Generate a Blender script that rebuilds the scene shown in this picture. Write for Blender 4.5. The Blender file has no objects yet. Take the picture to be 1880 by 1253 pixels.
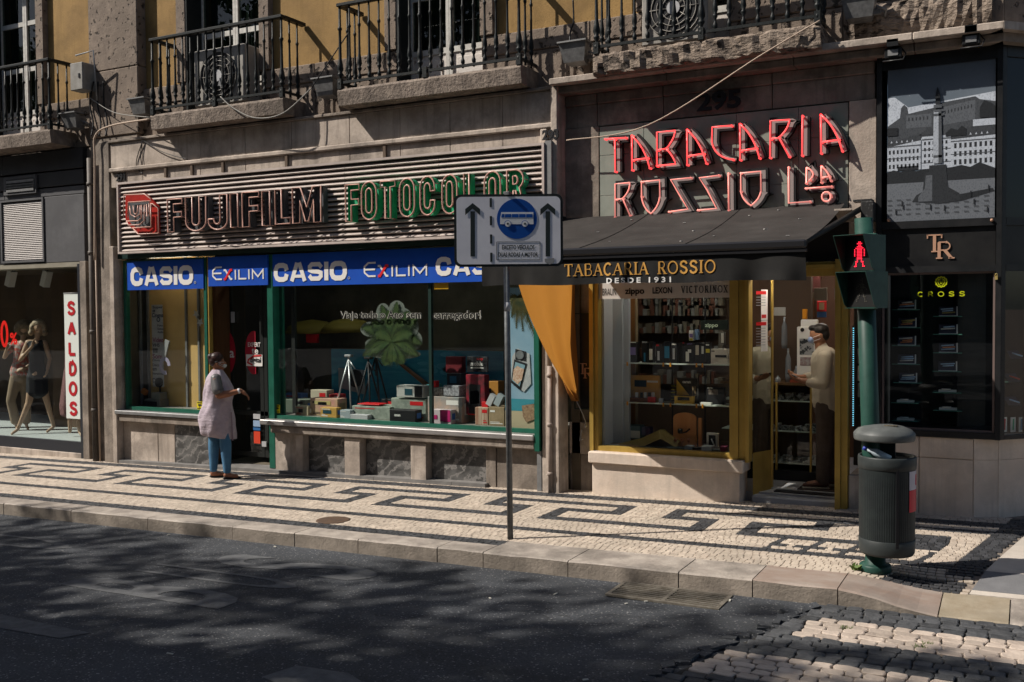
import bpy, bmesh, math, random
import numpy as np
from mathutils import Vector, Matrix
random.seed(7)
rs = np.random.RandomState(11)
SC = bpy.context.scene
COL = SC.collection
R = math.radians
W_, H_, F_ = 1880, 1253, 1820.37
YAW, PITCH, ROLL, CH = 0.483577, -0.0316288, -0.00762296, 2.05

# ---------------------------------------------------------------- camera, sky, sun
cyw, syw, cp, sp = math.cos(YAW), math.sin(YAW), math.cos(PITCH), math.sin(PITCH)
fwd = Vector((-syw * cp, cyw * cp, sp))
r0 = Vector((cyw, syw, 0)); u0 = r0.cross(fwd)
rgt = r0 * math.cos(ROLL) + u0 * math.sin(ROLL)
upv = rgt.cross(fwd)
cam = bpy.data.cameras.new('camera'); camo = bpy.data.objects.new('camera', cam); COL.objects.link(camo)
mw = Matrix((rgt, upv, -fwd)).transposed().to_4x4(); mw.translation = (0, 0, CH)
camo.matrix_world = mw
cam.sensor_width = 36; cam.lens = F_ / W_ * 36; cam.clip_start = .05; cam.clip_end = 2000
SC.camera = camo
SUN = Vector((1.54, 1.0, -1.79)).normalized()
world = bpy.data.worlds.new('World'); SC.world = world; world.use_nodes = True
wn = world.node_tree; wn.nodes.clear()
sky = wn.nodes.new('ShaderNodeTexSky'); sky.sky_type = 'NISHITA'; sky.sun_disc = False
sky.sun_elevation = math.asin(-SUN.z); sky.sun_rotation = math.atan2(-SUN.x, -SUN.y)
sky.air_density = 1.0; sky.dust_density = 1.5; sky.ozone_density = 1.2
bg = wn.nodes.new('ShaderNodeBackground'); bg.inputs[1].default_value = 0.068
wo = wn.nodes.new('ShaderNodeOutputWorld')
wn.links.new(sky.outputs[0], bg.inputs[0]); wn.links.new(bg.outputs[0], wo.inputs[0])
sl = bpy.data.lights.new('sun', 'SUN'); sl.energy = 5.0; sl.angle = R(0.5); sl.color = (1, .93, .84)
so = bpy.data.objects.new('sun', sl); COL.objects.link(so)
so.rotation_euler = SUN.to_track_quat('-Z', 'Y').to_euler(); so.location = (-20, -15, 30)
SC.view_settings.view_transform = 'Standard'; SC.view_settings.look = 'None'
SC.view_settings.gamma = 1; SC.view_settings.use_curve_mapping = False
SC.view_settings.exposure = 0.4
SC.render.engine = 'CYCLES'
SC.cycles.max_bounces = 8; SC.cycles.transparent_max_bounces = 16

# ---------------------------------------------------------------- places: picture coordinates -> metres
D = 10.2
def ray(x, y): return rgt * (x - W_ / 2) - upv * (y - H_ / 2) + fwd * F_
def P(x, y, Y=D):
    d = ray(x, y); t = Y / d.y; return Vector((t * d.x, Y, CH + t * d.z))
def PX(x, y, Y=D): return P(x, y, Y).x
def PZ_(x, y, Y=D): return P(x, y, Y).z
def G(x, y, off=0):
    d = ray(x, y); t = (.018 * 5 + off - CH) / (d.z - .018 * d.x); return Vector((t * d.x, t * d.y, CH + t * d.z))
def gz(x): return .018 * (x + 5)
def sm(t): t = min(1, max(0, t)); return t * t * (3 - 2 * t)
def pz(x, y): return gz(x) - .115 * sm((x + 1.25) / .75) * sm((8.3 - y) / 1.1)

# ---------------------------------------------------------------- materials
MATS = {}
def lnk(nt, a, b): nt.links.new(a, b)
def M(name, col, rough=.6, col2=None, scale=6, metal=0, bump=0, bscale=60, streak=0, dirt=0, emit=0, stretch=(1, 1, 1), spec=.28, thr=(.35, .65), pits=0, rnd=0, bdist=.01, sheen=0):
    if name in MATS: return MATS[name]
    m = bpy.data.materials.new(name); m.use_nodes = True; nt = m.node_tree; N = nt.nodes
    b = N['Principled BSDF']; b.inputs['Roughness'].default_value = rough; b.inputs['Metallic'].default_value = metal
    b.inputs['Specular IOR Level'].default_value = spec
    geo = N.new('ShaderNodeNewGeometry'); mp = N.new('ShaderNodeVectorMath'); mp.operation = 'MULTIPLY'
    mp.inputs[1].default_value = stretch; lnk(nt, geo.outputs['Position'], mp.inputs[0])
    def noise(s, det=5, src=None, rg=.6):
        n = N.new('ShaderNodeTexNoise'); n.inputs['Scale'].default_value = s; n.inputs['Detail'].default_value = det
        n.inputs['Roughness'].default_value = rg
        lnk(nt, src or mp.outputs[0], n.inputs['Vector']); return n.outputs['Fac']
    def ramp(src, a, c):
        r = N.new('ShaderNodeMapRange'); r.inputs[1].default_value = a; r.inputs[2].default_value = c; lnk(nt, src, r.inputs[0]); return r.outputs[0]
    def mix(fac, A, B, mode='MIX'):
        x = N.new('ShaderNodeMix'); x.data_type = 'RGBA'; x.blend_type = mode
        if isinstance(fac, (int, float)): x.inputs[0].default_value = fac
        else: lnk(nt, fac, x.inputs[0])
        for i, v in ((6, A), (7, B)):
            if isinstance(v, tuple): x.inputs[i].default_value = (*v[:3], 1)
            else: lnk(nt, v, x.inputs[i])
        return x.outputs[2]
    c = tuple(col)
    if col2 is not None: c = mix(ramp(noise(scale), *thr), c, tuple(col2))
    if rnd:
        oi = N.new('ShaderNodeObjectInfo'); gr = N.new('ShaderNodeMapRange'); gr.inputs[3].default_value = 1 - rnd; gr.inputs[4].default_value = 1 + rnd
        gr.inputs[3].default_value = 1 - abs(rnd); gr.inputs[4].default_value = 1 + abs(rnd)
        lnk(nt, geo.outputs['Random Per Island'] if rnd > 0 else oi.outputs['Random'], gr.inputs[0])
        ad = N.new('ShaderNodeVectorMath'); ad.operation = 'SCALE'; lnk(nt, gr.outputs[0], ad.inputs['Scale'])
        if isinstance(c, tuple): ad.inputs[0].default_value = c
        else: lnk(nt, c, ad.inputs[0])
        c = ad.outputs[0]
    if dirt:
        c = mix(ramp(noise(1.7, 8, geo.outputs['Position'], .7), .47, .68), c, tuple(x * (1 - dirt) for x in col))
    if streak:
        sv = N.new('ShaderNodeVectorMath'); sv.operation = 'MULTIPLY'; sv.inputs[1].default_value = (9, 9, .7); lnk(nt, geo.outputs['Position'], sv.inputs[0])
        c = mix(ramp(noise(1.2, 6, sv.outputs[0], .65), .5, .8), c, tuple(x * (1 - streak) for x in col))
    h = None
    if pits:
        v = noise(pits, 3, mp.outputs[0], .5); pv = ramp(v, .60, .66); c = mix(pv, c, tuple(x * .22 for x in col)); h = pv
    if isinstance(c, tuple): b.inputs['Base Color'].default_value = (*c, 1)
    else: lnk(nt, c, b.inputs['Base Color'])
    if bump:
        bp = N.new('ShaderNodeBump'); bp.inputs['Strength'].default_value = bump; bp.inputs['Distance'].default_value = bdist
        lnk(nt, noise(bscale, 4), bp.inputs['Height'])
        if h is not None:
            b2 = N.new('ShaderNodeBump'); b2.inputs['Strength'].default_value = .9; b2.inputs['Distance'].default_value = .02; b2.invert = True
            lnk(nt, h, b2.inputs['Height']); lnk(nt, bp.outputs[0], b2.inputs['Normal']); lnk(nt, b2.outputs[0], b.inputs['Normal'])
        else: lnk(nt, bp.outputs[0], b.inputs['Normal'])
    if emit:
        b.inputs['Emission Color'].default_value = (*col, 1); b.inputs['Emission Strength'].default_value = emit
    MATS[name] = m; return m
def glass(name, tint=(.9, .95, .93), fac=.08, rough=.01):
    if name in MATS: return MATS[name]
    m = bpy.data.materials.new(name); m.use_nodes = True; nt = m.node_tree; N = nt.nodes; N.clear()
    o = N.new('ShaderNodeOutputMaterial'); t = N.new('ShaderNodeBsdfTransparent'); t.inputs[0].default_value = (*tint, 1)
    g = N.new('ShaderNodeBsdfGlossy'); g.inputs['Roughness'].default_value = rough
    f = N.new('ShaderNodeFresnel'); f.inputs[0].default_value = 1.5
    a = N.new('ShaderNodeMath'); a.operation = 'ADD'; a.use_clamp = True; a.inputs[1].default_value = fac; lnk(nt, f.outputs[0], a.inputs[0])
    ge = N.new('ShaderNodeNewGeometry'); bf = N.new('ShaderNodeMath'); bf.operation = 'SUBTRACT'; bf.inputs[0].default_value = 1; lnk(nt, ge.outputs['Backfacing'], bf.inputs[1]); ml = N.new('ShaderNodeMath'); ml.operation = 'MULTIPLY'; lnk(nt, a.outputs[0], ml.inputs[0]); lnk(nt, bf.outputs[0], ml.inputs[1]); a = ml
    mx = N.new('ShaderNodeMixShader'); lnk(nt, a.outputs[0], mx.inputs[0]); lnk(nt, t.outputs[0], mx.inputs[1]); lnk(nt, g.outputs[0], mx.inputs[2]); lnk(nt, mx.outputs[0], o.inputs[0])
    MATS[name] = m; return m

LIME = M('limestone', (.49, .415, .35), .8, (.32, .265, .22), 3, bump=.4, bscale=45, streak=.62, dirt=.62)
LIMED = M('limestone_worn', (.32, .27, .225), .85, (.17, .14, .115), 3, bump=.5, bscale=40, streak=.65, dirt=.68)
PITTED = M('pitted_stone', (.24, .19, .15), .9, (.16, .125, .10), 7, bump=.7, bscale=55, pits=13, dirt=.35, streak=.3)
ROUGHST = M('rough_stone', (.30, .24, .19), .9, (.13, .10, .08), 16, bump=1, bscale=28, bdist=.05, pits=16, dirt=.3, stretch=(.6, .6, 1.5))
SLABST = M('slab_stone', (.27, .22, .18), .9, (.15, .12, .10), 9, bump=.7, bscale=30, bdist=.025, streak=.65, dirt=.6)
OCHRE = M('ochre_plaster', (.33, .205, .075), .9, (.25, .155, .06), 2.2, bump=.5, bscale=90, streak=.35, dirt=.45)
IRON = M('black_iron', (.006, .009, .010), .5, (.014, .016, .016), 20, bump=.2, spec=.2)
WHITEP = M('white_window_paint', (.55, .54, .50), .5, (.42, .40, .37), 20, streak=.3)
LIMEP = M('pale_plinth_stone', (.66, .56, .47), .7, (.54, .44, .36), 3.5, bump=.3, bscale=45, streak=.35, dirt=.3)
WPANEL = M('peeling_paint', (.55, .51, .47), .7, (.30, .22, .17), 14, bump=.3, thr=(.6, .66))
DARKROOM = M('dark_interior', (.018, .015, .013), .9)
CONC = M('grey_panel', (.10, .10, .105), .7, (.07, .07, .075), 3, bump=.2, dirt=.3, streak=.3)
BLACKP = M('black_panel', (.010, .010, .011), .35, (.018, .018, .018), 5)
GLASS = glass('window_glass', (.95, .975, .965), .0)
GLASSD = glass('dark_window_glass', (.55, .60, .58), .0)
GREENF = M('green_frame_paint', (.008, .075, .048), .4, (.012, .10, .065), 8)
DGREEN = M('dark_green_paint', (.008, .025, .020), .45)
GOLD = M('gold_anodised', (.46, .31, .075), .42, (.38, .25, .06), 5, metal=.35, streak=.3)
STEEL = M('galvanised_steel', (.23, .24, .25), .5, (.17, .18, .19), 22, metal=.5, streak=.2)
GREY = M('grey_metal', (.22, .22, .22), .5, (.17, .17, .17), 12, metal=.3)
ALU = M('sign_slat_metal', (.50, .425, .385), .6, (.40, .335, .30), 3, spec=.2, streak=.35, dirt=.3)
BLUE = M('blue_banner', (.003, .055, .36), .6, (.003, .07, .42), 3, spec=.2)
WHITE = M('white_print', (.68, .66, .63), .6)
DWHITE = M('dull_white', (.42, .42, .43), .6, (.36, .36, .37), 12)
BLACK = M('black_print', (.010, .010, .012), .5)
DGREY = M('dark_grey_plastic', (.016, .021, .021), .5, (.011, .014, .015), 9, bump=.1, dirt=.0, spec=.25)
RED = M('red_print', (.50, .012, .015), .5)
WOODB = M('brown_wood', (.10, .045, .018), .5, (.06, .025, .010), 6, stretch=(1, 1, .2))
SKIN = M('skin_brown', (.28, .125, .07), .55, (.24, .10, .055), 30)

# ---------------------------------------------------------------- mesh building
class MB:
    def __init__(s): s.v = []; s.f = []; s.m = []; s.mi = 0; s.sm = []
    def add(s, vs, fs, smooth=False):
        o = len(s.v); s.v += [tuple(v) for v in vs]
        for f in fs: s.f.append(tuple(o + i for i in f)); s.m.append(s.mi); s.sm.append(smooth)
        return s
    def box(s, x0, x1, y0, y1, z0, z1, bev=0):
        if x0 > x1: x0, x1 = x1, x0
        if y0 > y1: y0, y1 = y1, y0
        if z0 > z1: z0, z1 = z1, z0
        if bev:
            b = min(bev, (x1 - x0) / 3, (y1 - y0) / 3, (z1 - z0) / 3)
            bm = bmesh.new(); bmesh.ops.create_cube(bm, size=1)
            for v in bm.verts: v.co = Vector(((x0 + x1) / 2 + v.co.x * (x1 - x0), (y0 + y1) / 2 + v.co.y * (y1 - y0), (z0 + z1) / 2 + v.co.z * (z1 - z0)))
            bmesh.ops.bevel(bm, geom=bm.edges[:], offset=b, segments=1, affect='EDGES'); s.bm(bm); return s
        return s.add([(x0, y0, z0), (x1, y0, z0), (x1, y1, z0), (x0, y1, z0), (x0, y0, z1), (x1, y0, z1), (x1, y1, z1), (x0, y1, z1)],
                     [(0, 3, 2, 1), (4, 5, 6, 7), (0, 1, 5, 4), (1, 2, 6, 5), (2, 3, 7, 6), (3, 0, 4, 7)])
    def obox(s, c, size, rz=0, rx=0, ry=0):
        m = Matrix.Translation(Vector(c)) @ Matrix.Rotation(rz, 4, 'Z') @ Matrix.Rotation(rx, 4, 'X') @ Matrix.Rotation(ry, 4, 'Y')
        hx, hy, hz = (k / 2 for k in size)
        vs = [m @ Vector((a * hx, b * hy, c_ * hz)) for c_ in (-1, 1) for a, b in ((-1, -1), (1, -1), (1, 1), (-1, 1))]
        return s.add(vs, [(0, 3, 2, 1), (4, 5, 6, 7), (0, 1, 5, 4), (1, 2, 6, 5), (2, 3, 7, 6), (3, 0, 4, 7)])
    def bm(s, bm, smooth=False):
        bm.verts.index_update(); s.add([v.co for v in bm.verts], [[v.index for v in f.verts] for f in bm.faces], smooth); bm.free(); return s
    def tube(s, pts, r, n=8, closed=False, smooth=True, cap=True):
        pts = [Vector(p) for p in pts]; k = len(pts); rr = r if isinstance(r, (list, tuple)) else [r] * k
        rings = []; prev = None
        for i, p in enumerate(pts):
            a = pts[i - 1] if (i > 0 or closed) else p; b = pts[(i + 1) % k] if (i < k - 1 or closed) else p
            t = (b - a); t = t.normalized() if t.length > 1e-9 else Vector((0, 0, 1))
            if prev is None: n1 = t.orthogonal().normalized()
            else: n1 = (prev - t * prev.dot(t)); n1 = n1.normalized() if n1.length > 1e-6 else t.orthogonal().normalized()
            prev = n1; n2 = t.cross(n1)
            rings.append([p + (n1 * math.cos(q) + n2 * math.sin(q)) * rr[i] for q in (2 * math.pi * j / n for j in range(n))])
        vs = [v for ring in rings for v in ring]; fs = []
        for i in range(k if closed else k - 1):
            i2 = (i + 1) % k
            for j in range(n): fs.append((i * n + j, i * n + (j + 1) % n, i2 * n + (j + 1) % n, i2 * n + j))
        if not closed and cap: fs += [tuple(range(n))[::-1], tuple((k - 1) * n + j for j in range(n))]
        return s.add(vs, fs, smooth)
    def lathe(s, prof, c=(0, 0, 0), n=16, smooth=True):
        vs = []; fs = []; k = len(prof)
        for r, z in prof:
            for j in range(n): q = 2 * math.pi * j / n; vs.append((c[0] + r * math.cos(q), c[1] + r * math.sin(q), c[2] + z))
        for i in range(k - 1):
            for j in range(n): fs.append((i * n + j, i * n + (j + 1) % n, (i + 1) * n + (j + 1) % n, (i + 1) * n + j))
        fs += [tuple(range(n))[::-1], tuple((k - 1) * n + j for j in range(n))]
        return s.add(vs, fs, smooth)
    def prism(s, pts, off):      # planar polygon (3d points) pushed by vector off
        n = len(pts); off = Vector(off); a = [Vector(p) for p in pts]; b = [p + off for p in a]
        fs = [tuple(range(n))[::-1], tuple(range(n, 2 * n))] + [(i, (i + 1) % n, n + (i + 1) % n, n + i) for i in range(n)]
        return s.add(a + b, fs)
    def ribbon(s, pts2, w, fn, th, closed=False):   # thick flat stroke; fn(x,z,d) -> 3d ; th thickness
        n = len(pts2); L = []; Rr = []
        P2 = [Vector((p[0], p[1])) for p in pts2]
        for i in range(n):
            a = P2[i - 1] if (i > 0 or closed) else None; b = P2[(i + 1) % n] if (i < n - 1 or closed) else None
            p = P2[i]
            d1 = (p - a).normalized() if a is not None else None; d2 = (b - p).normalized() if b is not None else None
            if d1 is None: d1 = d2
            if d2 is None: d2 = d1
            n1 = Vector((-d1.y, d1.x)); n2 = Vector((-d2.y, d2.x)); m = (n1 + n2)
            m = m.normalized() if m.length > 1e-4 else n1
            k = 1 / max(.45, m.dot(n1)); L.append(p + m * w / 2 * k); Rr.append(p - m * w / 2 * k)
        vs = []
        for q in (0, th):
            vs += [fn(p.x, p.y, q) for p in L] + [fn(p.x, p.y, q) for p in Rr]
        fs = []; k = 2 * n
        for i in range(n if closed else n - 1):
            j = (i + 1) % n
            fs += [(i, n + i, n + j, j)[::-1], (k + i, k + n + i, k + n + j, k + j), (i, j, k + j, k + i), (n + j, n + i, k + n + i, k + n + j)]
        if not closed: fs += [(0, k, k + n, n), (n - 1, 2 * n - 1, k + 2 * n - 1, k + n - 1)]
        s.add(vs, fs); return L, Rr
    def mesh(s, name, mats, org=(0, 0, 0)):
        me = bpy.data.meshes.new(name)
        vv = np.array(s.v, dtype=float) - np.array(org) if len(s.v) else []
        me.from_pydata(vv.tolist() if len(s.v) else [], [], s.f)
        for m in (mats if isinstance(mats, (list, tuple)) else [mats]): me.materials.append(m)
        me.polygons.foreach_set('material_index', s.m); me.polygons.foreach_set('use_smooth', s.sm)
        me.update(); return me
def wloc(o):
    l = Vector((0, 0, 0))
    while o is not None: l += o.location; o = o.parent
    return l
def part(name, mb, mats, parent=None, label=None, kind=None, fix=True):
    org = wloc(parent) if parent is not None else Vector((0, 0, 0))
    me = mb.mesh(name, mats, org) if isinstance(mb, MB) else mb
    if fix and isinstance(mb, MB):
        b = bmesh.new(); b.from_mesh(me); bmesh.ops.recalc_face_normals(b, faces=b.faces[:]); b.to_mesh(me); b.free()
    o = bpy.data.objects.new(name, me); COL.objects.link(o)
    if parent is not None: o.parent = parent
    if label: o['label'] = label
    if kind: o['kind'] = kind
    return o
def thing(name, label, cat, loc=(0, 0, 0), group=None):
    o = bpy.data.objects.new(name, None); COL.objects.link(o); o.location = loc; o.empty_display_size = .1
    o['label'] = label; o['category'] = cat
    if group: o['group'] = group
    return o
def tag(o, label, cat, group=None):
    o['label'] = label; o['category'] = cat
    if group: o['group'] = group
    return o
def struct(name, mb, mats, parent=None, kind='structure'): return part(name, mb, mats, parent, kind=kind)
def copy_tree(o, parent=None):
    c = o.copy(); COL.objects.link(c); c.parent = parent
    for ch in list(o.children): copy_tree(ch, c)
    return c
def solo(name, mb, mats, label, cat, loc=None, group=None):
    """one-mesh thing with its origin at loc"""
    if loc is None:
        a = np.array(mb.v); loc = ((a[:, 0].min() + a[:, 0].max()) / 2, (a[:, 1].min() + a[:, 1].max()) / 2, a[:, 2].min())
    me = mb.mesh(name, mats, loc)
    b = bmesh.new(); b.from_mesh(me); bmesh.ops.recalc_face_normals(b, faces=b.faces[:]); b.to_mesh(me); b.free()
    o = bpy.data.objects.new(name, me); COL.objects.link(o); o.location = loc
    return tag(o, label, cat, group)
# quads given by picture corners on a plane Y
def pquad(mb, x0, y0, x1, y1, Y, th=.02, x0b=None, x1b=None, y0r=None, y1r=None):
    """panel: TL (x0,y0) TR (x1,y0r) BR (x1b,y1r) BL (x0b,y1); edges made plumb and level from the corners"""
    a = P(x0, y0, Y); b = P(x1 if x1b is None else x1, y0 if y0r is None else y0r, Y); c = P(x1 if x1b is None else x1b, y1 if y1r is None else y1r, Y)
    d = P(x0 if x0b is None else x0b, y1, Y)
    mb.box(a.x, b.x, Y, Y + th, min(c.z, d.z) if False else (c.z + d.z) / 2, (a.z + b.z) / 2)
# text with the built-in font, placed as mesh: fills the box (x0..x1, z0..z1) on plane Y facing -Y
def text_verts(s, bold=0, spacing=1.0):
    cu = bpy.data.curves.new('t', 'FONT'); cu.body = s; cu.offset = bold; cu.space_character = spacing; cu.resolution_u = 3; cu.fill_mode = 'FRONT'
    ob = bpy.data.objects.new('t', cu); COL.objects.link(ob)
    dg = bpy.context.evaluated_depsgraph_get(); dg.update()
    me = bpy.data.meshes.new_from_object(ob.evaluated_get(dg))
    v = np.array([tuple(q.co) for q in me.vertices]); f = [tuple(p.vertices) for p in me.polygons]
    bpy.data.objects.remove(ob); bpy.data.curves.remove(cu); bpy.data.meshes.remove(me)
    return v, f
def text_map(mb, s, fn, bold=0, spacing=1.0):
    v, f = text_verts(s, bold, spacing)
    if not len(v): return
    lo = v.min(0); hi = v.max(0); w = hi - lo
    mb.add([fn((p[0] - lo[0]) / w[0], (p[1] - lo[1]) / max(w[1], 1e-6)) for p in v], f)
def ptext(mb, s, x0, y0, x1, y1, Y, bold=0, spacing=1.0, y0r=None, y1r=None):
    a = P(x0, y0, Y); b = P(x1, y0 if y0r is None else y0r, Y); c = P(x1, y1 if y1r is None else y1r, Y); d = P(x0, y1, Y)
    zt = (a.z + b.z) / 2; zb = (c.z + d.z) / 2
    text_map(mb, s, lambda u, v: (a.x + (c.x - a.x) * u, Y, zb + (zt - zb) * v), bold, spacing)
def arc(cx, cy, rx, ry, a0, a1, n=8): return [(cx + rx * math.cos(R(a0 + (a1 - a0) * i / n)), cy + ry * math.sin(R(a0 + (a1 - a0) * i / n))) for i in range(n + 1)]
SSH = [(.93, .78), (.78, .93), (.5, 1), (.22, .93), (.1, .76), (.22, .6), (.5, .52), (.8, .42), (.93, .25), (.8, .08), (.5, 0), (.2, .07), (.06, .23)]
GL = {  # strokes in a unit box; 1 thick, 0 thin
 'T': [([(.5, 0), (.5, 1)], 1), ([(0, 1), (1, 1)], 0)],
 'A': [([(.02, 0), (.5, 1)], 0), ([(.5, 1), (.98, 0)], 1), ([(.2, .36), (.82, .36)], 0)],
 'B': [([(.15, 0), (.15, 1)], 1), ([(.1, 1), (.6, 1)] + arc(.6, .77, .26, .23, 90, -90, 6) + [(.15, .54)], 0), ([(.15, .54), (.62, .54)] + arc(.62, .27, .32, .27, 90, -90, 6) + [(.1, 0)], 0)],
 'C': [(arc(.54, .5, .48, .5, 45, 315, 14), 1)],
 'D': [([(.12, 0), (.12, 1)], 1), ([(.1, 1), (.45, 1)] + arc(.45, .5, .5, .5, 90, -90, 8) + [(.1, 0)], 0)],
 'R': [([(.15, 0), (.15, 1)], 1), ([(.1, 1), (.58, 1)] + arc(.58, .75, .27, .25, 90, -90, 6) + [(.15, .5)], 0), ([(.5, .5), (.95, 0)], 1)],
 'I': [([(.5, 0), (.5, 1)], 1)],
 'O': [(arc(.5, .5, .48, .5, 0, 360, 20)[:-1], 2)],
 'S': [(SSH, 1)],
 'V': [([(.02, 1), (.5, 0)], 1), ([(.5, 0), (.98, 1)], 0)],
 'N': [([(.1, 0), (.1, 1)], 0), ([(.1, 1), (.9, 0)], 1), ([(.9, 0), (.9, 1)], 0)],
 'X': [([(.05, 1), (.95, 0)], 1), ([(.95, 1), (.05, 0)], 0)],
 'E': [([(.12, 0), (.12, 1)], 1), ([(.1, 1), (.95, 1)], 0), ([(.1, .5), (.85, .5)], 0), ([(.1, 0), (.95, 0)], 0)],
 'L': [([(.12, 1), (.12, 0)], 1), ([(.1, 0), (.95, 0)], 0)],
 'M': [([(.08, 0), (.08, 1)], 0), ([(.08, 1), (.5, .1)], 1), ([(.5, .1), (.92, 1)], 0), ([(.92, 1), (.92, 0)], 1)],
}
SERIF = {'T': [(.5, 0)], 'A': [(.02, 0), (.98, 0)], 'B': [], 'R': [(.15, 0), (.95, 0)], 'I': [(.5, 0), (.5, 1)], 'V': [(.02, 1), (.98, 1)], 'N': [(.1, 0), (.1, 1), (.9, 1)], 'X': [(.05, 1), (.95, 0), (.95, 1), (.05, 0)]}
WID = {'I': .35, 'M': 1.15, 'O': 1.0}
def glyph(mb, ch, x, z, w, h, thick, thin, fn, th, serif=False):
    """draw ch in box (x..x+w, z..z+h)"""
    t2 = thick / 2
    for pts, k in GL[ch]:
        th += .0005
        q = [(x + t2 * .7 + p[0] * (w - t2 * 1.4), z + thin / 2 + p[1] * (h - thin)) for p in pts]
        if k == 2: mb.ribbon(q, (thick + thin) / 2, fn, th, closed=True)
        else: mb.ribbon(q, thick if k else thin, fn, th)
    if serif:
        for px_, py_ in SERIF.get(ch, []):
            cx = x + t2 * .7 + px_ * (w - t2 * 1.4); cz = z + thin / 2 + py_ * (h - thin)
            mb.ribbon([(cx - thick * 1.0, cz), (cx + thick * 1.0, cz)], thin, fn, th)
        if ch == 'T':
            for sx in (0, 1):
                cx = x + t2 * .7 + sx * (w - t2 * 1.4); mb.ribbon([(cx, z + h), (cx, z + h * .78)], thin, fn, th)
def word(mb, s, x0, x1, z0, z1, thick, thin, fn, th, gap=.22, serif=False, wid=None, out=None):
    ws = [(wid or {}).get(c, WID.get(c, .8)) if c != ' ' else .5 for c in s]; tot = sum(ws) + gap * (len(s) - 1); k = (x1 - x0) / tot; x = x0
    for c, w in zip(s, ws):
        if out: mb = MB()
        if c != ' ': glyph(mb, c, x, z0, w * k, z1 - z0, thick * (z1 - z0), thin * (z1 - z0), fn, th, serif)
        if out: part('letter', mb, *out)
        x += (w + gap) * k
def front(Y): return lambda x, z, d: (x, Y - d, z)
# ---------------------------------------------------------------- ground
ASPH = M('asphalt', (.056, .061, .069), .85, (.028, .031, .036), 70, bump=.7, bscale=130, dirt=.25, thr=(.38, .62), bdist=.012, spec=.35)
STL = M('light_cobble', (.47, .40, .325), .6, (.38, .315, .255), 9, bump=.4, bscale=70, rnd=.16, dirt=.3)
STD = M('dark_cobble', (.048, .049, .053), .55, (.030, .031, .034), 12, bump=.5, bscale=70, rnd=.35)
MORT = M('joint_dirt', (.24, .20, .165), .95, (.14, .115, .095), 20, bump=.4)
KERBM = M('kerb_limestone', (.37, .325, .28), .7, (.22, .19, .165), 5, bump=.6, bscale=40, dirt=.6, streak=0)
KERBP = M('kerb_pink', (.29, .24, .205), .6, (.23, .165, .13), 7, bump=.3, dirt=.3, stretch=(.4, 1, 1))
KERBY = M('kerb_yellow', (.32, .275, .205), .6, (.24, .195, .135), 6, bump=.3, dirt=.3)
SLABL = M('pale_paving', (.50, .45, .39), .6, (.42, .37, .32), 5, bump=.3, dirt=.2)
SLABG = M('grey_paving', (.17, .17, .175), .6, (.13, .13, .135), 5, bump=.3, dirt=.2)
def asphalt_detail(m):
    nt = m.node_tree; N = nt.nodes; b = N['Principled BSDF']; src = b.inputs['Base Color'].links[0].from_socket; g = N.new('ShaderNodeNewGeometry')
    def mr(s, a, c, lo=0, hi=1): r = N.new('ShaderNodeMapRange'); r.inputs[1].default_value = a; r.inputs[2].default_value = c; r.inputs[3].default_value = lo; r.inputs[4].default_value = hi; lnk(nt, s, r.inputs[0]); return r.outputs[0]
    v = N.new('ShaderNodeTexVoronoi'); v.inputs['Scale'].default_value = 95; lnk(nt, g.outputs['Position'], v.inputs['Vector'])
    sx = N.new('ShaderNodeSeparateColor'); lnk(nt, v.outputs['Color'], sx.inputs[0]); x = N.new('ShaderNodeMix'); x.data_type = 'RGBA'; lnk(nt, mr(sx.outputs[0], .93, .99), x.inputs[0]); lnk(nt, src, x.inputs[6]); x.inputs[7].default_value = (.20, .20, .20, 1)
    n = N.new('ShaderNodeTexNoise'); n.inputs['Scale'].default_value = .9; n.inputs['Detail'].default_value = 6; n.inputs['Roughness'].default_value = .65; mp = N.new('ShaderNodeVectorMath'); mp.operation = 'MULTIPLY'; mp.inputs[1].default_value = (.35, 1, 1); lnk(nt, g.outputs['Position'], mp.inputs[0]); lnk(nt, mp.outputs[0], n.inputs['Vector'])
    s = N.new('ShaderNodeVectorMath'); s.operation = 'SCALE'; lnk(nt, x.outputs[2], s.inputs[0]); lnk(nt, mr(n.outputs['Fac'], .3, .7, .50, 1.45), s.inputs['Scale'])
    v2 = N.new('ShaderNodeTexVoronoi'); v2.feature = 'DISTANCE_TO_EDGE'; v2.inputs['Scale'].default_value = .55; n2 = N.new('ShaderNodeTexNoise'); n2.inputs['Scale'].default_value = 2.5; n2.inputs['Detail'].default_value = 6; lnk(nt, g.outputs['Position'], n2.inputs['Vector'])
    av = N.new('ShaderNodeVectorMath'); av.operation = 'MULTIPLY_ADD'; av.inputs[1].default_value = (.9, .9, .9); lnk(nt, n2.outputs['Color'], av.inputs[0]); lnk(nt, g.outputs['Position'], av.inputs[2]); lnk(nt, av.outputs[0], v2.inputs['Vector'])
    y = N.new('ShaderNodeMix'); y.data_type = 'RGBA'; lnk(nt, mr(v2.outputs['Distance'], .004, .0, 0, .75), y.inputs[0]); lnk(nt, s.outputs[0], y.inputs[6]); y.inputs[7].default_value = (.012, .012, .012, 1); lnk(nt, y.outputs[2], b.inputs['Base Color'])
asphalt_detail(ASPH)
mb = MB(); X0, X1 = -90, 90
ny = [(-120, 7.25)]
mb.add([(X0, -120, gz(X0) - .13), (X1, -120, gz(X1) - .13), (X1, 7.3, gz(X1) - .13), (X0, 7.3, gz(X0) - .13)], [(0, 1, 2, 3)])
road = struct('road', mb, ASPH)
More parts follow.
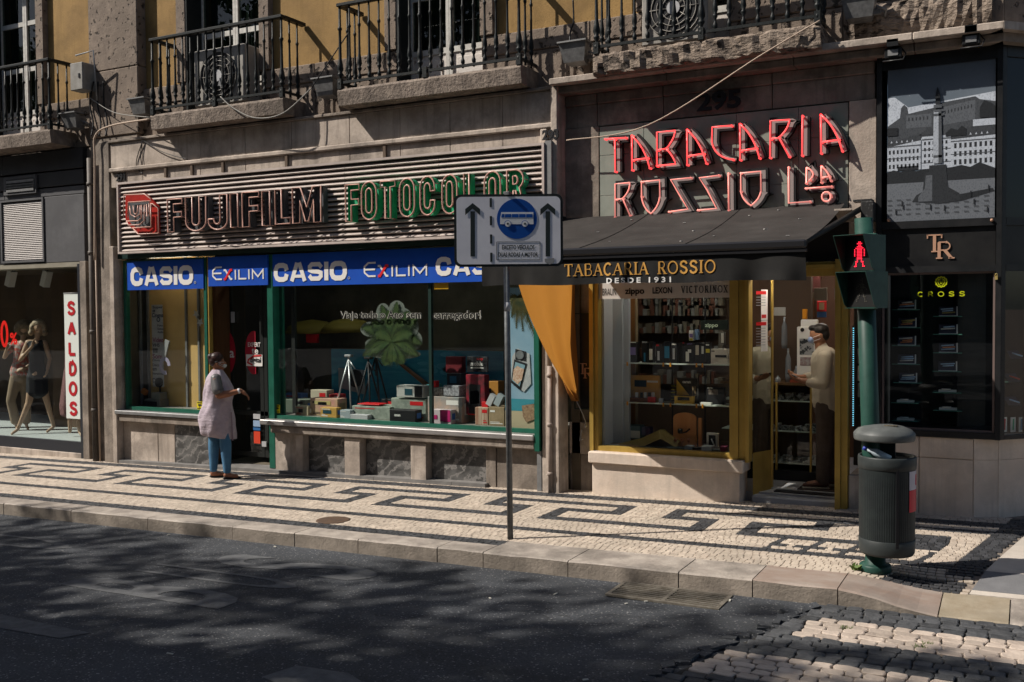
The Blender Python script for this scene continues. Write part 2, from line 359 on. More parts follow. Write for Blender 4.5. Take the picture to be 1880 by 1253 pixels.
# earth under everything beyond the kerb
mb = MB(); nx = 60; xs = np.linspace(-16, 6, 89); ys = [7.42, 7.6, 7.8, 8.0, 8.3, 8.8, 9.5, 10.5, 14]
vs = [(x, y, pz(x, y) - .012) for y in ys for x in xs]; n = len(xs)
mb.add(vs, [(j * n + i, j * n + i + 1, (j + 1) * n + i + 1, (j + 1) * n + i) for j in range(len(ys) - 1) for i in range(n - 1)])
mb.add([(-90, 7.42, gz(-90) - .012), (-16, 7.42, gz(-16) - .012), (-16, 40, gz(-16) - .012), (-90, 40, gz(-90) - .012)], [(0, 1, 2, 3)])
mb.add([(6, 7.42, gz(6) - .012), (90, 7.42, gz(90) - .012), (90, 40, gz(90) - .012), (6, 40, gz(6) - .012)], [(0, 1, 2, 3)])
pav = struct('pavement', mb, MORT)
def inr(x, y, a, b, c, d): return a <= x <= b and c <= y <= d
def bnd(y): return -.48 + (y - 7.14) * .187
def is_dark(x, y):
    s = x - bnd(y)
    if y < 7.64: return x < -4.05
    if s > -.24 and y > 7.98: return True
    if x > -.98 + (y - 7.66) * .4 and 7.66 < y < 7.86: return x < bnd(y) - .06
    if s > -.24: return False
    if 9.73 < y < 9.93: return True
    if 8.09 < y < 8.22: return True
    if s > -.45 and 8.05 < y < 9.35: return False
    if x > -1.95:
        if 9.40 < y < 9.55: return True
        if inr(x, y, -1.0, -.6, 8.72, 9.2): return True
        if 8.22 < y < 8.64:
            for k, (xa, xb) in enumerate(((-1.97, -1.87), (-1.66, -1.55), (-1.36, -1.24), (-.78, -.64))):
                xl = xa + (xb - xa) * (y - 8.2) / .45
                if abs(x - xl) < .028: return True
                if inr(x, y, xl - .13, xl + .13, 8.32, 8.42) and k < 3: return True
    for k in range(-5, 1):
        a = -2.31 + 1.97 * k
        end = a + 1.66 if k < 0 else -.6
        if inr(x, y, a, end, 8.62, 8.77) or inr(x, y, a, a + .15, 8.62, 9.21) or inr(x, y, a, a + .71, 9.06, 9.21) or inr(x, y, a + .56, a + .71, 9.06, 9.55): return True
        if inr(x, y, a - .84, a + .71, 9.40, 9.55) or inr(x, y, a - .84, a - .69, 9.06, 9.55) or inr(x, y, a - .84, a - .31, 9.06, 9.21) or inr(x, y, a - .46, a - .31, 8.62, 9.21): return True
    return False
def kerb_in(x): return 7.47 if x < -4.05 else (7.66 if x < -1.5 else 7.66 - .0 * (x + 1.5))
lv, lf, lm = [], [], []; near = []
cuts = [7.475, 7.64, 7.86, 8.09, 8.22, 8.32, 8.42, 8.62, 8.77, 9.06, 9.21, 9.40, 9.55, 9.73, 9.93, 10.22]; rows = []
for a, b in zip(cuts[:-1], cuts[1:]):
    k = max(1, round((b - a) / .054)); rows += [(a + (b - a) * i / k, (b - a) / k) for i in range(k)]
for y, dy in rows:
    x = -15.6 + rs.uniform(0, .05)
    while x < .2:
        dx = .060 + rs.uniform(-.010, .012); cy = y + dy / 2; d0 = is_dark(x + .002, cy)
        if d0 != is_dark(x + dx - .002, cy):
            lo, hi = x + .002, x + dx - .002
            for _ in range(6):
                md = (lo + hi) / 2
                if is_dark(md, cy) == d0: lo = md
                else: hi = md
            dx = max(lo - x, .012)
        cx = x + dx / 2
        if cx < bnd(cy) - .03 and cy > kerb_in(cx):
            dk = is_dark(cx, cy)
            if cy < 8.35 and cx > -1.75 and dx > .03: near.append((cx, cy, dx, dy, dk))
            else:
                g = .0026; h = rs.uniform(-.001, .0015)
                a = [(x + g, y + g), (x + dx - g, y + g), (x + dx - g, y + dy - g), (x + g, y + dy - g)]
                a = [(p + rs.uniform(-.002, .002), q + rs.uniform(-.002, .002)) for p, q in a]
                b = [(cx + (p - cx) * .84, cy + (q - cy) * .84) for p, q in a]
                zt = pz(cx, cy); o = len(lv)
                lv += [(p, q, zt - .012) for p, q in a] + [(p, q, zt - .0005) for p, q in a] + [(p, q, zt + .0015 + h) for p, q in b]
                lf += [(o + 8, o + 9, o + 10, o + 11)] + [(o + i, o + (i + 1) % 4, o + 4 + (i + 1) % 4, o + 4 + i) for i in range(4)] + [(o + 4 + i, o + 4 + (i + 1) % 4, o + 8 + (i + 1) % 4, o + 8 + i) for i in range(4)]
                lm += [1 if dk else 0] * 9
        x += dx
near.sort(key=lambda s: math.hypot(s[0], s[1]))
sv = []
def stone_mesh(name, sx, sy, h, mat, rr, jit, n=10, dome=.004):
    vs = []; fs = []
    ang = [2 * math.pi * i / n for i in range(n)]; out = []
    for q in ang:
        c, s = math.cos(q), math.sin(q); e = .32
        out.append((sx / 2 * math.copysign(abs(c) ** e, c) * (1 + rs.uniform(-jit, jit)), sy / 2 * math.copysign(abs(s) ** e, s) * (1 + rs.uniform(-jit, jit))))
    for k, z in ((1, 0), (1, h - dome), (.88, h)):
        for p in out: vs.append((p[0] * k, p[1] * k, z + (rs.uniform(-.001, .001) if z else 0)))
    for k in range(2):
        for i in range(n): fs.append((k * n + i, k * n + (i + 1) % n, (k + 1) * n + (i + 1) % n, (k + 1) * n + i))
    fs.append(tuple(2 * n + i for i in range(n)))
    me = bpy.data.meshes.new(name); me.from_pydata(vs, [], fs); me.materials.append(mat); me.update(); return me
SM = {dk: [stone_mesh('cobblestone', .060, .054, .014, STD if dk else STL, 0, .06, dome=.0018) for _ in range(5)] for dk in (0, 1)}
for cx, cy, dx, dy, dk in near[:300]:
    o = bpy.data.objects.new('cobblestone', random.choice(SM[int(dk)])); COL.objects.link(o); o.parent = pav
    o.location = (cx, cy, pz(cx, cy) - .012); o.rotation_euler = (0, 0, random.choice((0, math.pi)) + rs.uniform(-.06, .06)); o.scale = ((dx - .004) / .060, (dy - .0025) / .054, 1)
o = 0
for cx, cy, dx, dy, dk in near[300:]:
    me = random.choice(SM[int(dk)]); o = len(lv); zt = pz(cx, cy) - .012
    lv += [(cx + v.co.x * (dx - .004) / .06, cy + v.co.y * (dy - .0025) / .054, zt + v.co.z) for v in me.vertices]
    lf += [tuple(o + i for i in p.vertices) for p in me.polygons]; lm += [1 if dk else 0] * len(me.polygons)
me = bpy.data.meshes.new('cobble_paving'); me.from_pydata(lv, [], lf); me.materials.append(STL); me.materials.append(STD)
me.polygons.foreach_set('material_index', lm); me.update()
o = bpy.data.objects.new('cobble_paving', me); COL.objects.link(o); o.parent = pav; o['kind'] = 'stuff'
# slabs right of the mosaic
mb = MB(); sy = [7.66, 7.83, 8.35, 8.95, 9.55, 10.15]
yy = [(7.42, 7.44), (7.45, 7.80), (7.81, 8.3), (8.31, 8.85), (8.86, 9.4), (9.41, 10.0), (10.01, 10.9)]
def slab(name, pts, mat, th=.03, parent=pav):
    m = MB(); top = [(x, y, pz(x, y) + .001) for x, y in pts]; bot = [(x, y, z - th) for x, y, z in top]; n = len(pts)
    m.add(top + bot, [tuple(range(n))] + [(i, (i + 1) % n, n + (i + 1) % n, n + i) for i in range(n)])
    return part(name, m, mat, parent)
for i, (a, b) in enumerate([(7.665, 7.735), (7.74, 8.12), (8.125, 8.50), (8.505, 8.85), (8.855, 9.4), (9.405, 10.0), (10.005, 11.0)]):
    xo = .55 if i % 2 else .95
    slab('paving_slab', [(bnd(a), a), (xo - .5, a), (xo - .5, b), (bnd(b), b)], SLABG if i == 1 else SLABL)
    slab('paving_slab', [(xo - .495, a), (xo + .6, a), (xo + .6, b), (xo - .495, b)], SLABG if i == 1 else SLABL)
# kerb
KFACE = M('dark_kerb_face', (.27, .23, .19), .8, (.17, .145, .12), 4, bump=.6, bscale=40, dirt=.5)  # vertical kerb faces get a darker stone colour than the tops
mb = MB(); mb.box(-60, -15.6, 7.2, 7.45, -.9, -.21); kerb = struct('kerb', mb, KERBM)
jx = [-15.6, -14.2, -12.7, -11.4, -10.3]
for px_, py_ in ((65, 927), (134, 936), (267, 952), (430, 966), (533, 981), (656, 991), (801, 1006), (883, 1016), (1041, 1031), (1245, 1051), (1379, 1067), (1532, 1089)): jx.append(G(px_, py_).x)
jx = sorted(set(round(v, 3) for v in jx)); jx += [-.55, -.12, .55, 1.6]
for i in range(len(jx) - 1):
    a, b = jx[i] + .004, jx[i + 1] - .004; m = MB(); k = max(4, int((b - a) / .12)); vs = []; fs = []
    off = rs.uniform(-.004, .004)
    for j in range(k + 1):
        x = a + (b - a) * j / k; yi = kerb_in((a + b) / 2) - .006; z = pz(x, 7.2) + rs.uniform(-.002, .002); zi = pz(x, yi); zb = gz(x) - .15
        if x > -.6: z = min(z, zb + .04)
        c = rs.uniform(.006, .014); y0 = 7.2 + off + rs.uniform(-.003, .003)
        vs += [(x, y0, zb), (x, y0, z - c), (x, y0 + c * 1.2, z), (x, yi, max(zi, z)), (x, yi, zb)]
    for j in range(k):
        for q in range(5): o_ = j * 5; fs.append((o_ + q, o_ + (q + 1) % 5, o_ + 5 + (q + 1) % 5, o_ + 5 + q))
    fs += [(0, 1, 2, 3, 4), tuple(k * 5 + q for q in range(5))]
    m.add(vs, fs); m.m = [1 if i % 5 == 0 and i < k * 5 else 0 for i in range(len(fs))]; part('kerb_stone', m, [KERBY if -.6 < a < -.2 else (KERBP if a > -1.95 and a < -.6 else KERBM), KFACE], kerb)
# crossing: granite and limestone setts in stripes
mb = MB(); cl = lambda y: -1.28 - (7.16 - y) * .325
zc = lambda x: gz(x) - .126
pts = [(cl(7.2), 7.19), (2.2, 7.19), (2.2, 4.3), (cl(4.3), 4.3)]
mb.add([(x, y, zc(x)) for x, y in pts], [(0, 1, 2, 3)])
cross = struct('crossing', mb, M('sett_joint_dirt', (.035, .032, .028), .95, (.02, .02, .018), 14, bump=.6))
SETL = M('pale_sett', (.46, .385, .32), .6, (.33, .27, .225), 9, bump=.6, bscale=40, rnd=-.22, dirt=.3)
SETD = M('granite_sett', (.074, .076, .080), .75, (.042, .044, .047), 14, bump=.8, bscale=45, rnd=-.22)
BIG = {dk: [stone_mesh('sett', .14, .084, .030, SETD if dk else SETL, 0, .11, n=12, dome=.0045) for _ in range(6)] for dk in (0, 1)}
cand = []; y = 7.17 - .09
while y > 4.35:
    x = cl(y) + rs.uniform(0, .06)
    while x < 2.2:
        dx = rs.uniform(.095, .165)
        st = (6.36 < y + .045 < 6.80) or (5.55 < y + .045 < 5.98) or (4.75 < y + .045 < 5.17)
        inside = x + dx / 2 > cl(y) + (.12 if 5.9 < y else .05)
        cand.append((x + dx / 2, y + .0445 + .012 * math.sin(x * 4 + y) , dx, not (st and inside))); x += dx
    y -= .0865
vis = lambda c: (c[0] < c[1] * .012 + .10)
cand.sort(key=lambda c: (not vis(c), -c[1] if vis(c) else 0)); 
front_ = [c for c in cand if vis(c) and c[1] > 4.9]; rest = [c for c in cand if not (vis(c) and c[1] > 4.9)]
front_.sort(key=lambda c: -c[1]); rest += front_[300:]; front_ = front_[:300]
for cx, cy, dx, dk in front_:
    o = bpy.data.objects.new('sett', random.choice(BIG[int(dk)])); COL.objects.link(o); o.parent = cross
    o.location = (cx, cy, zc(cx) - .014 + rs.uniform(-.003, .003)); o.rotation_euler = (rs.uniform(-.03, .03), rs.uniform(-.03, .03), random.choice((0, math.pi)) + rs.uniform(-.07, .07)); o.scale = ((dx - .007) / .14, rs.uniform(.93, 1.02), 1)
lv, lf, lm = [], [], []
for cx, cy, dx, dk in rest:
    me = random.choice(BIG[int(dk)]); o = len(lv)
    lv += [(cx + v.co.x * (dx - .012) / .14, cy + v.co.y * .93, zc(cx) - .012 + v.co.z) for v in me.vertices]; lf += [tuple(o + i for i in p.vertices) for p in me.polygons]; lm += [int(dk)] * len(me.polygons)
me = bpy.data.meshes.new('sett_paving'); me.from_pydata(lv, [], lf); me.materials.append(SETL); me.materials.append(SETD); me.polygons.foreach_set('material_index', lm); me.update()
o = bpy.data.objects.new('sett_paving', me); COL.objects.link(o); o.parent = cross; o['kind'] = 'stuff'
# broken asphalt edge beside the crossing
mb = MB()
for i in range(26):
    y = 7.1 - i * .09; x = cl(y) - .06; r = rs.uniform(.03, .07)
    mb.obox((x + rs.uniform(-.05, .03), y, zc(x) + .004), (r * 2, r * 1.6, .02), rs.uniform(0, 3), rs.uniform(-.2, .2), rs.uniform(-.2, .2))
part('asphalt_crumbs', mb, ASPH, road, kind='stuff')
# worn road lettering (read from across the road): right of text = +Y, up of text = -X
PAINT = M('worn_road_paint', (.115, .118, .122), .8, (.062, .065, .069), 14, bump=.6, bscale=130, thr=(.36, .74))
def road_text(s, xa, xb, ya, yb, bold=.03):
    m = MB(); text_map(m, s, lambda u, v: (xb + (xa - xb) * v, ya + (yb - ya) * u, gz(xb + (xa - xb) * v) - .13 + .004), bold); part('road_letter', m, PAINT, road, fix=False)
g1, g2 = G(105, 1075, -.13), G(440, 1108, -.13)
road_text('B', -7.03, -5.28, 5.38, 5.74, .02)
road_text('U', -6.80, -5.13, 5.95, 6.22, .0)
road_text('S', -6.45, -4.74, 6.40, 6.80, .02)
road_text('O', -9.7, -8.10, 6.14, 6.50, .0)
for q in ([(-20, 1128), (0, 1128), (165, 1162), (110, 1172), (-20, 1150)], [(480, 1243), (545, 1222), (640, 1236), (700, 1275), (560, 1275)]):
    m = MB(); m.add([tuple(G(a, b, -.126)) for a, b in q], [tuple(range(len(q)))]); part('road_bar', m, PAINT, road, fix=False)
# drain grate by the kerb
t = thing('drain_grate', 'rusty rectangular drain grate set in the asphalt against the kerb', 'drain', (-2.36, 6.98, gz(-2.36) - .13))
zg = gz(-2.36) - .13; GR = M('worn_grate_iron', (.20, .18, .15), .55, (.11, .095, .075), 14, metal=.3)
m = MB(); m.box(-2.78, -1.96, 6.82, 7.15, zg + .001, zg + .006); part('pit', m, M('pit_black', (.006, .006, .006), .9), t)
m = MB(); m.box(-2.80, -1.94, 6.79, 6.825, zg + .001, zg + .016); m.box(-2.80, -1.94, 7.145, 7.175, zg + .001, zg + .016); m.box(-2.80, -2.77, 6.825, 7.145, zg + .001, zg + .016); m.box(-1.97, -1.94, 6.825, 7.145, zg + .001, zg + .016); m.box(-2.38, -2.35, 6.825, 7.145, zg + .001, zg + .015)
part('frame', m, GR, t)
for i in range(7):
    y = 6.85 + i * .045; m = MB(); m.box(-2.77, -2.381, y, y + .016, zg + .006, zg + .014); part('bar', m, GR, t); m = MB(); m.box(-2.349, -1.97, y, y + .016, zg + .006, zg + .014); part('bar', m, GR, t)
# small manhole-like dark patch, weeds, litter
m = MB(); c = G(612, 956); m.lathe([(.17, 0), (.17, .006), (.15, .008)], (c.x, c.y, c.z), 20); solo('valve_cover', m, M('rusty_iron', (.10, .06, .035), .8, (.06, .04, .03), 20), 'small round rusty cover set in the pale mosaic near the kerb', 'cover')
LEAFG = M('weed_green', (.06, .11, .02), .6, (.10, .14, .03), 30)
def weed(px_, py_, label, n, r):
    c = G(px_, py_); m = MB()
    for i in range(n):
        a = rs.uniform(0, 6.28); l = rs.uniform(.3, 1) * r; b = Vector((c.x + rs.uniform(-r, r) * .5, c.y + rs.uniform(-r, r) * .4, pz(c.x, c.y))); d = Vector((math.cos(a) * .6, math.sin(a) * .6, 1)).normalized() * l
        s = Vector((-math.sin(a), math.cos(a), 0)) * r * .13; m.add([b - s, b + s, b + d * .7 + s * 1.3, b + d + Vector((math.cos(a), math.sin(a), -.4)) * l * .3], [(0, 1, 2, 3)])
    solo('weed', m, LEAFG, label, 'weed')
weed(728, 880, 'little green weed growing at the foot of the grey marble base', 46, .055)
weed(1573, 1046, 'dry grass tuft growing beside the foot of the signal pole', 40, .07)
for px_, py_ in ((1552, 1158), (1702, 1188), (1690, 1194)):
    c = G(px_, py_, -.13); m = MB()
    for i in range(24):
        a = rs.uniform(0, 6.28); b = Vector((c.x + rs.uniform(-.04, .04), c.y + rs.uniform(-.02, .02), zc(c.x))); m.add([b, b + Vector((.006, 0, 0)), b + Vector((rs.uniform(-.02, .02), rs.uniform(-.01, .01), .035))], [(0, 1, 2)])
    part('joint_moss', m, LEAFG, cross, kind='stuff')
LIT = M('litter_pale', (.5, .48, .42), .8)
for i in range(16):
    px_, py_ = [(310, 983), (505, 1005), (553, 998), (1020, 1092), (1340, 1104), (1186, 1106), (1215, 1106), (1410, 1262), (1075, 1250), (312, 1202), (1380, 1190), (1150, 1110), (760, 1008), (1600, 1112), (1880, 1134), (900, 1100)][i]
    c = G(px_, py_, -.13); m = MB(); m.obox((c.x, c.y, c.z + .006), (rs.uniform(.012, .05), rs.uniform(.01, .015), .006), rs.uniform(0, 3))
    part('litter_scrap', m, LIT, road, kind='stuff')

# ---------------------------------------------------------------- upper storey
bld = thing('apartment_building', 'old ochre apartment storey with pitted stone trim above the shops', 'building', (-7, 10.2, 4.51))
wins = [(-14.75, -13.50), (-10.40, -9.07), (-6.90, -5.72), (-3.63, -2.80)]   # openings
edges = [-23] + [v for w in wins for v in w] + [-.25]
TOPZ = 9.0; WB = 4.74
m = MB()
for i in range(0, len(edges), 2):
    a, b = edges[i], edges[i + 1]
    m.box(a, b, 10.24, 10.7, 5.23, TOPZ)
for a, b in wins: m.box(a, b, 10.24, 10.7, 7.4, TOPZ)
part('plaster_wall', m, OCHRE, bld)
# base course blocks
for i in range(0, len(edges), 2):
    a, b = edges[i], edges[i + 1]; x = a
    while x < b - .02:
        w = min(rs.uniform(.5, .9), b - x); w = b - x if b - x - w < .25 else w; m = MB()
        d = rs.uniform(0, .012)
        m.box(x + .003, x + w - .003, 10.20 - d, 10.7, 4.52, 4.99, .008); part('stone_block', m, PITTED, bld)
        m = MB(); m.box(x + .003, x + w - .003, 10.185 - d, 10.7, 4.993, 5.228, .01); part('stone_block', m, PITTED, bld); x += w
m = MB()
for a, b in wins: m.box(a, b, 10.36, 10.7, 4.52, 4.735)
part('door_step', m, LIMED, bld)
# window jambs
for a, b in wins:
    for s, x in ((-1, a), (1, b)):
        for z0, z1 in ((4.995, 5.9), (5.905, 7.2), (7.205, 7.6)):
            m = MB(); m.box(x - .02 * s if False else (x - .17 if s < 0 else x - .005), (x + .005 if s < 0 else x + .17), 10.15, 10.62, z0 + .24 * (z0 < 5), z1, .008); part('jamb_stone', m, PITTED, bld)
    m = MB(); m.box(a - .18, b + .18, 10.14, 10.62, 7.4, 7.62, .01); part('lintel', m, PITTED, bld)
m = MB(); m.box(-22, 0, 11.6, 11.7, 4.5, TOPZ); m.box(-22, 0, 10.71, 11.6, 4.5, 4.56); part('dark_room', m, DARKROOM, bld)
# tall pitted corner pilaster
for i, (z0, z1) in enumerate(((4.6, 5.55), (5.555, 7.0), (7.005, 9.0))):
    m = MB(); m.box(-12.27 + .02 * (i % 2), -11.25, 10.08, 10.25, z0, z1, .012); part('pilaster_stone', m, PITTED, bld)
m = MB(); m.box(-12.28, -11.30, 10.10, 10.25, 4.2, 4.596, .01); part('pilaster_stone', m, LIMED, bld)
# glazed doors
def wdoor(a, b, label=None, ac=False):
    f = MB(); Y = 10.44; mid = (a + b) / 2; t = .055
    f.box(a, a + t, Y, Y + .06, 4.75, 7.4); f.box(b - t, b, Y, Y + .06, 4.75, 7.4); f.box(mid - .045, mid - .003, Y - .01, Y + .06, 4.75, 7.4); f.box(mid + .003, mid + .045, Y - .01, Y + .06, 4.75, 7.4)
    zs = [5.22, 5.90, 6.62, 7.35]
    for z in zs:
        f.box(a + t, mid - .045, Y, Y + .05, z - .035, z + .035); f.box(mid + .045, b - t, Y, Y + .05, z - .035, z + .035)
    fr = part('window_frame', f, WHITEP, bld)
    for x0, x1 in ((a + t, mid - .045), (mid + .045, b - t)):
        for z0, z1 in zip(zs[:-1], zs[1:]): g = MB(); g.box(x0, x1, Y + .02, Y + .028, z0 + .035, z1 - .035); part('pane', g, GLASSD, fr)
        g = MB(); g.box(x0, x1, Y + .015, Y + .045, 4.78, 5.185); g.box(x0 + .06, x1 - .06, Y, Y + .015, 4.86, 5.12, .01); part('lower_panel', g, WPANEL, fr)
    g = MB(); g.box(a, a + .03, Y - .28, Y - .001, 4.75, 7.4); part('shutter_edge', g, IRON, fr)
for a, b in wins: wdoor(a, b)
# curtains behind the panes
m = MB()
for a, b in wins:
    for k in range(26):
        x = a + .06 + (b - a - .12) * k / 26; m.box(x, x + (b - a) / 30, 10.60 + .015 * (k % 2), 10.61 + .015 * (k % 2), 5.2, 7.3)
part('curtain', m, M('grey_curtain', (.055, .065, .060), .9), bld)
# balconies
def bal_prof():
    return [(.013, 0), (.013, .04), (.024, .06), (.024, .09), (.014, .11), (.012, .14), (.026, .17), (.026, .185), (.016, .20), (.030, .235), (.024, .30), (.015, .36), (.0125, .60), (.0125, .70), (.020, .715), (.020, .735), (.012, .75), (.0115, .99)]
bmesh_bal = MB(); bmesh_bal.lathe(bal_prof(), (0, 0, 0), 8); BALME = bmesh_bal.mesh('baluster', IRON)
def balcony(x0, x1, mat, label, rough=False, thick=.215):
    t = thing('balcony', label, 'balcony', ((x0 + x1) / 2, 10.2, 4.52), 'balconies above the shops')
    m = MB(); zt, zb = 4.738, 4.738 - thick; Yf = 9.75
    nx_ = 40; prof = []
    vs = []; fs = []; k = 7 if rough else 5
    for i in range(nx_ + 1):
        x = x0 + (x1 - x0) * i / nx_; j = lambda s: rs.uniform(-s, s)
        a = .028 if rough else .005
        ring = [(x, 10.2, zt), (x, Yf + .02, zt + j(a * .3)), (x, Yf + j(a), zt - .03 + j(a * .4))]
        if rough: ring += [(x, Yf + j(a), zt - thick * .45), (x, Yf + j(a), zb + .04)]
        ring += [(x, Yf + .02 + j(a * .5), zb + .015 + j(a * .3)), (x, 10.2, zb)]
        vs += ring
    k = len(ring)
    for i in range(nx_):
        for q in range(k): o_ = i * k; fs.append((o_ + q, o_ + (q + 1) % k, o_ + k + (q + 1) % k, o_ + k + q))
    fs += [tuple(range(k)), tuple(nx_ * k + q for q in range(k))]
    m.add(vs, fs); part('slab', m, mat, t)
    zr = 5.755; Yr = 9.78; xa, xb = x0 + .03, x1 - .03
    m = MB(); m.box(xa - .03, xb + .03, Yr - .035, Yr + .035, zr - .03, zr + .012, .008); m.box(xa - .03, xa + .04, Yr + .035, 10.22, zr - .03, zr + .012); m.box(xb - .04, xb + .03, Yr + .035, 10.22, zr - .03, zr + .012); part('handrail', m, IRON, t)
    m = MB(); m.box(xa - .015, xb + .015, Yr - .014, Yr + .014, 4.80, 4.83); m.box(xa - .014, xa + .014, Yr + .014, 10.2, 4.80, 4.83); m.box(xb - .014, xb + .014, Yr + .014, 10.2, 4.80, 4.83); part('bottom_rail', m, IRON, t)
    org = t.location
    def bal(x, y, z=4.765, s=1.0):
        o = bpy.data.objects.new('baluster', BALME); COL.objects.link(o); o.parent = t; o.location = Vector((x, y, z)) - org; o.scale = (s, s, (5.73 - z) / .99)
    n = int(round((xb - xa) / .142))
    for i in range(n + 1):
        c = i in (0, n, n // 2); bal(xa + (xb - xa) * i / n, Yr, 4.738 if c else 4.79, 1.35 if c else 1)
    for x in (xa, xb):
        for y in (9.93, 10.08): bal(x, y)
    for x in (xa, xb, (xa + xb) / 2):
        m = MB(); m.box(x - .028, x + .028, Yr - .028, Yr + .028, 4.738, 4.86); part('post_foot', m, IRON, t)
    return t
balcony(-15.15, -12.70, SLABST, 'balcony at the left end, over the dark clothes shop front')
balcony(-10.66, -8.34, SLABST, 'balcony carrying a round-fan air conditioner, over the left half of the photo shop')
balcony(-7.49, -4.99, SLABST, 'balcony over the right half of the photo shop, with white door panels behind its railing')
balcony(-4.13, -1.80, ROUGHST, 'balcony with a heavily eroded rough stone edge, above the house number 295', rough=True, thick=.235)
# ---- air conditioner on balcony two, another on balcony four
def ac(x0, x1, y0, z0, z1, label, fan=True):
    t = thing('air_conditioner', label, 'air conditioner', ((x0 + x1) / 2, y0 + .15, z0)); AC = M('ac_beige', (.33, .31, .28), .5, (.26, .245, .22), 8, dirt=.3)
    m = MB(); m.box(x0, x1, y0, y0 + .3, z0, z1, .015); part('casing', m, AC, t)
    c = ((x0 + x1) / 2 - .0 * (x1 - x0), y0 - .004, (z0 + z1) / 2); r = min(x1 - x0, z1 - z0) * .42
    m = MB(); m.mi = 0; m.prism([(c[0] + r * math.cos(q), y0 - .003, c[2] + r * math.sin(q)) for q in [2 * math.pi * i / 28 for i in range(28)]], (0, -.008, 0)); part('fan_opening', m, BLACK, t)
    m = MB()
    for rr in (r, r * .82, r * .62, r * .42): m.tube([(c[0] + rr * math.cos(q), y0 - .018, c[2] + rr * math.sin(q)) for q in [2 * math.pi * i / 28 for i in range(28)]], .005, 5, True)
    for i in range(10): q = 2 * math.pi * i / 10; m.tube([(c[0] + r * .2 * math.cos(q), y0 - .02, c[2] + r * .2 * math.sin(q)), (c[0] + r * math.cos(q), y0 - .018, c[2] + r * math.sin(q))], .004, 5)
    part('fan_guard', m, AC, t)
    m = MB(); m.prism([(c[0] + r * .24 * math.cos(q), y0 - .022, c[2] + r * .24 * math.sin(q)) for q in [2 * math.pi * i / 20 for i in range(20)]], (0, -.01, 0)); part('fan_hub', m, DWHITE, t)
    return t
ac(-10.02, -9.12, 9.93, 4.80, 5.55, 'beige air conditioner with a round fan standing on the second balcony from the left')
t = ac(-3.66, -2.95, 9.95, 4.80, 5.5, 'grey air conditioner standing on the rough-edged balcony at the right')
m = MB(); m.obox((-9.45, 9.86, 5.06), (.07, .05, .10), .2, .1, .3); solo('junction_box', m, DWHITE, 'little white plastic box hanging on the railing in front of the fan', 'box')
# junction box on the pilaster
t = thing('meter_box', 'grey metal box with a little bent roof on the pitted pilaster beside the leftmost balcony', 'box', (-12.2, 9.9, 5.2))
m = MB(); m.box(-12.38, -12.12, 9.86, 10.08, 5.27, 5.66, .008); part('case', m, M('box_grey', (.27, .26, .24), .6, (.2, .19, .17), 9, dirt=.3), t)
m = MB(); m.box(-12.2, -12.17, 9.85, 9.858, 5.44, 5.5); part('lock', m, BLACK, t)
m = MB(); m.tube([(-12.25, 9.86, 5.76), (-11.93, 9.9, 5.80), (-11.93, 9.95, 5.1)], .012, 6); part('bracket', m, STEEL, t)
# floodlights along the first floor
FL = M('floodlight_grey', (.20, .20, .20), .45, (.12, .12, .12), 18, metal=.4)
def flood(px_, py_, label):
    c = P(px_, py_, 9.95); t = thing('floodlight', label, 'floodlight', c, 'floodlights under the balconies')
    m = MB(); x, y, z = c
    m.add([(x - .19, y - .05, z + .10), (x + .13, y - .05, z + .10), (x + .11, y + .18, z + .04), (x - .16, y + .18, z + .04), (x - .15, y - .0, z - .10), (x + .09, y - .0, z - .10), (x + .07, y + .14, z - .12), (x - .12, y + .14, z - .12)],
          [(0, 1, 2, 3), (7, 6, 5, 4), (0, 4, 5, 1), (1, 5, 6, 2), (2, 6, 7, 3), (3, 7, 4, 0)]); part('housing', m, FL, t)
    m = MB(); m.box(x - .20, x + .14, y - .07, y + .10, z + .102, z + .118); part('visor', m, GREY, t)
    m = MB(); m.tube([(x + .12, y + .05, z), (x + .20, y + .1, z - .03), (x + .16, y + .26, z - .12), (x - .1, y + .26, z - .14)], .012, 6); m.box(x + .05, x + .15, y + .10, y + .25, z - .06, z - .02); part('bracket', m, GREY, t)
flood(132, 222, 'grey floodlight hung right of the leftmost balcony, above the drainpipe')
flood(600, 160, 'grey floodlight in the gap between the second and third balconies')
flood(1058, 96, 'pale boxy floodlight between the third balcony and the rough-edged one')
flood(1583, 12, 'floodlight right of the rough-edged balcony, above the pen shop')
flood(258, 196, 'small lamp bracket on the wall just left of the second balcony')
def cable(pts, r, label, mat=None, cat='cable'):
    m = MB(); q = [Vector(p) for p in pts]; out = []
    for i in range(len(q) - 1):
        p0 = q[max(0, i - 1)]; p1 = q[i]; p2 = q[i + 1]; p3 = q[min(len(q) - 1, i + 2)]
        for k in range(8):
            t_ = k / 8; out.append(.5 * ((2 * p1) + (p2 - p0) * t_ + (2 * p0 - 5 * p1 + 4 * p2 - p3) * t_ * t_ + (3 * p1 - p0 - 3 * p2 + p3) * t_ ** 3))
    out.append(q[-1]); m.tube(out, r, 6); return solo('cable', m, mat or BLACK, label, cat)
CB = M('cable_beige', (.40, .31, .24), .7); CG = M('cable_grey', (.25, .24, .22), .7)
def pp(*a): return [P(x, y, Y) for x, y, Y in a]
cable(pp((174, 478, 9.93), (174, 300, 9.93), (175, 250, 9.93), (205, 231, 9.9), (275, 219, 9.75)), .014, 'pale conduit pipe bending from the drainpipe across to the second balcony', CB)
cable(pp((165, 180, 10.0), (210, 207, 9.95), (275, 216, 9.76)), .006, 'thin pale wire sagging from the meter box to the second balcony', CG)
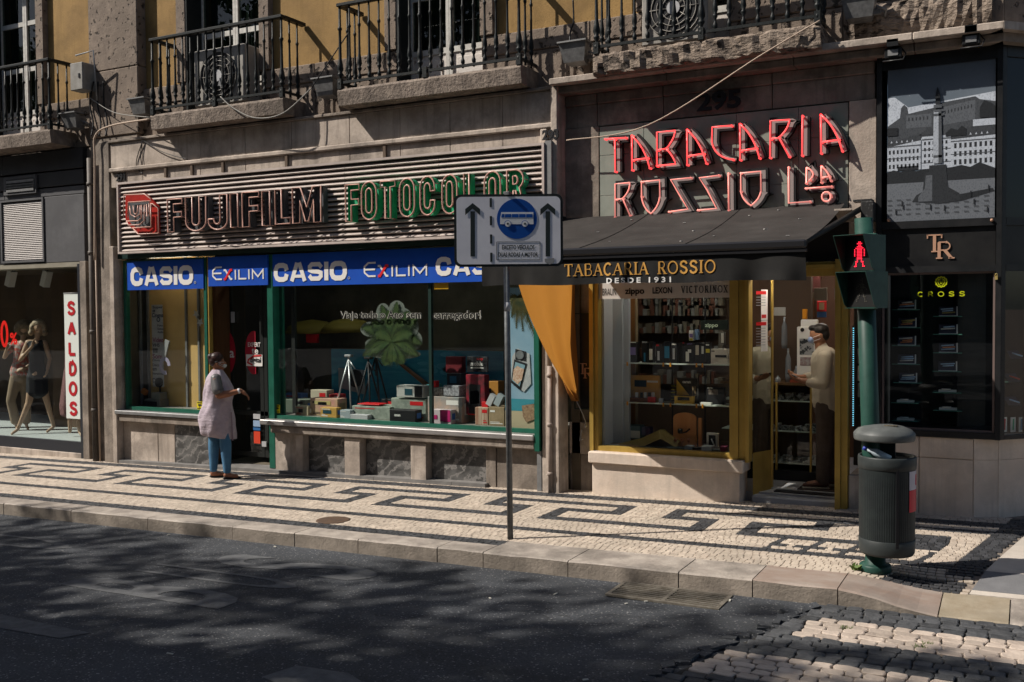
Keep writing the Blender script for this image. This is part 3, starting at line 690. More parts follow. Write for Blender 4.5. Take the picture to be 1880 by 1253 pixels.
cable(pp((405, 178, 9.74), (430, 200, 9.73), (470, 217, 9.73), (520, 208, 9.73), (572, 162, 9.9)), .008, 'grey cable looping in front of the second balcony slab', CG)
cable(pp((572, 162, 9.9), (600, 120, 9.8), (640, 60, 9.78)), .008, 'black cable rising from the floodlight to the third balcony railing')
cable(pp((262, 258, 9.98), (300, 280, 9.97), (345, 293, 9.97)), .006, 'thin black wire drooping across the stone left of the sign')
cable(pp((1040, 258, 9.95), (1190, 230, 9.9), (1400, 100, 9.72), (1505, 38, 9.73)), .007, 'twisted pale rope wire slanting across the number 295 panel', CB)
cable(pp((1052, 0, 10.1), (1053, 40, 10.1), (1047, 60, 10.1), (1046, 95, 9.98)), .010, 'black cable hanging down the ochre wall to the boxy floodlight')
cable(pp((262, 258, 9.98), (258, 285, 9.98), (262, 318, 9.98), (250, 300, 9.99), (262, 258, 9.98)), .006, 'loose black wires dangling on the stone just above the number 291')
for k, (a, b) in enumerate(((172, 168), (180, 182), (190, 194))):
    cable(pp((a, 150, 10.0), (b - 3, 190, 10.05), (b + 3, 225, 10.05), (b, 250, 10.0)), .012, ['black cable dropping from the meter box, leftmost of three', 'black cable dropping from the meter box, middle of three', 'black cable dropping from the meter box, rightmost of three'][k])
# ---------------------------------------------------------------- helpers for shops
def fr(mb, x0, x1, z0, z1, Y, t=.05, d=.06, sides='LRTB', bev=0):
    if 'L' in sides: mb.box(x0, x0 + t, Y, Y + d, z0, z1)
    if 'R' in sides: mb.box(x1 - t, x1, Y, Y + d, z0, z1)
    a = x0 + (t if 'L' in sides else 0); b = x1 - (t if 'R' in sides else 0)
    if 'T' in sides: mb.box(a, b, Y, Y + d, z1 - t, z1)
    if 'B' in sides: mb.box(a, b, Y, Y + d, z0, z0 + t)
MARB = M('grey_marble', (.115, .112, .108), .35, (.055, .054, .052), 3.4, stretch=(1.2, 1, 2.4), thr=(.42, .58), dirt=.2)
def add_veins(m):
    nt = m.node_tree; b = nt.nodes['Principled BSDF']; w = nt.nodes.new('ShaderNodeTexWave'); g = nt.nodes.new('ShaderNodeNewGeometry')
    mp = nt.nodes.new('ShaderNodeMapping'); mp.inputs['Rotation'].default_value = (0, .6, .3); lnk(nt, g.outputs['Position'], mp.inputs[0]); lnk(nt, mp.outputs[0], w.inputs[0])
    w.wave_type = 'BANDS'; w.bands_direction = 'Z'; w.inputs['Scale'].default_value = 2.1; w.inputs['Distortion'].default_value = 16; w.inputs['Detail'].default_value = 9; w.inputs['Detail Scale'].default_value = 1.1; w.inputs['Detail Roughness'].default_value = .7
    r = nt.nodes.new('ShaderNodeMapRange'); r.inputs[1].default_value = .72; r.inputs[2].default_value = 1.0; lnk(nt, w.outputs['Fac'], r.inputs[0])
    x = nt.nodes.new('ShaderNodeMix'); x.data_type = 'RGBA'; x.inputs[7].default_value = (.20, .19, .18, 1); lnk(nt, r.outputs[0], x.inputs[0]); src = b.inputs['Base Color'].links[0].from_socket; lnk(nt, src, x.inputs[6]); lnk(nt, x.outputs[2], b.inputs['Base Color'])
add_veins(MARB)
# ================================================================= PHOTO SHOP
YC = 10.0
ps = thing('photo_shopfront', 'wide camera shop front with green frames under the ribbed neon sign', 'shopfront', (-8.3, 10.1, 0), None)
xl, xr = -11.72, -4.62
# upper stone cladding panels
xs_ = [-11.74, -11.1, -10.0, -9.2, -8.42, -7.5, -6.75, -6.05, -5.35, -4.68]
for a, b in zip(xs_[:-1], xs_[1:]):
    m = MB(); m.box(a + .003, b - .003, YC + rs.uniform(-.002, .002), 10.19, 4.12, 4.475, .004); part('stone_panel', m, LIME, ps)
    m = MB(); m.box(a + .003, b - .003, YC + .003, 10.19, 3.84, 4.05, .004); part('stone_panel', m, LIME, ps)
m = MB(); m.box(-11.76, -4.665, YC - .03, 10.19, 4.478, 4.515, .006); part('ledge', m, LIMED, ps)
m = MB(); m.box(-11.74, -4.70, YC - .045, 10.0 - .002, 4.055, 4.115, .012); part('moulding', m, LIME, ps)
m = MB(); m.box(-11.73, -4.70, 10.06, 10.18, 3.85, 4.47); part('wall_core', m, LIMED, ps)
# jambs
m = MB(); m.box(-11.98, -11.76, YC - .01, 10.19, -.2, 4.515, .01); part('jamb_stone', m, LIMED, ps)
m = MB(); m.box(-11.755, -11.66, YC - .05, 10.19, -.2, 3.0, .01); part('jamb_stone', m, LIME, ps)
m = MB(); m.box(-4.86, -4.78, YC - .04, 10.19, -.05, 4.05, .008); m.box(-4.72, -4.64, YC - .06, 10.19, -.05, 4.50, .008); m.box(-4.78, -4.72, YC, 10.19, -.05, 4.05); part('jamb_stone', m, LIME, ps)
m = MB(); m.box(-4.93, -4.875, YC - .03, 10.19, .0, 3.84); part('metal_trim', m, GREY, ps)
# header under the sign and green frames
za = 2.95
m = MB(); m.box(-11.655, -4.935, 10.02, 10.19, 2.82, 2.97); part('header', m, DGREEN, ps)
GL_Y = 10.10
wl0, wl1 = PX(231, 600, GL_Y), PX(383, 600, GL_Y); wz0 = PZ_(300, 752, GL_Y)
zsill = PZ_(750, 781, 10.02); dx0, dx1 = PX(388, 700, GL_Y), PX(497, 700, GL_Y); wr0, wr1 = PX(508, 700, GL_Y), PX(998, 700, GL_Y)
m = MB(); fr(m, wl0, wl1, wz0 - .03, 2.80, GL_Y - .03, .05, .07); part('window_frame', m, GREENF, ps)
m = MB(); m.box(wl0 + .05, wl1 - .05, GL_Y, GL_Y + .008, wz0 + .02, 2.75); part('window_glass', m, GLASS, ps)
m = MB(); m.box(wl1 + .005, dx0 - .003, GL_Y - .02, GL_Y + .05, .0, 2.80); part('door_jamb', m, GOLD, ps)
m = MB(); m.box(dx1 + .0, wr0 - .0, GL_Y - .05, GL_Y + .08, -.02, 2.80, .006); part('door_jamb', m, GREENF, ps)
m = MB(); fr(m, wr0 + .005, wr1, zsill - .02, 2.80, GL_Y - .03, .045, .07, 'RTB'); part('window_frame', m, GREENF, ps)
xm = PX(790, 650, GL_Y)
m = MB(); m.box(wr0 + .01, xm - .02, GL_Y, GL_Y + .008, zsill + .026, 2.75); part('window_glass', m, GLASS, ps)
m = MB(); m.box(xm + .02, wr1 - .05, GL_Y, GL_Y + .008, zsill + .026, 2.75); part('window_glass', m, GLASS, ps)
m = MB(); m.box(xm - .02, xm + .02, GL_Y - .005, GL_Y + .04, zsill + .026, 2.75); part('mullion', m, DGREEN, ps)
# sills
m = MB(); m.box(-11.70, wl1 + .02, YC - .06, GL_Y - .031, wz0 - .085, wz0 - .03, .008); part('sill', m, GREY, ps)
m = MB(); m.box(-11.64, wl1 + .0, YC - .03, GL_Y - .031, wz0 - .19, wz0 - .088, .01); part('sill', m, LIMED, ps)
m = MB(); m.box(dx1 - .03, -4.94, YC - .10, GL_Y - .031, zsill - .085, zsill - .02, .01); part('sill', m, M('sill_metal', (.40, .38, .37), .35, (.3, .29, .28), 6, metal=.6), ps)
m = MB(); m.box(dx1 + .12, -4.94, YC - .065, GL_Y - .031, zsill - .19, zsill - .088, .015); part('sill', m, LIMED, ps)
m = MB(); m.box(-4.935, -4.875, YC - .08, 10.19, zsill - .2, 2.82); part('side_trim', m, GREENF, ps)
# base panels
def base(x0, x1, mat, Y=10.06, z1=None, name='base_panel', z0=-.3, bev=.006):
    m = MB(); m.box(x0 + .003, x1 - .003, Y, 10.19, z0, z1, bev); part(name, m, mat, ps)
zb_ = wz0 - .195
base(-11.655, PX(290, 800, 10.06), LIME, z1=zb_); base(PX(290, 800, 10.06), PX(321, 800, 10.06), LIME, z1=zb_); base(PX(321, 800, 10.06), wl1 + .08, MARB, z1=zb_)
zb2 = zsill - .195
bx = [PX(v, 840, 10.06) for v in (508, 553, 640, 669, 761, 790, 893, 1004)]
base(bx[0], bx[1] - .02, LIME, z1=zb2, Y=10.03); base(bx[1] - .02, bx[1] + .1, LIME, z1=zb2, Y=9.98, name='base_pier')
base(bx[1] + .1, bx[2], MARB, z1=zb2, Y=10.09); base(bx[2], bx[3], LIME, z1=zb2, Y=9.97, name='base_pier'); base(bx[3], bx[4], MARB, z1=zb2, Y=10.09)
base(bx[4], bx[5], LIME, z1=zb2, Y=9.97, name='base_pier'); base(bx[5], bx[6], MARB, z1=zb2, Y=10.09); base(bx[6], bx[6] + .14, LIMED, z1=zb2, Y=10.04); base(bx[6] + .14, -4.935, LIMED, z1=zb2, Y=10.05)
for a in range(6):
    x0 = -11.65 + a * 1.12; m = MB(); x1 = min(x0 + 1.115, -5.6)
    m.add([(x0, 9.96, gz(x0) - .05), (x1, 9.96, gz(x1) - .05), (x1, 10.06, gz(x1) - .05), (x0, 10.06, gz(x0) - .05), (x0, 9.96, gz(x0) + .045), (x1, 9.96, gz(x1) + .045), (x1, 10.3, gz(x1) + .047), (x0, 10.3, gz(x0) + .047)],
          [(0, 1, 5, 4), (4, 5, 6, 7), (0, 4, 7, 3), (1, 2, 6, 5)]); part('step_slab', m, M('step_grey', (.20, .19, .18), .6, (.13, .125, .12), 6, dirt=.3), ps)
# room behind
INT = M('brown_interior', (.12, .10, .07), .9, (.06, .048, .034), 1.6)
m = MB(); m.box(-11.8, -4.6, 13.0, 13.1, -.2, 4.0); m.box(-11.9, -11.8, 10.2, 13, -.2, 4.0); m.box(-4.6, -4.5, 10.2, 13, -.2, 4.0); m.box(-11.8, -4.6, 10.2, 13, 3.2, 3.3); m.box(-11.8, -4.6, 10.31, 13, -.3, gz(-9) + .045); part('room', m, INT, ps)
m = MB(); m.box(wl0, wl1 + .05, 10.2, 10.75, wz0 - .04, wz0 - .0); m.box(wr0 + .01, wr1 + .03, 10.16, 11.0, zsill - .03, zsill + .012); part('window_floor', m, M('display_floor', (.22, .21, .19), .6), ps)
# left window backing: tan boards
TAN = M('tan_board', (.62, .40, .15), .7, (.52, .33, .12), 2, streak=.15)
m = MB(); m.box(wl0 - .02, wl1 + .03, 10.50, 10.54, wz0, 2.9); part('backing_board', m, TAN, ps); m = MB(); m.box(wl1 + .035, wl1 + .06, 10.2, 11.4, -.1, 2.9); part('partition', m, DARKROOM, ps)
for v in (272, 342, 365, 258):
    x = PX(v, 600, 10.48); m = MB(); m.box(x - .02, x + .012, 10.47, 10.499, wz0, 2.9); part('board_trim', m, GREY, ps)
# door leaves, set back
m = MB(); yd = 10.42; fr(m, dx0 + .02, (dx0 + dx1) / 2 + .12, .05, 2.5, yd, .06, .04); fr(m, (dx0 + dx1) / 2 + .13, dx1 + .15, .05, 2.5, yd, .06, .04); m.box(dx0, dx1 + .2, yd, yd + .04, .62, .68); part('door_frame', m, M('black_door_frame', (.015, .017, .016), .4), ps)
m = MB(); m.box(dx0 + .08, dx1 + .12, yd + .015, yd + .02, .1, 2.45); part('door_glass', m, GLASS, ps)
m = MB(); m.box(dx0 - .02, dx0 + .05, GL_Y + .06, yd, 0, 2.7); part('door_lining', m, WOODB, ps)
m = MB(); m.box(dx1 - .01, dx1 + .14, GL_Y + .09, GL_Y + .13, -.02, 2.7); part('door_lining', m, GREENF, ps)
m = MB(); m.box(dx0 + .1, dx0 + .16, yd - .03, yd - .02, 1.9, 2.05); part('door_fitting', m, DWHITE, ps); m = MB(); m.box(PX(484, 860, yd), PX(492, 860, yd), yd - .03, yd - .01, .2, .27); part('door_fitting', m, DWHITE, ps)
def disc(mb, c, rx, rz, Y, th=.004, n=28, fnc=None): mb.prism([(c[0] + rx * math.cos(2 * math.pi * i / n), Y, c[1] + rz * math.sin(2 * math.pi * i / n)) for i in range(n)], (0, -th, 0))
REDS = M('red_sticker', (.36, .012, .03), .5)
def oval_sticker(cx, cy, half, label, txts):
    c = P(cx, cy, yd - .005); t = thing('door_sticker', label, 'sticker', c)
    m = MB(); n = 28; pts = [(c.x + .155 * math.cos(q), yd - .004, c.z + .30 * math.sin(q)) for q in [2 * math.pi * i / n for i in range(n)] if not (half and math.cos(q) > .35)]
    m.prism(pts, (0, -.004, 0)); part('sticker_base', m, REDS, t)
    m = MB()
    for s, a, b, c2, d in txts: ptext(m, s, a, b, c2, d, yd - .010, .02)
    part('lettering', m, WHITE, t, fix=False)
oval_sticker(417, 648, False, 'large red oval sticker with white script on the shop door behind the woman', [('ica', 407, 640, 430, 657)])
oval_sticker(466, 648, True, 'red half-oval sticker with small white lettering, right of the full oval on the door', [('EXPERT', 455, 629, 478, 637), ('te', 462, 640, 474, 650)])
m = MB(); a = P(452, 651, yd - .012); b = P(482, 673, yd - .012); m.box(a.x, b.x, yd - .014, yd - .012, b.z, a.z)
t = thing('door_sticker', 'white rectangular sticker reading digital with a red swoosh on the shop door', 'sticker', ((a.x + b.x) / 2, yd - .014, b.z)); part('sticker_base', m, WHITE, t)
m = MB(); ptext(m, 'digital', 459, 656, 479, 669, yd - .018, .02); part('lettering', m, BLACK, t, fix=False)
m = MB(); f_ = lambda x, z, d: (x, yd - .017 - d, z); w = b.x - a.x; h = a.z - b.z
m.ribbon([(a.x + w * .95, b.z + h * .93), (a.x + w * .5, b.z + h * .88), (a.x + w * .15, b.z + h * .55), (a.x + w * .1, b.z + h * .3), (a.x + w * .4, b.z + h * .1)], .022, f_, .001); part('swoosh', m, RED, t)
for px0, py0, px1, py1, mt, lb in ((465, 760, 478, 770, DWHITE, 'small pale sticker, topmost of the column low on the shop door'), (465, 772, 478, 784, M('blue_white', (.25, .35, .5), .5), 'small blue and white sticker in the column low on the shop door'), (465, 785, 478, 791, M('cyan_st', (.03, .12, .30), .5), 'thin blue sticker in the column low on the shop door'), (466, 792, 478, 815, M('orangered', (.55, .05, .02), .5), 'orange-red card sticker lowest on the shop door')):
    a = P(px0, py0, yd - .03); b = P(px1, py1, yd - .03); m = MB(); m.box(a.x, b.x, yd - .032, yd - .03, b.z, a.z); o = solo('door_sticker', m, mt, lb, 'sticker')
m = MB(); a = P(432, 735, 10.95); m.box(a.x - .1, a.x + .12, 10.9, 11.05, a.z - .12, a.z + .03); solo('carton', m, M('pale_green_box', (.30, .36, .30), .6), 'pale green carton seen through the shop door beside the woman', 'box')
# yellow alarm stickers
for px_, py_, lb in ((508, 751, 'yellow camera warning sticker at the left corner of the large shop window'), (367, 745, 'yellow warning sticker at the corner of the narrow window beside the woman')):
    a = P(px_, py_, GL_Y - .005); t = thing('warning_sticker', lb, 'sticker', a)
    m = MB(); m.box(a.x - .055, a.x + .055, GL_Y - .006, GL_Y - .003, a.z - .055, a.z + .055); part('sticker_base', m, M('yellow_print', (.60, .50, .01), .5), t)
    m = MB(); Y_ = GL_Y - .008; m.box(a.x - .03, a.x + .025, Y_, Y_ + .001, a.z - .005, a.z + .02); m.box(a.x + .027, a.x + .04, Y_, Y_ + .001, a.z + .0, a.z + .014); m.box(a.x - .01, a.x + .0, Y_, Y_ + .001, a.z - .03, a.z - .006); m.box(a.x - .045, a.x + .045, Y_, Y_ + .001, a.z + .032, a.z + .046); m.box(a.x - .045, a.x + .045, Y_, Y_ + .001, a.z - .046, a.z - .035); part('camera_symbol', m, BLACK, t)
# ---- blue banners
def banner(name, label, x0, x1, z0, z1, Y, words, mat=BLUE):
    t = thing(name, label, 'sign', ((x0 + x1) / 2, Y, z0)); m = MB(); m.box(x0, x1, Y, Y + .03, z0, z1); part('board', m, mat, t); F = front(Y - .002)
    for w in words:
        k = w[0]; a, b, c, d = w[1:5]
        if k == 'CASIO':
            m = MB(); ww = {'C': 1.0, 'A': 1.12, 'S': .98, 'I': .30, 'O': 1.08}; h = d - c; gap = .07; tot = sum(ww[c_] for c_ in 'CASIO') + gap * 4; kk = (b - a) / tot; x = a; T = .27 * h
            for ch in 'CASIO':
                w_ = ww[ch] * kk; i = T / 2; X0, X1_, Z0, Z1_ = x + i, x + w_ - i, c + i * .85, d - i * .85; q = (Z1_ - Z0) * .32
                def rr(pts): return pts
                if ch == 'O': m.ribbon([(X0, Z0 + q), (X0 + q * .35, Z0 + q * .3), (X0 + q, Z0), (X1_ - q, Z0), (X1_ - q * .35, Z0 + q * .3), (X1_, Z0 + q), (X1_, Z1_ - q), (X1_ - q * .35, Z1_ - q * .3), (X1_ - q, Z1_), (X0 + q, Z1_), (X0 + q * .35, Z1_ - q * .3), (X0, Z1_ - q)], T, F, .004, closed=True)
                if ch == 'C': m.ribbon([(X1_, Z0 + q * 1.15), (X1_ - q * .3, Z0 + q * .25), (X1_ - q, Z0), (X0 + q, Z0), (X0 + q * .35, Z0 + q * .3), (X0, Z0 + q), (X0, Z1_ - q), (X0 + q * .35, Z1_ - q * .3), (X0 + q, Z1_), (X1_ - q, Z1_), (X1_ - q * .3, Z1_ - q * .25), (X1_, Z1_ - q * 1.15)], T, F, .004)
                if ch == 'I': m.ribbon([(x + w_ / 2, c), (x + w_ / 2, d)], T, F, .004)
                if ch == 'A':
                    m.ribbon([(x + T * .5, c), (x + w_ * .44, d)], T * .92, F, .004); m.ribbon([(x + w_ * .56, d), (x + w_ - T * .5, c)], T * .92, F, .0045); m.ribbon([(x + w_ * .3, c + h * .27), (x + w_ * .7, c + h * .27)], T * .62, F, .005); m.ribbon([(x + w_ * .38, d - T * .3), (x + w_ * .62, d - T * .3)], T * .6, F, .0055)
                if ch == 'S':
                    zm = (Z0 + Z1_) / 2; m.ribbon([(X1_ + i * .3, Z1_ - q * .7), (X1_ - q * .5, Z1_), (X0 + q * .6, Z1_), (X0, Z1_ - q * .5), (X0, zm + q * .35), (X0 + q * .7, zm + .02 * h), (X1_ - q * .7, zm - .02 * h), (X1_, zm - q * .35), (X1_, Z0 + q * .5), (X1_ - q * .6, Z0), (X0 + q * .5, Z0), (X0 - i * .3, Z0 + q * .7)], T * .86, F, .004)
                x += w_ + gap * kk; part('letter', m, WHITE, t); m = MB()
            m = MB(); m.ribbon([(b + h * .12 + h * .06 * math.cos(q_), c + h * .10 + h * .06 * math.sin(q_)) for q_ in [i * math.pi / 5 for i in range(10)]], h * .025, F, .003, closed=True); part('registered_mark', m, DWHITE, t)
        if k == 'EXILIM':
            m = MB(); h = d - c; T = .115 * h; W = (b - a) / 6.3; zc_ = (c + d) / 2
            x = a; EP = lambda: part('letter', m, WHITE, t); m.ribbon([(x + W * 1.15, d - T / 2), (x + W * .45, d - T / 2), (x + T / 2, zc_ + h * .2), (x + T / 2, zc_ - h * .2), (x + W * .45, c + T / 2), (x + W * 1.15, c + T / 2)], T, F, .004); m.ribbon([(x + T, zc_), (x + W * 1.1, zc_)], T, F, .004)
            EP(); m = MB(); x = a + W * 1.45; hs = h * .72; m.ribbon([(x - W * .08, c + hs), (x + W * .12, c + hs), (x + W * .72, c + T / 2), (x + W * .92, c + T / 2)], T * 1.2, F, .003)
            part('letter', m, WHITE, t); m = MB(); x = a + W * 2.75; m.ribbon([(x, c), (x, c + hs)], T, F, .004)
            part('letter', m, WHITE, t); m = MB(); x += W * .42; m.ribbon([(x, c + hs), (x, c + T / 2), (x + W * .85, c + T / 2)], T, F, .004)
            part('letter', m, WHITE, t); m = MB(); x += W * 1.15; m.ribbon([(x, c), (x, c + hs)], T, F, .004)
            part('letter', m, WHITE, t); m = MB(); x += W * .42; m.ribbon([(x, c), (x, c + hs - T / 2), (x + W * .6, c + h * .18), (x + W * 1.2, c + hs - T / 2), (x + W * 1.2, c)], T, F, .004)
            part('letter', m, WHITE, t)
            m = MB(); x = a + W * 1.4; m.ribbon([(x - W * .02, c + T / 2), (x + W * .16, c + T / 2), (x + W * .76, c + hs), (x + W * .98, c + hs)], T * 1.5, F, .005); part('red_stroke', m, M('bright_red', (.62, .015, .02), .5), t)
    return t
Yb = 10.085
def bz(px_, a, b): return PZ_(px_, a, Yb), PZ_(px_, b, Yb)
xa, xb = PX(236, 500, Yb), PX(376, 500, Yb); z1, z0 = bz(300, 479, 532)
k1, k0 = bz(300, 490, 524)
banner('casio_banner'.replace('casio', 'blue'), 'blue sign with white lettering CASIO over the narrow left window', xa, xb, z0, z1, Yb - .03, [('CASIO', PX(243, 500, Yb), PX(358, 500, Yb), k0, k1)])
xa, xb = PX(388, 500, Yb), PX(497, 500, Yb); z1, z0 = bz(440, 471, 525); k1, k0 = bz(440, 489, 514)
banner('blue_banner', 'blue sign lettered EXILIM hung over the shop doorway', xa, xb, z0, z1, Yb - .06, [('EXILIM', PX(396, 500, Yb), PX(495, 500, Yb), k0, k1)])
xa, xb = PX(503, 500, Yb), PX(985, 500, Yb); z1, z0 = bz(600, 464, 524); k1, k0 = bz(578, 482, 516)
Yq = Yb - .03
banner('blue_banner', 'long blue sign repeating CASIO and EXILIM over the large shop window', xa, xb, z0, z1, Yq,
       [('CASIO', PX(506, 500, Yb), PX(640, 500, Yb), k0, k1), ('EXILIM', PX(671, 500, Yb), PX(793, 500, Yb), PZ_(730, 508, Yb), PZ_(730, 480, Yb)), ('CASIO', PX(803, 495, Yb), PX(945, 495, Yb), PZ_(870, 505, Yb), PZ_(870, 471, Yb))])
# ---- ribbed neon sign
YS = 9.90
sg = thing('neon_sign', 'long ribbed metal sign with neon letters FUJIFILM FOTOCOLOR over the camera shop', 'sign', (-8.3, YS, 2.95))
sx0, sx1 = PX(217, 400, YS), PX(1000, 300, YS); sz1, sz0 = PZ_(600, 300, YS), PZ_(600, 449, YS)
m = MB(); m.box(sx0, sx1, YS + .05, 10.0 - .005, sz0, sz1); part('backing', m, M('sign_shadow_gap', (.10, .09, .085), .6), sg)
ns = 15; hs = (sz1 - sz0 - .06) / ns
for i in range(ns):
    z = sz0 + .03 + i * hs; m = MB()
    for a, b in ((sx0 + .02, PX(632, 350, YS)), (PX(632, 350, YS) + .004, PX(805, 350, YS)), (PX(805, 350, YS) + .004, sx1 - .02)):
        m.add([(a, YS + .055, z), (b, YS + .055, z), (b, YS + .006, z + hs * .05), (a, YS + .006, z + hs * .05), (b, YS, z + hs * .16), (a, YS, z + hs * .16), (b, YS + .006, z + hs * .34), (a, YS + .006, z + hs * .34), (b, YS + .045, z + hs * .74), (a, YS + .045, z + hs * .74)], [(0, 1, 2, 3), (3, 2, 4, 5), (5, 4, 6, 7), (7, 6, 8, 9)])
    part('slat', m, ALU, sg, fix=False)
m = MB(); fr(m, sx0, sx1, sz0, sz1, YS - .02, .028, .09); part('sign_frame', m, ALU, sg)
m = MB(); m.box(sx1 + .002, sx1 + .08, YS - .0, 10.0, sz0, sz1 + .02); part('end_trim', m, GREY, sg)
NEON = M('unlit_neon_pink', (.50, .29, .235), .3)
FACEG = M('dark_letter_face', (.085, .09, .095), .5, (.05, .053, .058), 8); FGREEN = M('green_letter_face', (.03, .40, .19), .5, (.02, .28, .13), 9)
FRED = M('red_letter_face', (.38, .02, .012), .4, (.28, .015, .01), 8)
def loops_of(ch):
    if ch == 'F': return [[(0, 0), (0, 1), (1, 1), (1, .84), (.42, .84), (.42, .60), (.95, .60), (.95, .44), (.42, .44), (.42, 0)]]
    if ch == 'L': return [[(0, 0), (0, 1), (.42, 1), (.42, .17), (1, .17), (1, 0)]]
    if ch == 'I': return [[(0, 0), (0, 1), (1, 1), (1, 0)]]
    if ch == 'T': return [[(.30, 0), (.30, .84), (0, .84), (0, 1), (1, 1), (1, .84), (.68, .84), (.68, 0)]]
    if ch == 'M': return [[(0, 0), (0, 1), (.28, 1), (.5, .42), (.72, 1), (1, 1), (1, 0), (.74, 0), (.74, .62), (.56, .04), (.44, .04), (.26, .62), (.26, 0)]]
    if ch == 'U': return [[(0, 1)] + arc(.5, .28, .5, .28, 180, 360, 10) + [(1, 1), (.68, 1)] + arc(.5, .28, .18, .12, 360, 180, 6) + [(.32, 1)]]
    if ch == 'J': return [[(0, .32)] + arc(.5, .26, .5, .26, 190, 360, 9) + [(1, 1), (.62, 1)] + arc(.46, .28, .16, .12, 360, 180, 5) + [(.30, .32)]]
    if ch == 'O': return [arc(.5, .72, .5, .28, 0, 180, 9) + arc(.5, .28, .5, .28, 180, 360, 9), arc(.5, .70, .2, .13, 0, 180, 6) + arc(.5, .30, .2, .13, 180, 360, 6)]
    if ch == 'C': return [arc(.5, .72, .5, .28, 0, 180, 9) + arc(.5, .28, .5, .28, 180, 360, 9) + [(1, .38), (.7, .38)] + arc(.5, .30, .2, .13, 360, 180, 6) + arc(.5, .70, .2, .13, 180, 0, 6) + [(.7, .62), (1, .62)]]
    if ch == 'R': return [[(0, 0), (0, 1), (.5, 1)] + arc(.5, .75, .48, .25, 80, -60, 7) + [(1, 0), (.68, 0), (.5, .46), (.38, .46), (.38, 0)], [(.36, .62), (.36, .84)] + arc(.5, .73, .14, .11, 80, -80, 5)]
def neon_letter(ch, px0, px1, pt, pb, face, tube=NEON, sx=200, sy=240, sc=4.476, lab=None):
    YT = YS - .14; a = P(sx + px0 / sc, sy + pt / sc, YT); b = P(sx + px1 / sc, sy + pb / sc, YT)
    cx_ = (px0 + px1) / 2; z1 = PZ_(sx + cx_ / sc, sy + pt / sc, YT); z0 = PZ_(sx + cx_ / sc, sy + pb / sc, YT); w = b.x - a.x; h = z1 - z0
    LP = loops_of(ch); mp = lambda p, Y: Vector((a.x + p[0] * w, Y, z0 + p[1] * h))
    bm = bmesh.new(); es = []
    for lp in LP:
        vs = [bm.verts.new(mp(p, YS - .05)) for p in lp]
        es += [bm.edges.new((vs[i], vs[(i + 1) % len(vs)])) for i in range(len(vs))]
    bmesh.ops.triangle_fill(bm, use_beauty=True, use_dissolve=False, edges=es)
    m = MB(); m.bm(bm)
    for lp in LP:   # channel sides, a shallow tray
        n = len(lp); v0 = [mp(p, YS - .095) for p in lp]; v1 = [mp(p, YS - .005) for p in lp]; m.add(v0 + v1, [(i, (i + 1) % n, n + (i + 1) % n, n + i) for i in range(n)])
    o = part('letter', m, face, sg, lab, fix=False)
    m = MB()
    for lp in LP: m.tube([mp(p, YT) for p in lp], .0105, 6, True)
    for q in range(3):
        p = LP[0][(q * 3 + 1) % len(LP[0])]; m.tube([mp(p, YT), mp(p, YS - .04)], .006, 5)
    part('neon_tube', m, tube, o, fix=False)
for ch, a, b, t_, bt in (('F', 480, 605, 562, 832), ('U', 630, 800, 545, 825), ('J', 815, 975, 530, 815), ('I', 998, 1062, 518, 795), ('F', 1095, 1235, 505, 790), ('I', 1258, 1325, 498, 780), ('L', 1365, 1490, 483, 767), ('M', 1508, 1745, 463, 757)):
    neon_letter(ch, a, b, t_, bt, FACEG)
for ch, a, b, t_, bt in (('F', 140, 245, 405, 682), ('O', 260, 375, 385, 670), ('T', 403, 515, 378, 660), ('O', 545, 660, 360, 648), ('C', 700, 812, 345, 636), ('O', 865, 980, 332, 625), ('L', 1030, 1120, 322, 612), ('O', 1182, 1305, 307, 595), ('R', 1352, 1480, 295, 580)):
    neon_letter(ch, a, b, t_, bt, FGREEN, sx=600, sc=4.087)
# round-cornered red emblem
m = MB(); Z = lambda x, y, Y=YS - .14: P(200 + x / 4.476, 240 + y / 4.476, Y)
out = [(150, 535), (290, 522), (345, 560), (405, 620), (408, 845), (235, 850), (195, 800), (250, 800), (150, 745), (145, 720), (150, 700), (135, 640)]
m.prism([Z(x, y, YS - .05) for x, y in [(135, 535), (300, 522), (400, 620), (405, 845), (235, 850), (150, 765), (135, 720)]], (0, .04, 0)); em = part('emblem', m, FRED, sg)
m = MB()
m.prism([Z(x, y, YS - .055) for x, y in [(160, 590), (320, 580), (340, 600), (345, 790), (220, 795), (175, 760), (165, 720)]], (0, .004, 0)); part('emblem_inset', m, FACEG, em)
m = MB()
for q in ([(120, 715), (125, 530), (292, 522), (345, 562), (345, 580), (160, 590), (155, 715)], [(345, 600), (362, 605), (405, 640), (408, 845), (240, 852), (195, 800)], [(195, 800), (345, 792), (345, 600)], [(145, 745), (160, 778), (250, 775), (292, 740), (292, 610)], [(170, 620), (180, 690), (215, 712), (255, 690), (258, 615)], [(200, 618), (205, 675), (220, 690), (236, 672), (238, 615)], [(310, 605), (312, 705), (335, 702), (330, 600)], [(145, 745), (240, 742), (268, 715), (268, 612)]):
    m.tube([Z(x, y) for x, y in q], .009, 6)
part('neon_tube', m, NEON, em, fix=False)
# brackets between moulding and sign
for v in (305, 353, 410, 527, 707):
    y0 = 333 - (v - 215) * .0924; a = P(v, y0 - 12, YC - .01); m = MB(); m.box(a.x - .02, a.x + .02, YC - .03, YC - .002, a.z - .1, a.z + .06); part('clip', m, M('rusty_clip', (.10, .07, .05), .8), sg)
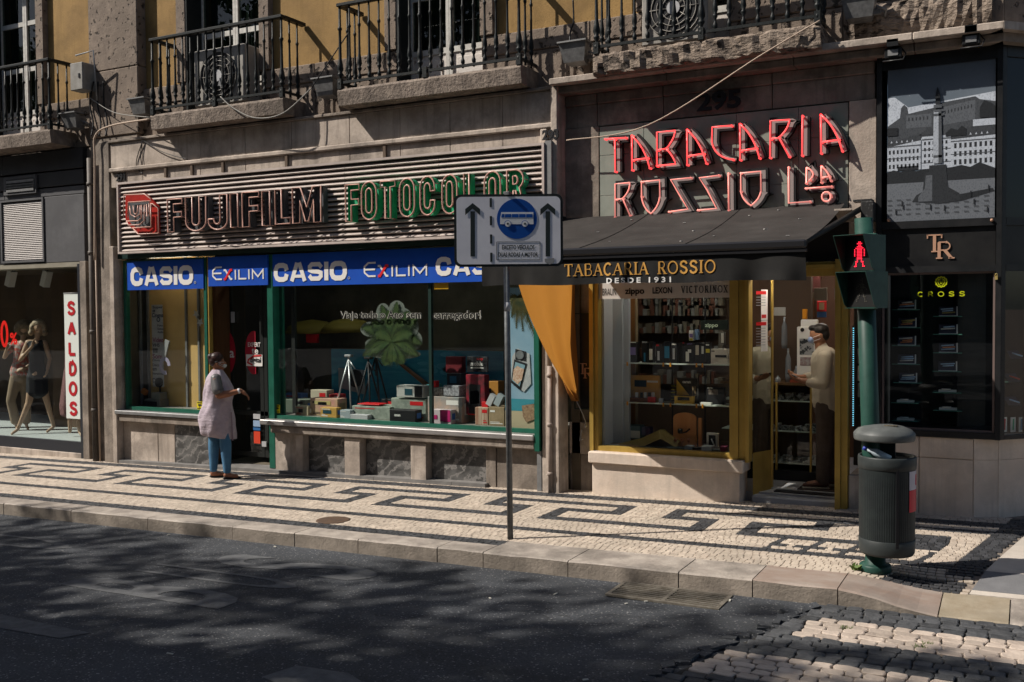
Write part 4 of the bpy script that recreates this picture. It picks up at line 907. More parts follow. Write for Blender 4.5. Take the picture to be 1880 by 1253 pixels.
# house numbers
def number(s, x0, y0, x1, y1, Y, label, mat=BLACK, bold=.04):
    m = MB(); ptext(m, s, x0, y0, x1, y1, Y - .02, bold); o = MB()
    vs = [(v[0], v[1], v[2]) for v in m.v]; n = len(vs); o.add(vs + [(v[0], v[1] + .018, v[2]) for v in vs], m.f); 
    # walls
    from collections import Counter
    ed = Counter(tuple(sorted((f[i], f[(i + 1) % len(f)]))) for f in m.f for i in range(len(f)))
    o.f += [(a, b, n + b, n + a) for (a, b), c in ed.items() if c == 1]; o.m = [0] * len(o.f); o.sm = [False] * len(o.f)
    solo('house_number', o, mat, label, 'number')
number('291', 213, 318, 229, 333, YC, 'dark house number 291 at the top left corner of the ribbed sign')
number('293', 995, 238, 1025, 257, YC - .05, 'dark metal house number 293 at the top right corner of the ribbed sign')
# ---- goods in the narrow window
PAPER = M('white_paper', (.42, .41, .40), .7, (.36, .35, .34), 10)
t = thing('word_poster', 'tall narrow white poster with words Cinema, Video and DVD in the tan window', 'poster', P(289, 710, 10.42))
a, b = P(278, 560, 10.42), P(301, 711, 10.42); m = MB(); m.box(a.x, b.x, 10.42, 10.425, b.z, a.z); part('sheet', m, PAPER, t)
m = MB()
for s, x0, y0, x1, y1 in (('Super', 280, 562, 299, 568), ('8', 280, 569, 285, 574), ('Cinema', 279, 575, 300, 583), ('Foto', 289, 596, 299, 600), ('Slides', 289, 602, 300, 606), ('Audio', 289, 608, 300, 612), ('VHS', 280, 631, 293, 637), ('DVD', 280, 695, 299, 703), ('Digital', 280, 660, 298, 665), ('Discos', 280, 668, 295, 673), ('em', 280, 676, 288, 681), ('Negativos', 280, 684, 300, 690)): ptext(m, s, x0, y0, x1, y1, 10.417, .02)
m.ribbon([(P(291, 587, 10.42).x + .03 * math.cos(q), P(291, 587, 10.42).z + .03 * math.sin(q)) for q in [i * math.pi / 6 for i in range(12)]], .012, front(10.418), .002, closed=True)
part('black_words', m, M('navy_print', (.03, .03, .06), .6), t, fix=False)
m = MB()
for s, x0, y0, x1, y1 in (('Video', 280, 620, 300, 629), ('Som', 280, 650, 298, 659)): ptext(m, s, x0, y0, x1, y1, 10.417, .02)
part('coloured_words', m, M('mauve_print', (.22, .04, .10), .6), t, fix=False)
m = MB()
for i in range(6): m.box(a.x + .02 + i * .016, a.x + .028 + i * .016, 10.416, 10.418, P(285, 648, 10.42).z, P(285, 640, 10.42).z)
part('bar_symbol', m, BLACK, t)
c = P(303, 672, 10.34); m = MB(); m.ribbon([(c.x + .085 * math.cos(q), c.z + .1 * math.sin(q)) for q in [i * math.pi / 10 for i in range(17)]], .055, front(10.34), .006)
solo('disc_display', m, M('lilac_disc', (.34, .31, .42), .4), 'lilac ring-shaped cut-out beside the word poster', 'cutout')
m = MB(); c = P(304, 640, 10.34); m.obox((c.x, 10.34, c.z), (.085, .02, .25), 0, 0, .35); solo('film_strip', m, M('film_grey', (.30, .30, .30), .5), 'tilted pale film strip cut-out above the lilac ring', 'cutout')
a, b = P(236, 563, 10.22), P(240, 708, 10.22); m = MB(); m.box(a.x, b.x, 10.22, 10.225, b.z, a.z); solo('poster_edge', m, M('teal_grey', (.12, .17, .16), .6), 'narrow grey-green poster edge at the left side of the tan window', 'poster')
t = thing('movie_projector', 'old film projector standing low in the tan window', 'projector', P(284, 748, 10.37))
c = P(284, 748, 10.37); m = MB(); m.box(c.x - .16, c.x + .16, 10.32, 10.5, c.z, c.z + .12, .01); m.box(c.x - .02, c.x + .16, 10.32, 10.47, c.z + .12, c.z + .22, .01); part('body', m, M('proj_grey', (.16, .15, .13), .4), t)
m = MB(); m.tube([(c.x + .06, 10.42, c.z + .22), (c.x + .06, 10.42, c.z + .34)], .012, 6); m.prism([(c.x + .06 + .07 * math.cos(q), 10.39, c.z + .36 + .07 * math.sin(q)) for q in [i * math.pi / 8 for i in range(16)]], (0, .03, 0)); part('reel', m, BLACK, t)
m = MB(); m.box(c.x - .14, c.x + .1, 10.305, 10.32, c.z + .02, c.z + .09); part('front_plate', m, BLACK, t)
m = MB(); m.obox((c.x - .2, 10.37, c.z + .22), (.09, .05, .07), 0, 0, .5); part('lamp', m, M('orange_cloth2', (.35, .12, .03), .7), t)
for i, (x, y) in enumerate(((360, 577), (367, 592))):
    c = P(x, y, 10.42); m = MB(); m.prism([(c.x + (.07 if k % 2 else .03) * math.cos(R(36 * k + 18)), 10.42, c.z + (.07 if k % 2 else .03) * math.sin(R(36 * k + 18))) for k in range(10)], (0, .006, 0)); solo('paper_star', m, PAPER, ['upper white paper star by the right edge of the tan window', 'lower white paper star by the right edge of the tan window'][i], 'star')
# ---- goods in the large window
def img(mb, x0, y0, x1, y1, Y): 
    a = P(x0, y0, Y); b = P(x1, y1, Y); mb.box(a.x, b.x, Y, Y + .003, b.z, a.z)
SEA = M('sea_print', (.008, .14, .24), .6, (.02, .20, .28), 3, stretch=(1, 1, 5)); SEAD = M('sea_print_light', (.05, .24, .34), .6)
YBK = 10.95
t = thing('sea_backdrop', 'printed blue sea backdrop with a palm standing across the lower part of the large window', 'backdrop', P(760, 790, YBK))
a, b = P(608, 641, YBK), P(925, 785, YBK); b.z = zsill + .012
m = MB(); m.box(a.x, b.x, YBK, YBK + .02, b.z, a.z); part('print', m, SEA, t)
m = MB()
for k in range(26):
    x = rs.uniform(a.x, b.x - .5); z = b.z + (a.z - b.z) * rs.uniform(.05, .95); m.box(x, min(b.x, x + rs.uniform(.1, .5)), YBK - .002, YBK - .001, z, z + rs.uniform(.002, .008))
for k in range(14):
    x = rs.uniform(a.x + 1.5, b.x - .2); z = a.z - rs.uniform(.05, .3); disc(m, (x, z), rs.uniform(.04, .12), rs.uniform(.02, .05), YBK - .001, .001, 12)
part('wave_lines', m, SEAD, t)
m = MB(); tr = [P(x, y, YBK - .03) for x, y in ((722, 655), (740, 672), (765, 692), (790, 712))]; m.tube(tr, [.02, .025, .03, .035], 7); part('palm_trunk', m, WOODB, t)
FROND = M('frond_print', (.008, .022, .006), .8, (.018, .03, .008), 7); HALO = M('cutout_halo', (.14, .155, .135), .8)
def frond(mb, p0, p1, droop, w, Y, n=24):
    p0, p1 = Vector(p0), Vector(p1); mid = (p0 + p1) / 2 + Vector((0, droop)); sp_ = []
    for i in range(n + 1): t_ = i / n; sp_.append(p0 * (1 - t_) ** 2 + mid * 2 * t_ * (1 - t_) + p1 * t_ * t_)
    for i in range(1, n * 2 + 1):
        k = i / 2; j = min(n - 1, int(k)); a = sp_[j] + (sp_[j + 1] - sp_[j]) * (k - j) if j < n else sp_[n]; d = (sp_[min(n, j + 1)] - sp_[j]).normalized()
        nn = Vector((-d.y, d.x)); l = (w * math.sin(math.pi * (k / n) ** .7) + .02) * rs.uniform(.75, 1.15)
        for s in (-1, 1):
            tip = a + nn * s * l * .8 + d * l * .8 + Vector((0, -l * .35)); b = a + d * .017; mb.add([(a.x, Y, a.y), (b.x, Y, b.y), (tip.x, Y - .003, tip.y)], [(0, 1, 2)])
    mb.ribbon([(q.x, q.y) for q in sp_], .008, front(Y), .001)
tc = P(722, 640, GL_Y + .05); YPL = GL_Y + .05
pt = thing('palm_cutout', 'pale-edged palm tree cut-out stuck inside the large shop window', 'cutout', tc)
m = MB()
for cx, cy, rx, ry in ((703, 577, 13, 20), (728, 567, 14, 15), (680, 605, 19, 14), (752, 600, 16, 20), (688, 632, 18, 11), (758, 625, 16, 18), (722, 612, 26, 34), (738, 585, 18, 20), (722, 650, 50, 10)):
    c = P(cx, cy, YPL + .006); e = P(cx + rx, cy, YPL); f2 = P(cx, cy - ry, YPL); hk = .0007 * cx % .009; disc(m, (c.x, c.z), e.x - c.x, f2.z - c.z, YPL + .008 + hk, .0003, 20)
part('halo', m, HALO, pt)
cc = P(720, 628, YPL); FRL = M('frond_print_light', (.022, .052, .013), .8, (.045, .07, .016), 9); ms = [MB(), MB()]
for k_, (px_, py_, dr) in enumerate(((701, 562, .02), (729, 557, .02), (666, 602, .12), (765, 586, .10), (672, 638, .12), (774, 630, .14), (684, 592, .10), (751, 574, .10), (713, 572, .0), (768, 652, .1), (668, 652, .1), (742, 665, 0), (706, 668, 0), (722, 662, 0), (740, 590, .05), (690, 612, .1), (758, 612, .1))):
    e = P(px_, py_, YPL); hk = k_ * .0009
    frond(ms[0], (cc.x, cc.z), (e.x, e.z), dr + .04, .13, YPL - .001 - hk); frond(ms[1], (cc.x, cc.z), (e.x - (e.x - cc.x) * .06, e.z), dr, .085, YPL - .0014 - hk)
part('dark_fronds', ms[0], FROND, pt, fix=False, kind='stuff'); part('light_fronds', ms[1], FRL, pt, fix=False, kind='stuff')
# window lettering
WT = M('window_letter_black', (.012, .012, .012), .4); WH = M('window_letter_edge', (.34, .34, .30), .6)
t = thing('window_lettering', 'black outlined lettering Viaje todo o Ano sem carregador! across the large shop window', 'lettering', P(755, 588, GL_Y - .004))
for mt, bo, yy_ in ((WH, .06, GL_Y - .003), (WT, .016, GL_Y - .0042)):
    m = MB(); ptext(m, 'Viaje todo o Ano sem', 623, 572, 775, 590, yy_, bo, y0r=570, y1r=590); ptext(m, 'carregador!', 794, 571, 885, 591, yy_, bo, y0r=569); part('letters', m, mt, t, fix=False)
m = MB(); img(m, 797, 520, 823, 531, GL_Y - .006); solo('shop_notice', m, M('amber_sticker', (.5, .28, .01), .5), 'small amber sticker directly beneath the long blue sign', 'sticker')
# beach poster at right
t = thing('beach_poster', 'tall beach poster with palm, phone and camera at the right end of the large window', 'poster', P(970, 790, 10.2)); YP = 10.17
a, b = P(926, 540, YP), P(993, 790, YP); wz1 = PZ_(960, 528, YP); zb = zsill + .02
m = MB(); m.box(a.x, b.x, YP, YP + .01, zb, wz1); part('sky_print', m, M('poster_sky', (.17, .30, .42), .6, (.24, .36, .46), 2), t)
m = MB(); zh = PZ_(960, 733, YP); m.box(a.x, b.x, YP - .002, YP - .001, zh - .14, zh); part('sea_print', m, M('poster_sea', (.03, .22, .28), .6), t)
m = MB(); m.box(a.x, b.x, YP - .003, YP - .002, zb, zh - .141); part('sand_print', m, M('poster_sand', (.40, .33, .22), .7), t)
m = MB(); c = P(951, 545, YP)
for px_, py_ in ((992, 560), (990, 590), (985, 625), (975, 600), (960, 605), (940, 580), (930, 560), (970, 575), (993, 575), (965, 560), (948, 600)):
    e = P(px_, py_, YP); frond(m, (c.x, c.z), (e.x, e.z), .09, .07, YP - .004, 10)
part('palm_print', m, M('poster_palm', (.02, .035, .012), .7, (.09, .07, .015), 12), t, fix=False)
def shape(mb, pts, Y, th=.004): mb.prism([P(x, y, Y) for x, y in pts], (0, th, 0))
m = MB(); shape(m, [(940, 655), (950, 640), (972, 650), (975, 705), (962, 720), (938, 702)], YP - .010); part('device_halo', m, DWHITE, t)
m = MB(); shape(m, [(944, 660), (967, 668), (955, 717), (938, 703)], YP - .016); shape(m, [(946, 641), (966, 646), (966, 664), (946, 660)], YP - .014); part('phone', m, BLACK, t)
m = MB(); shape(m, [(946, 665), (964, 671), (954, 710), (940, 699)], YP - .020); part('phone_screen', m, M('photo_screen', (.20, .32, .38), .4), t)
m = MB(); shape(m, [(943, 678), (950, 672), (956, 676), (962, 678), (958, 698), (950, 706), (941, 697)], YP - .022); part('people_photo', m, M('photo_people', (.42, .20, .12), .5, (.62, .5, .4), 40), t)
m = MB(); c = P(956, 652, YP); disc(m, (c.x, c.z), .05, .05, YP - .019, .004); part('camera_lens', m, STEEL, t)
m = MB(); shape(m, [(958, 745), (985, 741), (987, 768), (966, 776), (960, 765)], YP - .014); part('box_print', m, M('kraft_print', (.33, .22, .13), .7, (.16, .08, .05), 40), t)
# cartons
def carton(x0, y0, x1, y1, Y, dep, mat, label, cat='box', extra=None, tilt=0, snap=False):
    a, b = P(x0, y0, Y), P(x1, y1, Y); z0 = zsill + .013 if snap else b.z; c = ((a.x + b.x) / 2, Y + dep / 2, z0)
    t = thing('carton' if cat == 'box' else cat.replace(' ', '_'), label, cat, c); m = MB(); 
    if tilt: m.obox((c[0], c[1], (a.z + z0) / 2), (b.x - a.x, dep, a.z - z0), 0, 0, tilt)
    else: m.box(a.x, b.x, Y, Y + dep, z0, a.z, .004)
    part('shell', m, mat, t)
    if snap and y1 - y0 > 8:
        q = MB(); w_, h_ = b.x - a.x, a.z - z0; k0 = rs.randint(3)
        for u0, v0, u1, v1 in (((.08, .12, .45, .2), (.08, .26, .3, .31), (.08, .8, .6, .86)), ((.55, .7, .92, .88), (.62, .12, .92, .18), (.62, .24, .85, .28)), ((.1, .72, .4, .82), (.1, .1, .9, .14), (.1, .18, .7, .21)))[k0]: q.box(a.x + w_ * u0, a.x + w_ * u1, Y - .0022, Y - .0006, z0 + h_ * v0, z0 + h_ * v1)
        part('label_strip', q, [BLACK, WHITE, RED][rs.randint(3)], t); q = MB(); q.box(b.x + .0004, b.x + .002, Y + dep * .2, Y + dep * .8, z0 + h_ * .3, z0 + h_ * .75); part('side_label', q, [WHITE, M('label_blue', (.03, .10, .30), .5), KR][rs.randint(3)], t)
    for e in (extra or []):
        m = MB()
        if isinstance(e[0], str): ptext(m, e[0], *e[1:5], Y - .004, .03)
        else: aa, bb = P(e[0], e[1], Y), P(e[2], e[3], Y); m.box(aa.x, bb.x, Y - .004, Y - .001, bb.z, aa.z)
        part('print', m, e[-1], t, fix=False)
    return t
GIFT = M('gift_paper_green', (.30, .33, .28), .6, (.17, .20, .17), 14); KR = M('kraft', (.30, .22, .13), .7, (.22, .16, .09), 9); PINKM = M('magenta_print', (.40, .015, .12), .5)
CHK = M('checked_paper', (.42, .30, .24), .6, (.16, .22, .24), 5); PINKB = M('pink_card', (.45, .22, .20), .6, (.42, .33, .18), 8); TEALD = M('teal_dark', (.01, .05, .07), .5); LB = M('light_blue_box', (.28, .32, .34), .6)
carton(512, 733, 560, 758, 10.5, .3, M('dusty_green_box', (.13, .15, .12), .7), 'faded greenish carton at the far left of the large window', snap=True)
carton(542, 746, 566, 762, 10.28, .15, M('cream_box', (.36, .30, .20), .7), 'small cream carton with a black lens picture, second from the left', extra=[(548, 751, 556, 758, BLACK)], snap=True)
carton(569, 731, 620, 762, 10.34, .2, PINKB, 'pink and cream camera carton left of the tripods', extra=[(577, 736, 607, 744, M('yell', (.40, .34, .14), .6)), (584, 738, 600, 744, TEALD)], snap=True)
carton(588, 748, 618, 764, 10.22, .1, M('orange_box', (.45, .26, .06), .6), 'small orange carton in front of the pink camera carton', extra=[(593, 753, 608, 760, TEALD)], snap=True)
carton(624, 753, 643, 767, 10.22, .12, LB, 'small pale blue carton at the foot of the silver tripod', snap=True)
carton(646, 745, 716, 770, 10.3, .4, GIFT, 'long box wrapped in pale green patterned paper', snap=True)
carton(656, 741, 696, 745, 10.32, .2, RED, 'thin red folder lying on the long green wrapped box', 'folder')
carton(643, 761, 675, 768, 10.2, .1, DWHITE, 'flat white carton in front of the long green wrapped box', snap=True)
carton(718, 731, 782, 775, 10.38, .4, GIFT, 'large grey-green marbled gift box carrying the white camera carton', snap=True)
carton(728, 708, 776, 731, 10.36, .2, M('camera_white_box', (.42, .42, .40), .5), 'white camera carton with a blue camera picture on top of the large marbled box', extra=[(743, 714, 757, 726, TEALD), (761, 709, 775, 730, BLACK)])
carton(715, 752, 763, 771, 10.2, .15, BLACK, 'low black carton in front of the large marbled box', extra=[('POLAROID'.replace('POLAROID', 'camera'), 724, 761, 735, 765, WHITE)], snap=True)
carton(785, 728, 848, 778, 10.32, .35, CHK, 'big box wrapped in pink and grey checked paper', snap=True)
carton(792, 752, 828, 776, 10.2, .12, M('white_mag', (.50, .42, .44), .5), 'white and magenta carton in front of the checked box', extra=[(808, 753, 827, 775, PINKM), (796, 762, 803, 770, PINKM)], snap=True)
carton(814, 708, 843, 728, 10.36, .2, M('print_white', (.40, .40, .42), .6, (.12, .12, .14), 60), 'small white carton with black scribbles standing on the checked box')
carton(788, 712, 812, 728, 10.38, .15, M('dark_photo_box', (.05, .05, .05), .5, (.3, .28, .25), 40), 'dark carton with a small white photo left of the scribbled carton')
carton(790, 700, 800, 712, 10.4, .08, RED, 'red rounded packet behind the dark photo carton', 'packet')
carton(818, 655, 848, 686, 10.62, .1, M('dark_red_box', (.14, .015, .02), .5), 'dark red carton standing behind the black camera')
carton(820, 686, 846, 708, 10.48, .18, M('camera_black_box', (.012, .015, .02), .4), 'black camera carton with a blue lens below the dark red carton', extra=[(826, 691, 838, 704, M('lens_blue', (.02, .10, .18), .3))])
carton(857, 655, 895, 684, 10.42, .03, BLACK, 'black easy mobile display header board', 'sign', extra=[('easy', 875, 658, 887, 663, RED), ('mobile', 864, 664, 887, 672, WHITE), ('accessories', 864, 674, 888, 677, WHITE)])
t = carton(855, 688, 890, 762, 10.40, .12, M('display_red', (.30, .012, .03), .5, (.03, .02, .02), 9), 'tall red and black accessory tower beneath the mobile header board', 'display stand', extra=[(861, 706, 882, 760, BLACK), (863, 718, 880, 742, M('face_photo', (.30, .13, .09), .5, (.04, .02, .02), 12)), (859, 760, 884, 763, RED)])
carton(884, 738, 896, 762, 10.36, .08, RED, 'narrow red packet right of the accessory tower', 'packet')
m_st = M('striped_paper', (.45, .36, .27), .6, (.25, .10, .06), 30, stretch=(1.6, 1.6, .02))
carton(872, 748, 896, 780, 10.3, .22, m_st, 'box wrapped in brown vertical striped paper', snap=True)
carton(897, 747, 926, 778, 10.3, .22, KR, 'plain brown box right of the striped one', snap=True)
carton(895, 724, 905, 746, 10.33, .07, DWHITE, 'white phone accessory pack leaning on the striped box, the left of two', 'packet', tilt=.5, extra=None)
carton(909, 724, 920, 746, 10.33, .07, LB, 'pale blue accessory pack leaning on the brown box, the right of two', 'packet', tilt=.5)
for x0, y0, x1, y1, Y, mt, lb in ((524, 722, 552, 744, 10.72, M('back_blue', (.04, .10, .26), .5), 'dark blue carton in the back row at the far left of the camera window'), (570, 716, 600, 733, 10.7, M('back_cream', (.45, .40, .30), .6), 'cream carton in the back row behind the pink camera carton'), (603, 724, 622, 742, 10.72, M('back_red', (.35, .03, .03), .5), 'red carton in the back row just left of the silver tripod'), (700, 733, 722, 752, 10.66, BLACK, 'black carton in the back row between the tripods and the marbled box'), (783, 706, 800, 728, 10.74, M('back_teal', (.03, .20, .22), .5), 'teal carton in the back row by the window bar'), (848, 724, 858, 760, 10.56, M('back_white', (.50, .50, .48), .5), 'slim white carton in the back row left of the accessory tower'), (893, 700, 915, 724, 10.72, M('back_orange', (.45, .20, .04), .5), 'orange carton in the back row above the accessory packs')):
    carton(x0, y0, x1, y1, Y, .16, mt, lb, snap=True)
# tripods
def tripod(cx, y0, y1, spread, mat, label, Y=10.55):
    c = P(cx, y0, Y); b = P(cx, y1, Y); b.z = zsill + .015; t = thing('tripod', label, 'tripod', b)
    for k, (sx_, sy_) in enumerate(((-spread, -.1), (spread * .8, -.15), (.05, .25))):
        m = MB(); m.tube([c, (c.x + sx_ * .55, Y + sy_ * .5, (c.z + b.z) / 2), (c.x + sx_, Y + sy_, b.z)], [.013, .012, .008], 7); part('leg', m, mat, t)
    m = MB(); m.tube([c + Vector((0, 0, -.25)), c + Vector((0, 0, .04))], .012, 7); m.box(c.x - .05, c.x + .05, Y - .03, Y + .04, c.z + .03, c.z + .06, .005); m.tube([c + Vector((0, 0, .0)), c + Vector((.14, -.05, -.12))], .007, 6); part('head', m, mat, t)
tripod(640, 660, 765, .17, M('tripod_silver', (.42, .43, .44), .35, metal=.7), 'silver tripod standing left in front of the sea backdrop')
tripod(676, 664, 760, .16, BLACK, 'black tripod just right of the silver one', 10.6)
tripod(690, 655, 765, .20, M('tripod_black', (.02, .02, .022), .4), 'taller black tripod, rightmost of the three', 10.7)
t = thing('camera_print', 'large grey camera picture on the sea backdrop behind the tripods', 'picture', P(645, 700, YBK - .01)); m = MB(); shape(m, [(621, 676), (668, 680), (670, 725), (622, 712)], YBK - .02, .015); part('body', m, M('camera_print_grey', (.20, .22, .23), .5), t)
m = MB(); c = P(653, 695, YBK - .02); disc(m, (c.x, c.z), .12, .12, YBK - .02, .02); part('lens', m, BLACK, t)
TUBC = M('added_tube_cool', (.92, 1.0, .90), .3, emit=16)  # unseen tubes added to brighten the camera window display
for i, x_ in enumerate((-8.1, -6.4)): m = MB(); m.box(x_ - .55, x_ + .55, 10.9, 10.95, 3.0, 3.02); solo('added_tube_lamp', m, TUBC, ['added unseen tube lamp over the left half of the camera window', 'added unseen tube lamp over the right half of the camera window'][i], 'lamp')
m = MB(); m.box(-11.3, -10.5, 10.28, 10.31, 2.78, 2.80); solo('added_tube_lamp', m, M('added_tube_warm', (1, .85, .6), .3, emit=12), 'added warm tube lamp over the narrow tan window', 'lamp')  # tube added to brighten the tan boards
# yellow umbrella-like shades deep in the shop
for i, (px_, py_) in enumerate(((573, 612), (640, 610))):
    c = P(px_, py_, 11.6); m = MB(); m.lathe([(.42, 0), (.36, .1), (.22, .17), (.02, .2)], c, 14); solo('ceiling_shade', m, M('yellow_shade', (.16, .12, .02), .7), ['yellow lampshade-like canopy deep in the shop, the left one', 'yellow lampshade-like canopy deep in the shop, the right one'][i], 'shade')
c = P(572, 622, 11.3); m = MB(); m.box(c.x - .1, c.x + .1, 11.3, 11.35, c.z - .06, c.z + .06); solo('red_tag', m, RED, 'red card hanging under the left yellow canopy', 'card')
# ================================================================= TOBACCO SHOP
ts = thing('tobacco_shopfront', 'narrow tobacconist front with gilt window and door frames beneath the dark awning', 'shopfront', (-3, 10.2, 0))
def tp(name, m, mat, label=None, fix=True): return part(name, m, mat, ts, label, fix=fix)
YT_ = 10.15
# stone above, 295 panel
for a, b in ((-4.64, -4.26), (-4.255, -3.5), (-3.495, -2.35), (-2.345, -1.36)):
    m = MB(); m.box(a, b - .003, YT_ + .02, 10.6, 4.06, 4.30, .003); tp('stone_panel', m, LIMED)
    m = MB(); m.box(a, b - .003, YT_ + .0, 10.6, 4.303, 4.42, .01); tp('stone_panel', m, LIMED)
m = MB(); m.box(-4.64, -4.235, YT_, 10.6, 3.055, 4.056, .004); tp('side_stone', m, LIMED)
m = MB(); m.box(-1.595, -1.345, YT_ - .02, 10.6, 2.45, 4.05, .004); tp('side_stone', m, LIME)
m = MB(); m.box(-1.595, -1.345, YT_ - .02, 10.6, .0, .40, .01); tp('side_stone', m, LIME)
# cornice shelf running over tobacco and pen shops
m = MB()
for a, b in ((-4.70, -3.4), (-3.395, -2.1), (-2.095, -1.0), (-.995, -.245)):
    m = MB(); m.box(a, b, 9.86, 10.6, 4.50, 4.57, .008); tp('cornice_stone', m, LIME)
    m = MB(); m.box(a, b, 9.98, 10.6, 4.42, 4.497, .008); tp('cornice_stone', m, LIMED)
number('295', 1279, 167, 1360, 202, YT_ - .01, 'large dark metal house number 295 in the shaded stone above the red neon sign', bold=.03)
# neon tile board and letters
nb = thing('tobacco_neon_sign', 'grey-green tiled board with red neon lettering TABACARIA ROSSIO LDA', 'sign', (-2.9, YT_, 3.0))
TILE = M('green_grey_tile', (.27, .29, .25), .4, (.20, .215, .185), 3, dirt=.2, streak=.25)
tx = [-4.225, PX(1182, 300, YT_), PX(1352, 300, YT_), PX(1466, 300, YT_), -1.605]
for i in range(4):
    for z0, z1 in ((3.0, 3.29), (3.293, 3.73), (3.733, 4.045)):
        m = MB(); m.box(tx[i] + .002, tx[i + 1] - .002, YT_ + rs.uniform(0, .003), 10.5, z0, z1, .002); part('tile', m, TILE, nb)
NR = M('lit_red_neon', (1.0, .08, .08), .3, emit=.95); NP = M('dim_red_neon', (.95, .30, .25), .3, emit=.42); CH_ = M('letter_channel', (.012, .012, .013), .5); CHI = M('channel_tube_reflection', (.26, .23, .22), .4)
def bez(p0, c, p1, n=6): return [((1 - t) ** 2 * p0[0] + 2 * t * (1 - t) * c[0] + t * t * p1[0], (1 - t) ** 2 * p0[1] + 2 * t * (1 - t) * c[1] + t * t * p1[1]) for t in [i / n for i in range(n + 1)]]
def neon(strokes, lit):
    Yt = YT_ - .15; fnp = lambda x, y, Y: P(1080 + x / 3.615, 180 + y / 3.615, Y)
    ch = MB(); tb = MB()
    for s in strokes:
        closed = s[0] == s[-1]; q = s[:-1] if closed else s
        w3 = [fnp(x, y, Yt) for x, y in q]; p2 = [(p.x, p.z) for p in w3]
        ch.mi = 0; ch.ribbon([(a_ + .022, b_) for a_, b_ in p2], .078, front(YT_ - .005), .07, closed=closed)
        ch.mi = 1; ch.ribbon([(a_ + .022, b_) for a_, b_ in p2], .034, front(YT_ - .076), .002, closed=closed)  # pale strip: the neon tube's reflection painted into the channel colour
        tb.tube([(p.x, YT_ - .125, p.z) for p in w3], .0085, 8, closed)
        for p in (w3[0], w3[-1]): tb.tube([(p.x, YT_ - .125, p.z), (p.x, YT_ - .07, p.z)], .012, 6)
    o = part('letter', ch, [CH_, CHI], nb); part('neon_tube', tb, NR if lit else NP, o)
A_ = lambda x0, yb, yt, x1, yb2, bar: [[(x0, yb), (x0 - 2, yt)] , bez((x0 - 2, yt), (x0 + (x1 - x0) * .72, yt + (yb2 - yt) * .33), (x1, yb2)), bar]
neon([[(105, 272), (240, 263)], [(170, 272), (173, 488)]], 1)
neon(A_(285, 478, 250, 402, 465, [(288, 412), (388, 398)]), 1)
neon([[(450, 450), (450, 226), (572, 215)] + bez((572, 215), (566, 275), (512, 335)), [(455, 345), (512, 335)], bez((512, 335), (560, 385), (576, 438)) + [(450, 450)]], 1)
neon(A_(652, 443, 210, 778, 433, [(655, 385), (762, 369)]), 1)
neon([[(945, 182), (818, 192)] + bez((815, 290), (835, 395), (955, 408))], 1)
neon(A_(1004, 410, 172, 1132, 398, [(1008, 350), (1112, 332)]), 1)
neon([[(1203, 395), (1205, 150), (1332, 142)] + bez((1332, 142), (1326, 205), (1262, 262)), [(1210, 270), (1262, 262), (1330, 388)]], 1)
neon([[(1416, 380), (1418, 117)]], 1)
neon(A_(1542, 365, 110, 1682, 350, [(1546, 292), (1662, 276)]), 1)
neon([[(172, 792), (173, 570), (270, 562)] + bez((270, 562), (272, 620), (222, 668)), [(176, 675), (222, 668), (272, 780)]], 0)
sh = lambda x0, x1, yt, ym, yb: [[(x0, yt + 6), (x1, yt - 6), (x1 + 2, ym)] + bez((x1 + 2, ym), (x1 - 8, yb - 40), ((x0 + x1) / 2 + 2, yb)) + bez(((x0 + x1) / 2, yb), (x0 + 10, yb - 40), (x0 + 1, ym))[1:] + [(x0, yt + 6)]]
neon(sh(348, 468, 550, 655, 768), 0)
neon([[(675, 530), (542, 542), (605, 650), (658, 738), (530, 756)]], 0)
neon([[(862, 514), (732, 530), (785, 610), (848, 734), (722, 745)]], 0)
neon([[(928, 745), (926, 500)]], 0)
neon(sh(1008, 1140, 492, 620, 715), 0)
neon([[(1326, 460), (1326, 697), (1468, 688)]], 0)
neon([[(1443, 565), (1445, 460)] + bez((1445, 460), (1535, 500), (1443, 565))], 0)
neon(A_(1545, 560, 452, 1608, 548, [(1547, 528), (1600, 520)]), 0)
neon([[(1440, 600), (1612, 588)]], 0)
neon([[(1577 + 30 * math.cos(i * math.pi / 7), 655 + 32 * math.sin(i * math.pi / 7)) for i in range(15)][:-1] + [(1607, 655)]], 0)
# pilaster strip between the shops with dark side panel
m = MB(); m.box(-4.635, -4.38, 10.25, 10.6, .78, 1.99, .004); tp('side_stone', m, LIMED); m = MB(); m.box(-4.635, -4.38, 10.25, 10.6, 1.993, 3.05, .004); tp('side_stone', m, LIMED)
m = MB(); m.box(-4.635, -4.36, 10.2, 10.6, .42, .78, .006); tp('side_stone', m, LIME)
m = MB(); m.box(-4.635, -4.36, 10.22, 10.6, -.1, .417, .006); tp('side_stone', m, LIMED)
m = MB(); m.box(-4.56, -4.375, 10.21, 10.249, .93, 2.0, .004); tp('black_panel', m, BLACKP)
m = MB(); fr(m, -4.565, -4.37, .925, 2.005, 10.195, .012, .02); tp('panel_frame', m, DGREEN)
